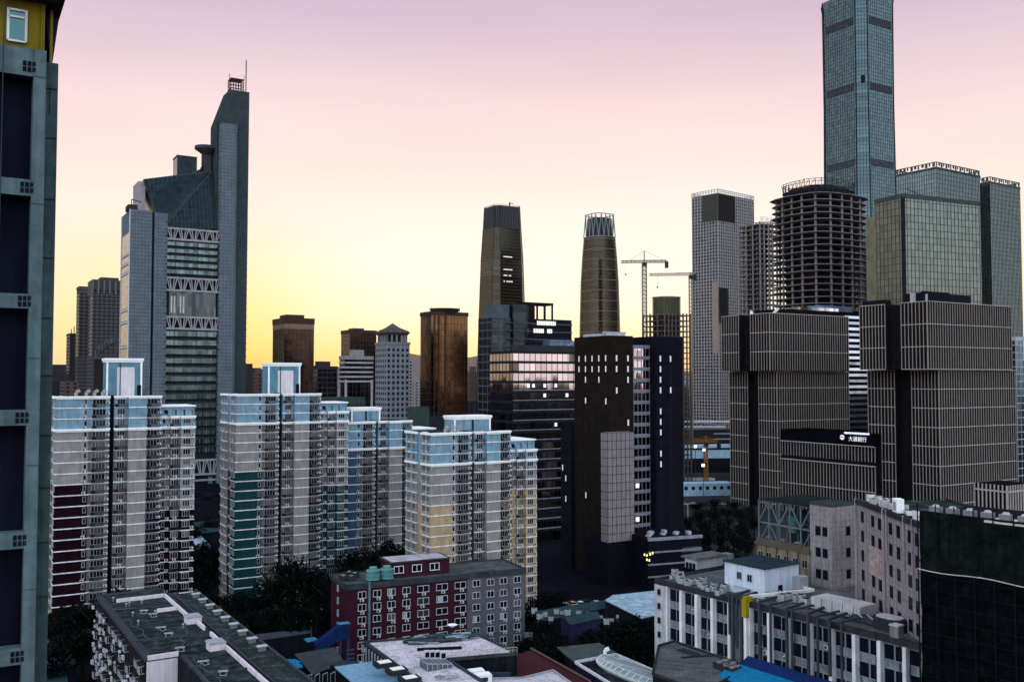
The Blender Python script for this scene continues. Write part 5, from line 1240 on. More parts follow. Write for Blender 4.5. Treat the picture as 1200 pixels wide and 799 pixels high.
# skylights
for i, ((px, py), lb) in enumerate(zip(((450, 777), (465, 785), (480, 795)), ('pale flat skylight at the far end of the row of three by the blue roof', 'middle pale flat skylight of the three by the blue roof', 'pale flat skylight nearest the viewer in the row of three by the blue roof'))):
    p_ = onz(px, py, zP + .4); r = thing('skylight', lb, 'skylight', (p_.x, p_.y, zP), 28, 'three roof skylights')
    MB().box(-1.7, 1.7, -1.3, 1.3, 0, .7).build('curb', M('dark curb', (.03, .03, .035)), r); MB().box(-1.05, 1.15, -.85, .85, .7, .78).build('pane', M('milky pane', (.72, .68, .64), .5, var=.05, streak=0), r)
# pile of roofing material
p_ = onz(508, 751, zP); r = thing('scrap_pile', 'long heap of dark pipes and tarpaulin on the pale flat roof', 'scrap heap', (p_.x, p_.y, zP), 14)
mb = MB(); mt_ = MB()
for i in range(60):
    x = random.uniform(-6, 6); y = random.uniform(-1.5, 1.5); a = random.uniform(-.3, .3); L = random.uniform(1, 4); h = random.uniform(.2, 1.2) * (1 - abs(y) / 3)
    (mb if i % 3 else mt_).beam((x, y, h), (x + L * math.cos(a), y + L * math.sin(a), h + random.uniform(-.2, .3)), random.uniform(.15, .5))
mb.build('pipes', M('mixed scrap', (.05, .065, .075), var=.7, scale=3), r, kind='stuff'); mt_.build('boards', M('pale scrap', (.22, .26, .30), var=.5), r, kind='stuff'); MB().prism([(6 * math.cos(t * .5), 1.5 * math.sin(t * .5)) for t in range(12)], 0, .4).build('tarpaulin', M('dark curb'), r)
p_ = onz(530, 744, zP); r = thing('satellite_dish', 'white dish on a stand above the scrap heap', 'dish', (p_.x, p_.y, zP), 20); mb = MB(); mb.cyl(0, 0, 1.6, 2.1, .3, 1.0, 14); mb.build('bowl', white2, r); mb = MB(); mb.beam((0, 0, 0), (0, 0, 1.6), .14); mb.beam((-.5, 0, 0), (0, 0, 1), .1); mb.build('stand', steel_d, r)
p_ = onz(515, 761, zP); r = thing('roof_beam', 'single long dark pipe lying on the pale flat roof', 'pipe', (p_.x, p_.y, zP), 8); mb = MB(); mb.beam((-4.2, 0, .25), (4.2, 0, .25), .45); mb.build('pipe_run', void, r); mb = MB(); [mb.box(x - .15, x + .15, -.3, .3, 0, .08) for x in (-3, 0, 3)]; mb.build('pipe_foot', conc_d, r)
p_ = onz(511, 781, zP); r = thing('glass_lantern', 'low glazed roof lantern with a sloping lid on the pale flat roof', 'skylight', (p_.x, p_.y, zP), 28)
mb = MB(); wedge(mb, [(-2.4, 0), (2.4, 0), (2.4, .6), (-2.4, 1.3)], -1.7, 1.7); mb.build('glazing', G('lantern glass', (.16, .20, .22), .3, cell=(.8, 2)), r); mb = MB()
for i in range(6): x = -2.4 + i * .96; mb.beam((x, -1.75, 0), (x, -1.75, 1.25 - i * .13), .1); mb.beam((x, -1.75, 1.3 - i * .14), (x, 1.75, 1.3 - i * .14), .1)
mb.beam((-2.4, -1.75, 1.33), (2.4, -1.75, .63), .12); mb.beam((-2.4, 1.75, 1.33), (2.4, 1.75, .63), .12); mb.build('frame', steel_l, r)
for px, py in ((500, 771), (506, 771), (512, 771), (519, 772)):
    p_ = onz(px, py, zP); r = thing('roof_unit', 'white-sided condenser beside the glazed roof lantern', 'air conditioner', (p_.x, p_.y, zP), 20, 'condensers by the lantern'); MB().box(-.5, .5, -.4, .4, .1, 1.4).build('casing', M('off white plastic'), r); MB().box(-.38, .38, -.43, -.4, .3, 1.2).build('fan_grille', void, r)
# coil of wire
p_ = onz(524, 795, zP); r = thing('wire_coil', 'tangle of pale wire hoops on the pale flat roof near the lantern', 'wire coil', (p_.x, p_.y, zP), 0)
mb = MB()
for i in range(7):
    ox_, oy_, rr_ = random.uniform(-1.6, 1.6), random.uniform(-.8, .8), random.uniform(.5, 1); pv = None
    for t in range(15): 
        pt = (ox_ + rr_ * math.cos(t * .45), oy_ + rr_ * math.sin(t * .45), .15 + .06 * i)
        if pv: mb.beam(pv, pt, .07)
        pv = pt
mb.build('hoops', M('pale rib'), r)
# bluish metal roof beside
zQ = 17.0; P = roof_poly([(392, 781), (441, 774), (474, 803), (417, 803)], zQ); P0 = P[0]; root = rooted('shed', 'shed with a pale blue corrugated roof beside the pale flat roof', 'shed', P0)
dq = ((P[3][0] - P[0][0]), (P[3][1] - P[0][1])); pts = rel(P, P0); pts = [pts[0], pts[1], (pts[1][0] + d1.x * 34, pts[1][1] + d1.y * 34), (pts[0][0] + d1.x * 34, pts[0][1] + d1.y * 34)]
MB().prism(inset(pts, .97), 0, zQ - .2).build('wall', M('dark service wall'), root); MB().prism(pts, zQ - .2, zQ).build('roof', M('pale blue sheet roof', (.17, .30, .42), .6, var=.25, scale=1.5, streak=.2), root)
mb = MB(); a, b_ = Vector(pts[0]), Vector(pts[1])
for i in range(46): s = d1 * (i * .75); mb.beam((a.x + s.x, a.y + s.y, zQ + .01), (b_.x + s.x, b_.y + s.y, zQ + .01), .09)
mb.build('corrugation', M('blue corrugation', (.22, .36, .48), .6), root)
# lower pale roof at the very bottom + court
zL = 16.5; P = roof_poly([(519, 797), (612, 795), (648, 786), (672, 803), (672, 812), (519, 812)], zL); P0 = P[0]; root = rooted('flat_roof_block', 'lower pale flat roof at the very bottom of the view with white vents', 'building', P0); pts = rel(P, P0)
MB().prism(pts, 0, zL).build('wall', M('dark service wall'), root); MB().prism(inset(pts, .98), zL, zL + .05).build('roof', pale_r, root); mb = MB(); [mb.beam((*a, zL + .15), (*b_, zL + .15), .35) for a, b_ in zip(pts, pts[1:])]; mb.build('parapet', M('pale coping', (.30, .29, .32)), root)
mb = MB(); mb.box(-1, 12, 2.5, 3, 0, zL + .6); mb.build('court_wall', M('court wall', (.03, .04, .07)), root)
for px, py, sx, lb in ((559, 794, 1.5, 'white plant box standing in the dark court below the pale flat roof'), (565, 799, 1.9, 'white low plant box at the bottom edge below the dark court')):
    p_ = onz(px, py, zL); r = thing('plant_box', lb, 'plant box', (p_.x, p_.y, zL), 20); MB().box(-sx, sx * .8, -1, 1, 0, 1.5).build('casing', white2, r); MB().box(-sx * .6, sx * .4, -1.03, -1, .4, 1.1).build('grille', conc_d, r)
p_ = onz(596, 791, 13); r = thing('roof_canopy', 'small white flat canopy over the dark court', 'canopy', (p_.x, p_.y, 0), 15); MB().box(-2.3, 2.3, -1.1, 1.1, 14.6, 14.75).build('canopy_sheet', pale_r, r); mb = MB(); [mb.beam((x, y, 0), (x, y, 14.6), .12) for x in (-2, 2) for y in (-1, 1)]; mb.build('post', steel_l, r)
# dark red roof
zD_ = 15.0; P = roof_poly([(604, 768), (622, 762), (690, 800), (700, 812), (612, 812), (596, 790)], zD_); P0 = P[0]; root = rooted('red_roof_building', 'low building with a plain dark maroon roof and rusty edge rail', 'building', P0); pts = rel(P, P0)
MB().prism(pts, 0, zD_).build('wall', M('dark service wall'), root); MB().prism(pts, zD_, zD_ + .12).build('roof', M('maroon sheet', (.055, .018, .022), .8), root); mb = MB(); mb.beam((*pts[1], zD_ + .5), (*pts[2], zD_ + .5), .3); mb.beam((*pts[2], zD_ + .5), (*pts[3], zD_ + .5), .3); mb.build('edge_rail', M('rusty edge', (.14, .08, .07)), root)

# ================================================================== WHITE PIERED BUILDING (bottom)
zW = 31.0; pn = onz(1080, 757, zW); pf = onz(782, 683, zW); dv_ = Vector((pf.x - pn.x, pf.y - pn.y)).normalized()
o_ = Vector((pn.x, pn.y)) - dv_ * 9; LW = (Vector((pf.x, pf.y)) - o_).length + 3.4; AW = math.degrees(math.atan2(dv_.y, dv_.x)) - 90
org = (o_.x, o_.y); root = thing('piered_building', 'long office building with white vertical piers, grey spandrels and a roof crowded with ducts', 'building', (*org, 0), AW)
cw, sw = math.cos(R(AW)), math.sin(R(AW)); DW = 30
def Lw(px, py=700):     # distance along the facade of a photo pixel column
    f = (px - 600) / F / ray(0, py)[1]; return (org[0] - f * org[1]) / (f * dv_.y - dv_.x)
def wxy(lx, ly): return (org[0] + lx * cw - ly * sw, org[1] + lx * sw + ly * cw)
MB().box(.6, DW, 0, LW, 0, zW - .3).build('wall', M('stained spandrel', (.20, .225, .245), .85, var=.35, scale=.8, streak=.55), root)
MB().box(.2, DW - .3, .2, LW - .2, zW - .3, zW - .05).build('roof', M('grey pebble roof', (.075, .078, .086), .95, var=.3, scale=1.2, streak=0), root)
Fw = faces(DW, LW)['L']
mb = MB(); mb.box(-.15, .75, 0, LW, zW - .6, zW + .25); mb.box(DW - .4, DW, 0, LW, zW - .5, zW + .5); mb.box(0, DW, LW - .4, LW, zW - .5, zW + .4); mb.build('parapet', M('dark stained coping', (.03, .03, .034), var=.5), root)
piers = [782, 799.5, 817.5, 836, 856, 879, 902.5, 925, 949, 974.5, 1002, 1031, 1061, 1093]
py_ = [Lw(p, 740) for p in piers]; st = 3.65; spots = []; ac_s = []
mb = MB(); mb.box(-.25, .7, py_[0] - .25, py_[0] + .1, 0, zW - .6)
for y in py_[1:]: mb.box(-.45, .7, y - .3, y + .3, 0, zW - .7)
mb.build('pier', M('white pier paint', (.66, .64, .68), .7, streak=.25), root)
for a, b_ in zip(py_, py_[1:]):
    y0, y1 = b_ + .3, a - .3; wq = (y1 - y0) / 2
    for f_ in range(7):
        z = zW - 3.3 - f_ * st
        for j in (0, 1): spots.append((.6, y0 + wq * (j + .5), z, -90, wq))
        if random.random() < .3: ac_s.append((.6, y0 + wq * .5, z - 1.0, -90))
for sp in spots: pass
wset = {}
for x, y, z, rz, wq in spots: wset.setdefault(round(wq * 4) / 4, []).append((x, y, z, rz))
tot = 0
for q, l in sorted(wset.items()):
    place(root, 'window', win_mesh(q * .96, 2.3, 2 if q > 2.2 else 1, key='pw', fr=M('grey window frame', (.24, .25, .28)), t=.1), sorted(l, key=lambda s: -s[2])[:max(0, 100 - tot)], 200); tot += len(l)
place(root, 'air_conditioner', AC, ac_s)
mb = MB()      # far end bay with small windows
mb = MB(); mb.box(-.12, .7, py_[0], LW, 0, zW - .7); mb.build('end_bay', M('pale end render', (.42, .41, .45), .85, streak=.4), root)
place(root, 'small_window', win_mesh(.9, 1.2, 1, key='eb', fr=M('grey window frame')), [(-.12, py_[0] + 2.0, zW - 2.6 - i * 2.7, -90) for i in range(7)])
mb = MB()
for i in range(14):
    mb = MB(); y = random.uniform(2, LW - 6); z0 = zW - .6; mb.beam((-.0 + .5, y, z0), (.5, y + .2, z0 - random.uniform(3, 14)), .12)
    mb.beam((.45, y, z0 - 4), (.45, y + random.uniform(-1, 1), z0 - 8), .06); mb.build('loose_cable', rail_m, root)
# ducts that climb over the parapet, all along the middle of the facade
du = M('dark duct', (.05, .055, .07), .5, metal=.2)
for i, px in enumerate((858, 862, 867, 872, 877, 893, 906, 925, 931, 950, 961, 975, 989)):
    y = Lw(px, 700); ln = (6, 11, 8, 12, 7, 9, 12, 11, 14, 11, 9, 8, 12)[i]
    o = MB(); r = .20 if i % 2 else .15
    o.beam((-.75, y, zW - ln), (-.75, y, zW + .9), r * 2); o.beam((-.9, y, zW + .9), (5 + i % 3 * 2, y + 1.2 * (i % 2), zW + .9), r * 2)
    o.build('duct', du, root)
yy = Lw(879, 700); mb = MB(); mb.beam((-.8, yy + .3, zW - 14), (-.8, yy + .3, zW + .3), .55); mb.build('white_pipe', M('white pipe paint', (.7, .68, .66)), root)
mb = MB(); mb.beam((-.85, yy + .3, zW - 2.2), (-.85, yy + .3, zW + .9), .95); mb.beam((-1.1, yy + .3, zW + .85), (.5, yy + .3, zW + .85), .85); mb.build('yellow_elbow', M('yellow duct paint', (.28, .22, .02), .5, streak=.2), root)
mb = MB(); mb.beam((.4, yy + .3, zW + 1.15), (13.5, yy - 3, zW + 1.15), .5); mb.beam((13.5, yy - 3, zW + 1.15), (13.5, yy + 8, zW + 1.15), .5); [mb.box(x - .1, x + .1, yy - .25 * x + .4, yy - .25 * x + .6, zW - .05, zW + 1) for x in (2, 6, 10)]; mb.build('roof_pipe', M('white pipe paint'), root)
def onroof(kind, label, cat, px, py, rz=0, grp=None, z=None):
    z = zW if z is None else z; p_ = onz(px, py, z); return thing(kind, label, cat, (p_.x, p_.y, z - .05), AW + rz, grp)
def cond(px, py, s=1.0, grp='condensers on the piered building roof', lb='white outdoor condenser in the crowd on the far roof end of the piered building', rz=0, z=None):
    r = onroof('roof_unit', lb, 'air conditioner', px, py, rz, grp, z)
    MB().box(-.55 * s, .55 * s, -.45 * s, .45 * s, .15, 1.15 * s).build('casing', M('dusty casing', (.30, .31, .33), var=.35, scale=2), r); mb = MB(); mb.cyl(0, 0, 1.15 * s, 1.22 * s, .38 * s, n=12); mb.build('fan', M('dark curb'), r)
random.seed(21)
for i in range(26):
    t = random.random(); px = 786 + t * 66; py = 676 + t * 19 + random.uniform(-7, 6); cond(px, py, random.uniform(.7, 1.15), rz=random.choice((0, 90, 10)))
for i in range(13):
    t = i / 13; px = 862 + t * 90; py = 689 + t * 22 + random.uniform(-3, 5); cond(px, py, random.uniform(.9, 1.4), lb='dusty condenser among the ducts along the front roof edge', grp='condensers along the front roof edge', rz=random.choice((0, 90)))
r = onroof('plant_box', 'large pale flat-topped air handling box at the front roof edge', 'air handling unit', 985, 718); MB().box(-2.2, 2.2, -5.2, 4.2, .4, 2.3).build('casing', M('pale box top', (.40, .39, .40), var=.2), r); mb = MB(); [mb.box(-2.24, -2.2, y, y + .08, .4, 2.3) for y in (-4, -2, 0, 2)]; mb.box(-2.0, 2.0, -5, 4, 0, .4); mb.build('seams', conc_d, r)
r = onroof('plant_box', 'dark rounded plant drum with a pale lid near the netted building', 'plant', 1043, 737); mb = MB(); mb.prism(floorplate(1.7, 2.6, 3, 16), 0, 1.9); mb.build('casing', M('dark curb'), r); mb = MB(); mb.prism(floorplate(1.4, 2.1, 3, 16), 1.9, 2.05); mb.build('lid', M('pale box top'), r)
r = onroof('plant_box', 'small open-topped box standing alone by the parapet near the netted building', 'plant', 1051, 748); MB().box(-.7, .7, -.7, .7, 0, 2.0).build('casing', conc, r); MB().box(-.8, .8, -.8, .8, 2, 2.2).build('lid', M('pale cap'), r)
r = onroof('plant_box', 'low dark machine with small pale arms between the pale box and the dark drum', 'plant', 1015, 729); mb = MB(); mb.box(-1, 1, -2.6, 2.4, .2, 1.1); mb.build('casing', du, r); mb = MB(); [mb.beam((-1, y, 1), (-1.5, y + .8, 1.8), .2) for y in (-2, 0, 2)]; mb.build('arms', M('pale cap'), r)
for px, py, lb in ((1021, 697, 'round grey fan cowl standing out on the open grey roof'), (937, 694, 'small pale cowl by the kerb of the tan building'), (960, 685, 'pale post-like cowl at the foot of the tile-clad block')):
    r = onroof('roof_vent', lb, 'roof vent', px, py); mb = MB(); mb.cyl(0, 0, 0, 1.1, .5, .5, 12); mb.build('neck', conc, r); mb = MB(); mb.cyl(.2, 0, 1.0, 2.0, .95, .75, 12); mb.build('cowl', M('pale box top'), r)
# roof house of the piered building: pale blue-white with slate lid
zH = zt(654, 168)
p0 = onz(896, 702, zW); root = thing('roof_house', 'pale blue-white rooftop house with two small windows and a slate blue lid', 'roof house', (p0.x, p0.y, zW - .05), AW)
Xc = p0.x; fL = (847 - 600) / F; Lh = (p0.x - fL * p0.y) / (fL * dv_.y - dv_.x); pr = onz(920, 690, zW); bH = max(4.6, (pr.x - p0.x) * cw + (pr.y - p0.y) * sw)
hh = zt(668, p0.y) - zW + .2
wpb = M('pale blue white render', (.50, .56, .66), .85, var=.12, scale=1.5, streak=.2)
MB().box(0, bH, 0, Lh, 0, hh).build('wall', wpb, root)
mb = MB(); wedge(mb, [(-.3, hh), (bH + .3, hh), (bH + .3, hh + .15), (-.3, hh + .15)], -.3, Lh + .3); mb.build('lid', M('slate blue roof', (.022, .034, .045), var=.3), root)
place(root, 'window', win_mesh(1.0, 1.2, 2, key='rh2', fr=M('grey window frame')), [(0, Lh * .36, 2.6, -90), (0, Lh * .62, 2.7, -90)])
place(root, 'door', hole_mesh(1.2, 2.0, key='dr'), [(bH * .45, 0, .05, 0)])
mb = MB(); mb.box(bH - 1.8, bH + .6, -1.6, 0, 0, 3.2); mb.build('metal_cabinet', steel_l, root)
mb = MB(); mb.box(-.25, 0, Lh * .3, Lh * .75, 1.2, 1.35); mb.build('ledge', steel_l, root)
# smaller shed behind it
p0 = onz(816, 667, zW); root = thing('roof_house', 'small white roof shed with three dark windows and a dirty flat lid', 'roof house', (p0.x, p0.y, zW - .05), AW)
hs = zt(657 - 2, p0.y) - zW
fL = (801 - 600) / F; Ls = (p0.x - fL * p0.y) / (fL * dv_.y - dv_.x); bS = 8
MB().box(0, bS, 0, Ls, 0, hs).build('wall', M('shed render', (.40, .38, .43), streak=.4), root); MB().box(-.6, bS + .5, -.6, Ls + .6, hs, hs + .35).build('lid', M('dirty lid', (.10, .10, .11), var=.6, scale=1.5), root)
place(root, 'window', hole_mesh(.8, 1.3, key='sh'), [(0, Ls * t, hs - 2.2, -90) for t in (.2, .5, .8)]); MB().box(bS, bS + 4.5, 1, Ls, 0, hs - .3).build('lean_to', M('stained spandrel'), root)

# ================================================================== TAN BUILDING WITH STEEL ROOF FRAME
p0 = onz(948, 684, 31); Yt = p0.y; X, _, cT = corner(949, 684, Yt, GZ, 887, None); root = thing('tan_building', 'low tan building carrying a tall steel truss frame on its roof', 'building', (X, Yt, 0), GZ)
ztn = zt(648, Yt); ztop = zt(594, Yt)
MB().box(0, 14, 0, cT, 0, ztn).build('wall', M('tan tile', (.21, .165, .115), .85, streak=.5, var=.3), root)
mb = MB(); mb.box(-.3, .3, -.2, cT + .3, ztn - .2, ztn + .35); mb.box(-.05, .2, 0, cT, ztn + .35, ztn + 1.1); [mb.beam((-.15, y * cT / 5, 20), (-.15, y * cT / 5, ztn), .16) for y in range(1, 6)]; mb.build('parapet', M('brown stained coping', (.09, .075, .06)), root)
place(root, 'window', win_mesh(1.3, 1.55, 2, key='tn', fr=M('dull frame', (.30, .29, .28))), [(0, cT * (i + .5) / 6, ztn - 3.0 - 2.9 * f_, -90) for i in range(6) for f_ in range(3)])
mb = MB(); n = 5; bh = ztop - ztn - .4; zm = ztn + bh * .5
for xx in (.8, 6, 12):
    for i in range(n + 1): y = cT * i / n; mb.beam((xx, y, ztn), (xx, y, ztop), .26)
    mb.beam((xx, 0, zm), (xx, cT, zm), .28); mb.beam((xx, 0, ztop), (xx, cT, ztop), .34)
for i in range(n):
    y0, y1 = cT * i / n, cT * (i + 1) / n
    a, b_ = (y0, y1) if i % 2 else (y1, y0)
    mb.beam((.8, a, zm), (.8, b_, ztop), .26); 
    if i in (0, 3, 4): mb.beam((.8, a, ztn), (.8, b_, zm), .18)
for i in range(n + 1):
    y = cT * i / n
    for z in (zm, ztop): mb.beam((.8, y, z), (12, y, z), .22)
mb.build('steel_truss', M('teal grey steel', (.10, .13, .145), .6), root)
mb = MB(); mb.box(7, 12.5, 2, cT - 2, ztn, ztop - 2.6); mb.build('louvre_screen', M('dark teal louvres', (.02, .032, .04), .7), root)
mb = MB(); mb.cyl(4, cT * .56, zm - 1.6, zm + 1.6, .9, 1.0, 12); mb.build('hanging_tank', M('teal fibreglass'), root)
MB().box(.4, 13.5, .3, cT - .3, ztop, ztop + .18).build('frame_deck', M('dark teal deck', (.012, .018, .022), var=.5, scale=.8), root)
for k_, y in enumerate((.3, .6, .85)):
    r = thing('roof_vent', 'small square roof vent in the row at the foot of the steel truss', 'roof vent', (X + 1.6 * ca - y * cT * sa, Yt + 1.6 * sa + y * cT * ca, ztn), GZ, 'vents under the truss'); MB().box(-.4, .4, -.6, .6, 0, 1.4).build('vent_box', conc, r); MB().box(-.42, -.38, -.35, .35, .3, 1.1).build('vent_mouth', void, r)
# tile clad block
p0 = onz(975, 690, 31); Yk = p0.y; X, b, c = corner(974, 600, Yk, GZ, 949, 1001); root = thing('tiled_block', 'square pink-grey tiled block standing between the tan building and the longer tiled wing', 'building', (X, Yk, 0), GZ); z = zt(594, Yk)
tile = M('pink grey tile cladding', (.25, .22, .23), .7, var=.22, scale=.8, streak=.35)
MB().box(0, b, 0, c, 0, z).build('wall', tile, root); Fs = faces(b, c); mb = MB()
for kf in 'RL':
    L = Fs[kf][3]; n = round(L / 1.2)
    for i in range(1, n): fbox(mb, Fs[kf], L * i / n - .025, L * i / n + .025, 10, z, 0, .015)
    zq = z - .8
    while zq > 20: fbox(mb, Fs[kf], 0, L, zq - .025, zq + .025, 0, .016); zq -= 1.0
mb.build('tile_joints', M('tile joints', (.12, .105, .12)), root)
hm2 = hole_mesh(1.15, 1.7, key='tk')
spots = [(0, c * t, z - 5.6 - 4.0 * i, -90) for i in range(4) for t in (.30, .62)] + [(b * .72, 0, z - 5.6 - 4.0 * i, 0) for i in range(4)]; place(root, 'window', hm2, spots)
mb = MB(); [fbox(mb, Fs[kf], -.1, Fs[kf][3] + .1, z, z + .5, -.3, .12) for kf in 'RLSB']; mb.box(.3, b - .3, .3, c - .3, z, z + .1); mb.build('parapet', M('dark coping'), root)
# long tiled wing
zV = 48.0; pA_ = onz(1003, 588, zV) if False else W(1003, 588, 168); pB_ = W(1086, 600, 138); d = Vector((pA_.x - pB_.x, 30.0)); LV = d.length; AV = math.degrees(math.atan2(d.y, d.x)) - 90; dn = d.normalized()
zV = 48.3; o2 = Vector((pB_.x, 138)) - dn * 6; LV += 6; root = thing('tiled_wing', 'pink-grey tiled wing with paired dark windows, stained pipes and a crowded parapet', 'building', (o2.x, o2.y, 0), AV)
cv, svv = math.cos(R(AV)), math.sin(R(AV))
def Lv(px): f = (px - 600) / F; return (o2.x - f * o2.y) / (f * dn.y - dn.x)
MB().box(0, 16, 0, LV, 0, zV).build('wall', tile, root); mb = MB(); n = int(LV / 1.25)
for i in range(1, n): mb.box(-.015, 0, LV * i / n - .025, LV * i / n + .025, 20, zV)
zq = zV - .7
while zq > 24: mb.box(-.016, 0, 0, LV, zq - .025, zq + .025); zq -= 1.0
mb.build('tile_joints', M('tile joints'), root)
spots = [(0, Lv(px), zV - 3.4 - 3.35 * f_, -90) for f_ in range(6) for px in (1008, 1020, 1028, 1040.5, 1049.5, 1062.5, 1071, 1083)]; place(root, 'window', hole_mesh(1.35, 1.9, key='tw'), spots)
for px, z0_, wq in ((1001.5, 26, .32), (1033.5, 26, .32), (1037, zV - 8, .2), (1057, zV - 8, .2), (1067, zV - 8, .2)): MB().beam((-.25, Lv(px), z0_), (-.25, Lv(px), zV + .4), wq).build('downpipe', M('pinkish pipe', (.34, .29, .31)), root)
mb = MB(); mb.box(-.3, .4, 0, LV, zV - .5, zV + .3); mb.box(15.6, 16, 0, LV, zV, zV + .4); mb.build('parapet', M('dark stained coping'), root); MB().box(.4, 15.6, .1, LV - .1, zV, zV + .06).build('roof', roof_d, root)
mb = MB(); mb.box(-.12, 0, Lv(1030), Lv(1016), zV - 11.5, zV - 6.6); mb.build('patched_panel', M('rust pink patch', (.33, .25, .25), .9, var=.5, scale=1.2), root)
random.seed(5)
for i in range(16):
    px = 1005 + i * 4.8; lx, ly = random.uniform(.8, 2.6), Lv(px); s = random.uniform(.7, 1.5)
    r = thing('roof_unit', 'pale box unit in the crowd along the parapet of the tiled wing', 'air conditioner', (o2.x + lx * cv - ly * svv, o2.y + lx * svv + ly * cv, zV - .02), AV + random.choice((0, 15, 90)), 'units on the tiled wing'); MB().box(-.45 * s, .45 * s, -.4 * s, .4 * s, .1, 1.0 * s).build('casing', M('pale box top') if i % 3 else M('white pipe paint'), r); mb = MB(); mb.cyl(0, 0, 1.0 * s, 1.0 * s + .12, .3 * s, n=10); [mb.box(x, x + .08, -.3, .3, 0, .1) for x in (-.3, .3)]; mb.build('fan', du, r)
lx, ly = 1.5, Lv(1039); r = thing('roof_unit', 'tallest bright white cabinet on the parapet of the tiled wing', 'cabinet', (o2.x + lx * cv - ly * svv, o2.y + lx * svv + ly * cv, zV - .02), AV); MB().box(-.6, .6, -.9, .9, 0, 2.3).build('casing', white2, r); MB().box(-.63, -.6, -.6, .6, .4, 1.8).build('grille', M('grey lid'), r)
# netted scaffold building at the frame edge
Yn = 128; Xn, _, _ = corner(1080, 610, Yn, 0, None, 1090); aN = -52; root = thing('netted_building', 'building wrapped in dark green scaffold netting with a pale rope line across it', 'building', (Xn, Yn, 0), aN)
zN = zt(597, Yn); Ln = 40; net = M('dark scaffold net', (.003, .0045, .006), .95, var=.7, scale=.9, streak=.4, spec=0, bump=.5); net2 = M('green upper net', (.007, .0105, .010), .95, var=.7, scale=.5, streak=.4, spec=0, bump=.5)
# billowing net surface
random.seed(9)
def net_sheet(z0, z1, m, off, name, nx=60, nz=30):
    mb = MB(); import mathutils.noise as mn
    for j in range(nz + 1):
        for i in range(nx + 1):
            x = Ln * i / nx; z = z0 + (z1 - z0) * j / nz; q = mn.noise(Vector((x * .5, z * .35, 3.1))) * .45 + .25 * abs(math.sin(x * math.pi / 2.4))
            mb.v.append((x, -off - q, z))
    for j in range(nz):
        for i in range(nx):
            a = j * (nx + 1) + i; mb.f.append((a, a + 1, a + nx + 2, a + nx + 1)); mb.mi.append(0)
    return mb.build(name, m, root)
zr = zt(664, Yn)
net_sheet(0, zr, net, .5, 'lower_net'); net_sheet(zr, zN, net2, .55, 'upper_net', 60, 12)
MB().box(0, Ln, 0, 14, 0, zN - .6).build('wall', M('dark service wall'), root)
mb = MB()
for i in range(17): x = Ln * i / 16; mb.beam((x, -1.05, 0), (x, -1.05, zN + 1.0), .12)
z = 2.0
while z < zN + 1: mb.beam((0, -1.08, z), (Ln, -1.08, z), .09); z += 1.9
for i in range(8): x = Ln * i / 8; mb.beam((x, -1.1, zN - 7), (x + Ln / 8, -1.1, zN - .5), .1)
mb.build('scaffold_tube', M('dim scaffold', (.007, .009, .010), .6), root)
mb = MB(); n = 24
for i in range(n):
    mb.beam((Ln * i / n, -1.2, zr - .05 - .15 * math.sin(i * .9)), (Ln * (i + 1) / n, -1.2, zr - .05 - .15 * math.sin((i + 1) * .9)), .11)
mb.build('rope', M('pale rope', (.45, .42, .40)), root)
mb = MB(); mb.box(Ln * .22, Ln * .6, -.9, 3, zN - .55, zN - .3); mb.build('roof_edge_board', M('pink edge board', (.5, .42, .42)), root)
mb = MB(); pN = W(1174, 719, 118); mb.box(14.0, 15.6, -1.3, -1.2, zt(722, 122), zt(717, 122)); mb.build('torn_strip', M('pink strip', (.5, .36, .34)), root)
for i in range(7):
    lx = 1.5 + i * 2.3; c_, s_ = math.cos(R(aN)), math.sin(R(aN)); ly = 1.0
    r = thing('roof_unit', 'fan unit in the row on the roof edge of the netted building', 'air conditioner', (Xn + lx * c_ - ly * s_, Yn + lx * s_ + ly * c_, zN - .6), aN, 'units on the netted building'); MB().box(-.7, .7, -.5, .5, 0, 1.1).build('casing', conc, r); mb = MB(); mb.cyl(0, 0, 1.1, 1.35, .5, .35, 10); mb.build('fan', M('pale box top'), r)

# ================================================================== BLUE ROOF, COURT ROOFS, OVAL SKYLIGHT
def Wf(off, ly, z): p_ = wxy(-off, ly); return (p_[0], p_[1], z)
y0, y1 = Lw(880, 770), -10; zb1 = zt(767, org[1] + dv_.y * y0); print('blue', y0, zb1)
root = thing('blue_roof_shed', 'shed with a bright cyan sheet roof leaning along the foot of the white piered building', 'shed', (*wxy(0, 0), 0), AW)
mb = MB(); mb.v += [(-.8, y0, zb1), (-.8, y1, zb1), (-3.6, y1, zb1 - .9), (-3.6, y0 - .6, zb1 - .9), (-.8, y0, zb1 - .2), (-.8, y1, zb1 - .2), (-3.6, y1, zb1 - 1.1), (-3.6, y0 - .6, zb1 - 1.1)]
mb.f += [(0, 3, 2, 1), (4, 5, 6, 7), (0, 4, 7, 3), (3, 7, 6, 2)]; mb.mi = [0] * 4; mb.build('dark_blue_strip', M('deep blue sheet', (.010, .024, .10), .5, var=.2), root)
mb = MB(); mb.v += [(-3.6, y0 + .8, zb1 - .8), (-3.6, y1, zb1 - .8), (-9.5, y1, zb1 - 1.6), (-9.5, y0 - 1, zb1 - 1.6), (-3.6, y0 + .8, zb1 - 1.0), (-3.6, y1, zb1 - 1.0), (-9.5, y1, zb1 - 1.8), (-9.5, y0 - 1, zb1 - 1.8)]
mb.f += [(0, 3, 2, 1), (4, 5, 6, 7), (0, 4, 7, 3), (3, 7, 6, 2)]; mb.mi = [0] * 4; mb.build('cyan_sheet', M('cyan sheet', (.010, .15, .31), .45, var=.2, scale=1.2), root)
MB().box(-9.2, -.8, y1, y0 - 1.5, 0, zb1 - 2.0).build('wall', M('court wall'), root)
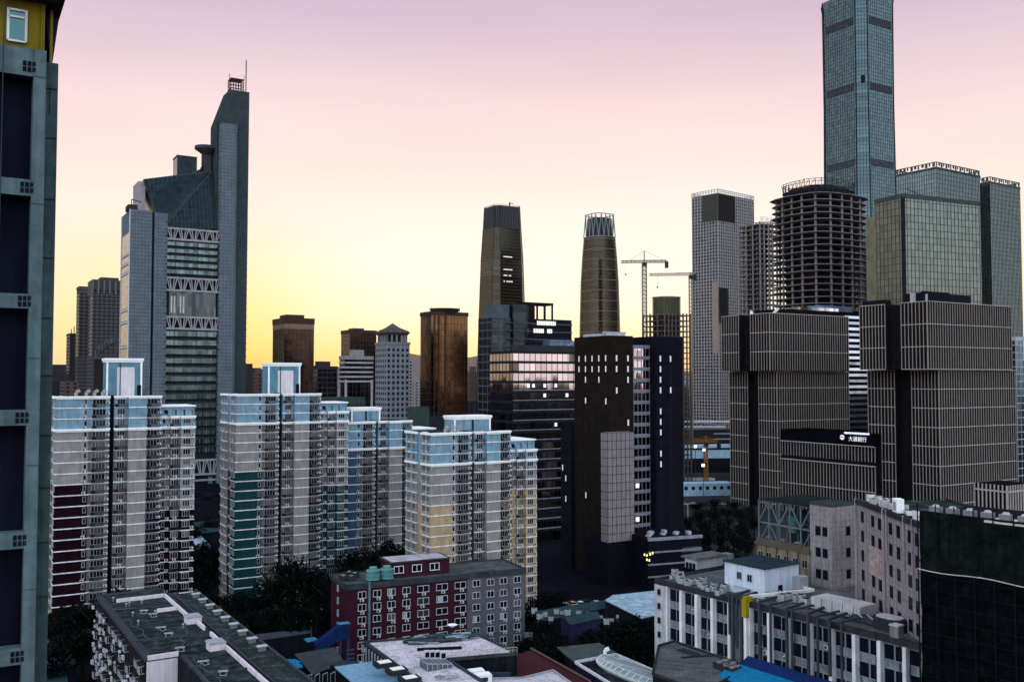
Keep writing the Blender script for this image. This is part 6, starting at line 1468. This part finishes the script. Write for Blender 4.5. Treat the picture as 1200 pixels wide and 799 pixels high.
mb = MB(); mb.box(-7.8, -5.6, y0 - 10.5, y0 - 8.0, zb1 - 1.25, zb1 - 1.15)
mb.build('roof_hatch', M('deeper cyan', (.02, .16, .35)), root)
# court roof in front of the piered building
zc_ = 20.5; P = roof_poly([(772, 757), (790, 752), (876, 782), (840, 803), (800, 803), (765, 790)], zc_); P0 = P[0]; root = rooted('court_roof', 'grey flat court roof below the white piered building', 'building', P0); pts = rel(P, P0)
MB().prism(pts, 0, zc_ - .1).build('wall', M('dark service wall'), root); MB().prism(pts, zc_ - .1, zc_).build('roof', M('grey pebble roof'), root); mb = MB(); [mb.beam((*a, zc_ + .15), (*b_, zc_ + .15), .35, .4) for a, b_ in zip(pts, pts[1:] + pts[:1])]
x_, y_ = at_root(822, 777, zc_, P0); mb.beam((x_ - 3, y_ + 3, zc_ + .15), (x_ + 6, y_ + 5, zc_ + .15), .3); mb.build('kerb', M('dark stained coping'), root)
x_, y_ = at_root(806, 764, zc_, P0); r = thing('roof_grate', 'dark rectangular grating flush in the grey court roof', 'grating', (P0[0] + x_, P0[1] + y_, zc_), AW); mb = MB(); mb.box(-1, 1, -2.2, 2.2, .02, .12); mb.build('frame', du, r); mb = MB(); [mb.box(-.9, .9, -2 + i * .35, -1.85 + i * .35, .12, .16) for i in range(12)]; mb.build('bars', conc_d, r)
for px, py, lb, s in ((851, 783, 'dark low chiller unit by the corner of the cyan roof', 1.5), (857, 787, 'second dark chiller unit just in front of the one by the cyan roof', 1.2)):
    p_ = onz(px, py, zc_); r = thing('chiller', lb, 'chiller', (p_.x, p_.y, zc_), AW); MB().box(-s, s, -s * 1.1, s * 1.1, 0, 1).build('casing', M('dark curb'), r); mb = MB(); [mb.cyl(x * s, y * s, 1, 1.15, .42 * s, n=12) for x in (-.5, .5) for y in (-.55, .55)]; mb.build('fan', conc, r)
# oval skylight building
zo = 16.0; P = roof_poly([(674, 777), (722, 768), (838, 818), (760, 830)], zo); P0 = P[0]; root = rooted('skylight_hall', 'dark-roofed hall with a long pointed oval glass skylight', 'building', P0); pts = rel(P, P0)
MB().prism(pts, 0, zo - .1).build('wall', M('navy hall wall', (.012, .012, .03)), root); MB().prism(pts, zo - .1, zo).build('roof', M('dark hall roof', (.02, .022, .03), var=.4), root)
mb = MB(); [mb.beam((*a, zo + .25), (*b_, zo + .25), .28, .5) for a, b_ in zip(pts, pts[1:] + pts[:1])]; mb.build('white_edge', M('white edge trim', (.55, .56, .60)), root)
a0, a1 = onz(702, 774, zo), onz(800, 812, zo); ax = Vector((a1.x - a0.x, a1.y - a0.y)); La = ax.length; ax.normalize(); nx_ = Vector((-ax.y, ax.x)); wz = 3.4
def oval(r_, z=0, n=40): 
    o = []
    for i in range(n):
        t = 2 * math.pi * i / n; s = La * .5 + La * .5 * math.cos(t) * (.9 + .1 * r_); v = wz * math.sin(t) * r_; o.append((a0.x - P0[0] + ax.x * s + nx_.x * v, a0.y - P0[1] + ax.y * s + nx_.y * v))
    return o
MB().loft([(zo, oval(1)), (zo + .5, oval(.97)), (zo + 1.2, oval(.6)), (zo + 1.45, oval(.25))]).build('oval_glazing', G('milky aqua glazing', (.20, .28, .30), .35, cell=(1.2, 1.2), metal=.3, var=.3), root)
mb = MB(); A = oval(1); B_ = oval(.6); C2 = oval(.25)
for i in range(40):
    j = (i + 1) % 40; mb.beam((*A[i], zo + .5), (*B_[i], zo + 1.22), .2); mb.beam((*A[i], zo + .5), (*A[j], zo + .5), .32)
    if i % 2 == 0: mb.beam((*B_[i], zo + 1.24), (*C2[i], zo + 1.5), .1)
    mb.beam((*B_[i], zo + 1.24), (*B_[j], zo + 1.24), .12)
mb.build('oval_ribs', M('pale ribs', (.52, .52, .50)), root)
p_ = onz(709, 769, zo); r = thing('roof_vent', 'white swan-neck vent at the pointed corner of the skylight hall', 'roof vent', (p_.x, p_.y, zo), 0); mb = MB(); mb.cyl(0, 0, 0, 1.2, .35, n=10); mb.build('neck', white2, r); mb = MB(); mb.beam((0, 0, 1.2), (.8, 0, 1.6), .6); mb.build('cowl', white2, r)
def hut(label, pxs, z, rm, wm, name='low_building', ridge=0, over=.3, cat='building'):
    P = roof_poly(pxs, z); P0 = P[0]; root = rooted(name, label, cat, P0); pts = rel(P, P0)
    MB().prism(inset(pts, .94), 0, z - .1).build('wall', wm, root)
    if ridge:
        mb = MB(); m0 = ((pts[0][0] + pts[3][0]) / 2, (pts[0][1] + pts[3][1]) / 2, z + ridge); m1 = ((pts[1][0] + pts[2][0]) / 2, (pts[1][1] + pts[2][1]) / 2, z + ridge)
        q = [(*p, z) for p in pts]; mb.poly([q[0], q[1], m1, m0]); mb.poly([m0, m1, q[2], q[3]]); mb.poly([q[1], q[2], m1]); mb.poly([q[0], m0, q[3]]); mb.poly([q[3], q[2], q[1], q[0]]); mb.build('roof', rm, root)
    else: MB().prism(pts, z - .15, z + .05).build('roof', rm, root)
    return root, pts, P0
wd_ = M('dark service wall')
hut('low building with a plain grey-green sheet roof behind the oval skylight hall', [(652, 758), (702, 753), (722, 764), (676, 778)], 12.5, M('grey green sheet', (.06, .075, .075), var=.2), wd_)
r1, pts, P0 = hut('long low hall with a dull teal pitched roof at the foot of the dark office', [(622, 716), (708, 704), (710, 712), (634, 728)], 9.0, M('dull teal sheet', (.022, .042, .05), var=.2, scale=.5), wd_, ridge=1.2)
r2, pts, P0 = hut('purplish two-storey house with a small teal hipped roof and one pale window', [(656, 722), (698, 716), (704, 724), (668, 732)], 11.0, M('dull teal sheet'), M('purple navy wall', (.02, .02, .05), streak=.4), ridge=.9)
pw = W(676, 733, 256); mb = MB(); MB().box(0, 2.0, -.1, 0, 0, 1.9).build('pale_window', M('pale lit blind', (.45, .6, .7), emit=(.45, .65, .8), es=.55), r2)
o = [x for x in COL.objects if x.name.startswith('pale_window')][-1]; o.location = (pw.x - P0[0] - 1, pw.y - P0[1] - 12.2, pw.z - 1)
rt, pts, P0 = hut('tin-roofed hall with a large pale blue sheet roof beside the white piered building', [(709, 703), (718, 697), (786, 690), (786, 716), (752, 724)], 11.5, M('pale blue tin', (.26, .35, .42), .6, var=.45, scale=.5, streak=.3), wd_)
hut('long dim wall-like shed beyond the old flats', [(300, 743), (362, 736), (364, 741), (302, 750)], 8, M('dark coping'), wd_, name='shed', cat='shed')
hut('small dark cabin with a sky blue lid beside the stair cover', [(356, 748), (368, 746), (373, 749), (360, 752)], 9, M('sky blue sheet'), wd_, name='cabin', cat='cabin')
hut('dim grey shed roof tucked behind the brick building end', [(386, 778), (400, 773), (420, 775), (398, 782)], 12, M('dull teal sheet'), wd_, name='shed', cat='shed')
hut('low dark roof between the old flats and the stair cover', [(345, 766), (392, 758), (404, 776), (366, 790)], 10, M('dark coping'), wd_, name='shed', cat='shed')
random.seed(31)
for i in range(16):
    px = 626 + (i * 37 % 16) * 6.5; py = 716 + random.uniform(-2, 7) + (4 if px > 680 else 0)
    p_ = onz(px, py, 10.4); r = thing('roof_unit', 'pale-topped condenser in the jumble around the teal-roofed hall', 'air conditioner', (p_.x, p_.y, 9.2), random.choice((10, 30, 80)), 'condensers by the teal hall'); s_ = random.uniform(.7, 1.3)
    MB().box(-.6 * s_, .6 * s_, -.45 * s_, .45 * s_, .3, 1.4 * s_).build('casing', M('dusty casing'), r); mb = MB(); mb.cyl(0, 0, 1.4 * s_, 1.5 * s_, .4 * s_, n=12); [mb.box(x * s_, x * s_ + .1, -.4, .4, -.6, .3) for x in (-.5, .4)]; mb.build('fan', du, r)
hut('low shed with a pale roof edge in the gap between the maroon and green towers', [(224, 632), (232, 624), (248, 640), (238, 648)], 6, M('pale blue tin'), wd_, name='shed', cat='shed')
hut('long low building with a dark roof by the foot of the stone-clad tower', [(224, 612), (256, 608), (258, 622), (226, 626)], 7, M('dull teal sheet'), wd_)
hut('small shed with a blue roof between the near concrete building and the old flats', [(54, 771), (88, 768), (90, 779), (55, 783)], 6, M('sky blue sheet'), wd_, name='shed', cat='shed')
hut('small shed with a dim ochre wall below the blue-roofed shed', [(54, 790), (78, 787), (80, 803), (55, 806)], 6, M('dull teal sheet'), M('ochre render'), name='shed', cat='shed')
# crumpled blue tarpaulin
p_ = onz(332, 775, 13); r = thing('blue_tarpaulin', 'crumpled bright blue tarpaulin on a shed next to the old flats', 'tarpaulin', (p_.x, p_.y, 0), 20)
mb = MB(); import mathutils.noise as mn
for j in range(13):
    for i in range(13):
        x, y = -3.4 + i * .56, -2.4 + j * .42; ed = max(abs(i - 6), abs(j - 6)) / 6; mb.v.append((x + mn.noise(Vector((i * .7, j * .7, 1))) * 1.2 * ed, y + mn.noise(Vector((i * .7, j * .7, 5))) * 1.0 * ed, 13 + mn.noise(Vector((i * .5, j * .5, 9))) * .6 - ed ** 4 * .9))
for j in range(12):
    for i in range(12): a = j * 13 + i; mb.f.append((a, a + 1, a + 14, a + 13)); mb.mi.append(0)
mb.build('sheet', M('bright blue tarp', (.012, .17, .38), .6, var=.25, scale=1.5), r); MB().box(-2.6, 2.4, -1.7, 1.7, 0, 12.1).build('shed_below', wd_, r)
# frames at the bottom edge by the old flats
p_ = onz(372, 797, 12); r = thing('pipe_rack', 'small rack of pale bent pipes at the bottom edge beside the old flats', 'pipe rack', (p_.x, p_.y, 0), 20); mb = MB()
for i in range(4): x = -2 + i * 1.5; mb.beam((x, 0, 10), (x, 0, 13), .12); mb.beam((x, 0, 13), (x + 1, .6, 13.2), .12); mb.beam((x + 1, .6, 13.2), (x + 1, .6, 11), .12)
mb.build('bent_pipe', steel_l, r); MB().box(-3, 4, -1, 2, 0, 10).build('plinth', wd_, r)

# ================================================================== GROUND LEVEL, ROADS, DISTANT STREET ITEMS
plane('road', [W(790, 560, 700)[:2], W(960, 560, 700)[:2], (400, 420), (120, 330), (60, 330)], .004, asph)
plane('pavement', [(-20, 250), (60, 250), (60, 262), (-20, 262)], .008, conc)
def bridge(label, px0, px1, py, Y, th=1.6, m=None, dz=0):
    p = W(px0, py, Y); q = W(px1, py, Y); r = thing('flyover', label, 'bridge', (p.x, Y, 0), 0)
    mb = MB(); mb.box(0, q.x - p.x, 0, 14, p.z - th, p.z - .9); mb.build('deck', m or conc, r)
    mb = MB(); mb.box(0, q.x - p.x, -.3, 0, p.z - 1.5, p.z + .2); mb.build('parapet', M('pale concrete edge', (.50, .50, .54)), r)
    mb = MB(); n = int((q.x - p.x) / 18) + 1; [mb.box(i * 18, i * 18 + 1.6, 4, 8, 0, p.z - th) for i in range(n)]; mb.build('pier', conc, r)
bridge('far elevated road edge at the foot of the white grid tower', 780, 858, 493, 960, 2)
bridge('second elevated road edge with a pale parapet, nearer than the one by the grid tower', 780, 850, 499, 900, 3)
bridge('slanting pale road deck above the blue-white low block', 784, 838, 560, 640, 3)
rt, b, c, z = cbuild('low blue-white block with a row of dark windows beside the brown ribbed tower', 'building', 790, 567, 560, 8, 780, 860, 'low_block')
MB().box(0, b, 0, 12, 0, z).build('wall', M('pale blue white block', (.28, .42, .52)), rt); place(rt, 'window', hole_mesh(2, 2, key='lb'), [(3 + i * 4.4, 0, z - 3.6, 0) for i in range(int(b / 4.6))])
rt, b, c, z = cbuild('pale low block behind the yellow crane', 'building', 785, 522, 820, 8, 778, 858, 'low_block')
MB().box(0, b, 0, 12, 0, z).build('wall', M('pale blue white block'), rt); mb = MB(); mb.box(0, b, -.2, 0, z - 4, z - 2.4); mb.build('window_band', glass_k, rt)
rt, b, c, z = cbuild('long dark block between the two pale road edges', 'building', 785, 504, 870, 8, 778, 858, 'low_block')
MB().box(0, b, 0, 12, 0, z).build('wall', fd, rt); mb = MB(); [mb.box(b * .7, b, -.3, 0, z - 4 - i * 5, z - 3 - i * 5) for i in range(4)]; mb.build('ledge', steel_l, rt)
for px, py, Y, lb in ((815, 523, 630, 'bright white site lamp under the yellow crane jib'), (825, 527, 630, 'bright site lamp on the yellow crane mast'), (824, 545, 560, 'small blue-white lamp above the low blue-white block')):
    p = W(px, py, Y); r = thing('site_lamp', lb, 'lamp', (p.x, Y, 0), 0); mb = MB(); mb.cyl(0, 0, p.z - .8, p.z + .8, .9, n=10); mb.build('lamp_head', M('lamp glow', (.9, .9, .8), emit=(1, .97, .85), es=1.6), r); MB().beam((0, 0, 0), (0, 0, p.z - .8), .3).build('pole', steel_d, r)
for px, py, Y, lb in ((806, 590, 420, 'slim curved street lamp in front of the trees by the dark office'), (365, 716, 250, 'thin grey pole standing in front of the dark trees near the brick building'), (348, 690, 262, 'short pale pole among the dark trees')):
    p = W(px, py, Y); r = thing('street_lamp', lb, 'street lamp', (p.x, Y, 0), 0); MB().beam((0, 0, 0), (0, 0, p.z), .28).build('pole', M('pale pole', (.30, .30, .33)), r); mb = MB(); mb.beam((0, 0, p.z), (2.2, 0, p.z + .5), .2); mb.box(1.8, 3.2, -.3, .3, p.z + .4, p.z + .65); mb.build('lamp_head', M('pale pole'), r)
# cars and street bustle at the foot of the dark office
random.seed(3)
CM = {}
def car(x, y, rz, m, label, grp='parked cars'):
    r = thing('parked_car', label, 'car', (x, y, .02), rz, grp); k_ = m.name
    if k_ not in CM:
        b_ = MB(); wedge(b_, [(-2.2, .35), (2.2, .35), (2.25, .8), (1.2, .95), (-1.9, 1.0), (-2.2, .85)], -.88, .88); g = MB(); wedge(g, [(-1.7, .98), (1.15, .93), (.5, 1.42), (-1.1, 1.42)], -.78, .78)
        t_ = MB(); wedge(t_, [(-1.1, 1.42), (.5, 1.42), (.4, 1.48), (-1.0, 1.48)], -.76, .76); wh = MB(); 
        n = 12; wh.v += [(.33 * math.cos(2 * math.pi * i / n), yy, .33 * math.sin(2 * math.pi * i / n)) for yy in (-.1, .1) for i in range(n)]; wh.f += [tuple(range(n)), tuple(range(n, 2 * n))[::-1]] + [(i, n + i, n + (i + 1) % n, (i + 1) % n) for i in range(n)]; wh.mi = [0] * len(wh.f)
        CM[k_] = (b_.mesh('body', m), g.mesh('glasshouse', glass_k), t_.mesh('roof', m), wh.mesh('wheel', void))
    bm_, gm_, tm_, wm_ = CM[k_]
    for nme, me in (('body', bm_), ('glasshouse', gm_), ('roof', tm_)):
        o = bpy.data.objects.new(nme, me); COL.objects.link(o); o.parent = r
    for sx in (-1.35, 1.35):
        for sy in (-.82, .82): o = bpy.data.objects.new('wheel', wm_); COL.objects.link(o); o.parent = r; o.location = (sx, sy, .33)
cms = [M('white car paint', (.5, .5, .52), .3, streak=0), M('dark car paint', (.02, .02, .03), .3, streak=0), M('silver car paint', (.28, .28, .3), .3, streak=0), M('tan car paint', (.35, .25, .15), .3, streak=0)]
for i in range(11):
    p = W(604 + i * 9.5, 699, 290); car(p.x, 292 + random.uniform(-3, 3), random.choice((20, 25, 110)), cms[i % 4], 'small parked car in the dark row behind the teal-roofed hall', 'parked cars behind the teal hall')
for i in range(6):
    p = W(792 + i * 11, 588, 520); car(p.x, 522, 10, cms[(i * 3) % 4], 'distant car under the blue-white low block', 'cars under the low block')

# ================================================================== TREES
def crown_mesh(seed, n=1500, flat=.8):
    rnd_ = random.Random(seed); mb = MB(); blobs = []
    for i in range(13):
        a = rnd_.uniform(0, 6.28); rr = rnd_.uniform(0, .62) ; z = rnd_.uniform(-.5, .55); blobs.append((rr * math.cos(a), rr * math.sin(a), z * flat, rnd_.uniform(.24, .44)))
    for i in range(n):
        bx, by, bz, br = blobs[rnd_.randrange(len(blobs))]
        d = Vector((rnd_.gauss(0, 1), rnd_.gauss(0, 1), rnd_.gauss(0, 1))).normalized() * br * rnd_.uniform(.55, 1.08)
        p = Vector((bx, by, bz)) + d; s = rnd_.uniform(.03, .065)
        u = Vector((rnd_.gauss(0, 1), rnd_.gauss(0, 1), rnd_.gauss(0, 1))).normalized(); v = u.cross(Vector((rnd_.gauss(0, 1), rnd_.gauss(0, 1), rnd_.gauss(0, 1)))).normalized()
        mb.m = 1 if rnd_.random() < .3 else 0
        mb.poly([p - u * s, p + v * s * .7, p + u * s, p - v * s * .7])
    return mb.mesh('crown', [leaf, leaf2])
CR = [crown_mesh(s) for s in (1, 2, 3, 4)]
tk = MB(); tk.cyl(0, 0, 0, .62, .035, .018, 8)
for a in range(6): tk.beam((0, 0, .4 + a * .03), (.28 * math.cos(a * 1.1), .28 * math.sin(a * 1.1), .72 + a * .02), .02)
TK = tk.mesh('trunk', [bark])
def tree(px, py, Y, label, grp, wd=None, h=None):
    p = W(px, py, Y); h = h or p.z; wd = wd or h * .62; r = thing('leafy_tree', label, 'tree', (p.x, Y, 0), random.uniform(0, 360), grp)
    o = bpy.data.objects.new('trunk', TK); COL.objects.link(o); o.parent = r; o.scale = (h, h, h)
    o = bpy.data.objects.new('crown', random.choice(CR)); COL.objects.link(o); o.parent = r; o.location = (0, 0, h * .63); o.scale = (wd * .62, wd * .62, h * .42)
random.seed(17)
def grove(label, grp, spots):
    for px, py, Y in spots: tree(px, py, Y, label, grp, wd=random.uniform(8, 12))
grove('dark leafy tree in the grove between the maroon and green apartment towers', 'trees between the apartment towers', [(232, 640, 300), (246, 655, 290), (238, 628, 340), (252, 640, 320), (228, 610, 380), (246, 602, 400), (236, 668, 280), (250, 690, 262)])
grove('dark leafy tree at the foot of the green apartment tower', 'trees by the green apartment tower', [(330, 650, 262), (345, 643, 262), (358, 655, 262), (318, 668, 258), (372, 660, 262), (385, 664, 262), (300, 682, 255), (280, 688, 252), (392, 672, 258), (262, 700, 248), (340, 690, 245), (320, 708, 240), (362, 694, 245), (382, 700, 240), (296, 712, 240), (275, 716, 240), (345, 716, 234)])
grove('dark leafy tree in the court under the slate blue apartment tower', 'trees under the slate blue tower', [(410, 640, 288), (425, 630, 290), (440, 636, 290), (455, 625, 290), (468, 632, 285), (430, 650, 270), (448, 646, 270), (412, 655, 268), (470, 645, 270)])
grove('dark leafy tree behind the long old flats, at the foot of the maroon apartment tower', 'trees at the maroon apartment tower', [(72, 702, 236), (86, 706, 236), (100, 700, 236), (118, 688, 236), (135, 684, 236), (152, 680, 238), (170, 684, 238), (188, 688, 238), (60, 712, 230), (206, 692, 236), (222, 700, 236), (80, 730, 215), (98, 728, 215), (64, 750, 205)])
grove('dark leafy tree between the brick building and the teal-roofed hall', 'trees beside the brick building', [(626, 700, 250), (616, 742, 205), (632, 738, 210), (648, 732, 214), (625, 752, 200), (642, 750, 202), (640, 716, 240), (636, 692, 262), (652, 690, 270)])
grove('dark leafy tree in the yard before the tin-roofed hall', 'trees in the yard', [(712, 730, 222), (728, 724, 220), (745, 716, 220), (760, 716, 216), (775, 722, 212), (700, 742, 214), (718, 746, 208), (736, 742, 206), (755, 738, 206), (772, 745, 203), (786, 748, 200), (748, 760, 196), (765, 768, 192), (690, 734, 230), (730, 765, 195)])
grove('dark leafy tree in the belt between the dark office and the brown ribbed towers', 'trees before the brown ribbed towers', [(806, 600, 400), (820, 594, 420), (836, 592, 430), (852, 590, 440), (868, 594, 430), (884, 600, 400), (812, 614, 360), (828, 616, 350), (844, 612, 360), (860, 614, 355), (876, 618, 345), (830, 634, 310), (850, 634, 305), (868, 640, 290), (884, 648, 280), (822, 648, 290), (842, 655, 275), (862, 658, 268), (815, 585, 470), (838, 582, 480), (860, 584, 470), (880, 590, 440), (826, 604, 385), (846, 602, 395), (868, 606, 380)])
grove('small far tree at the foot of the stone-clad tower', 'trees by the stone-clad tower', [(232, 578, 560), (244, 582, 545), (254, 580, 560), (226, 590, 520)])

# ================================================================== HAZE
mb = MB(); mb.box(-14000, 14000, -3000, 15000, -3, 640); hz = mb.build('haze', []); hz['kind'] = 'stuff'; hz.data.materials.clear()
hm_ = bpy.data.materials.new('haze air'); hm_.use_nodes = True; n = hm_.node_tree.nodes; n.remove(n['Principled BSDF']); pv = n.new('ShaderNodeVolumePrincipled')
pv.inputs['Density'].default_value = 6e-6; pv.inputs['Color'].default_value = (1, .95, .9, 1); pv.inputs['Anisotropy'].default_value = .55
hm_.node_tree.links.new(pv.outputs[0], n['Material Output'].inputs['Volume']); hz.data.materials.append(hm_); sc.cycles.volume_bounces = 0
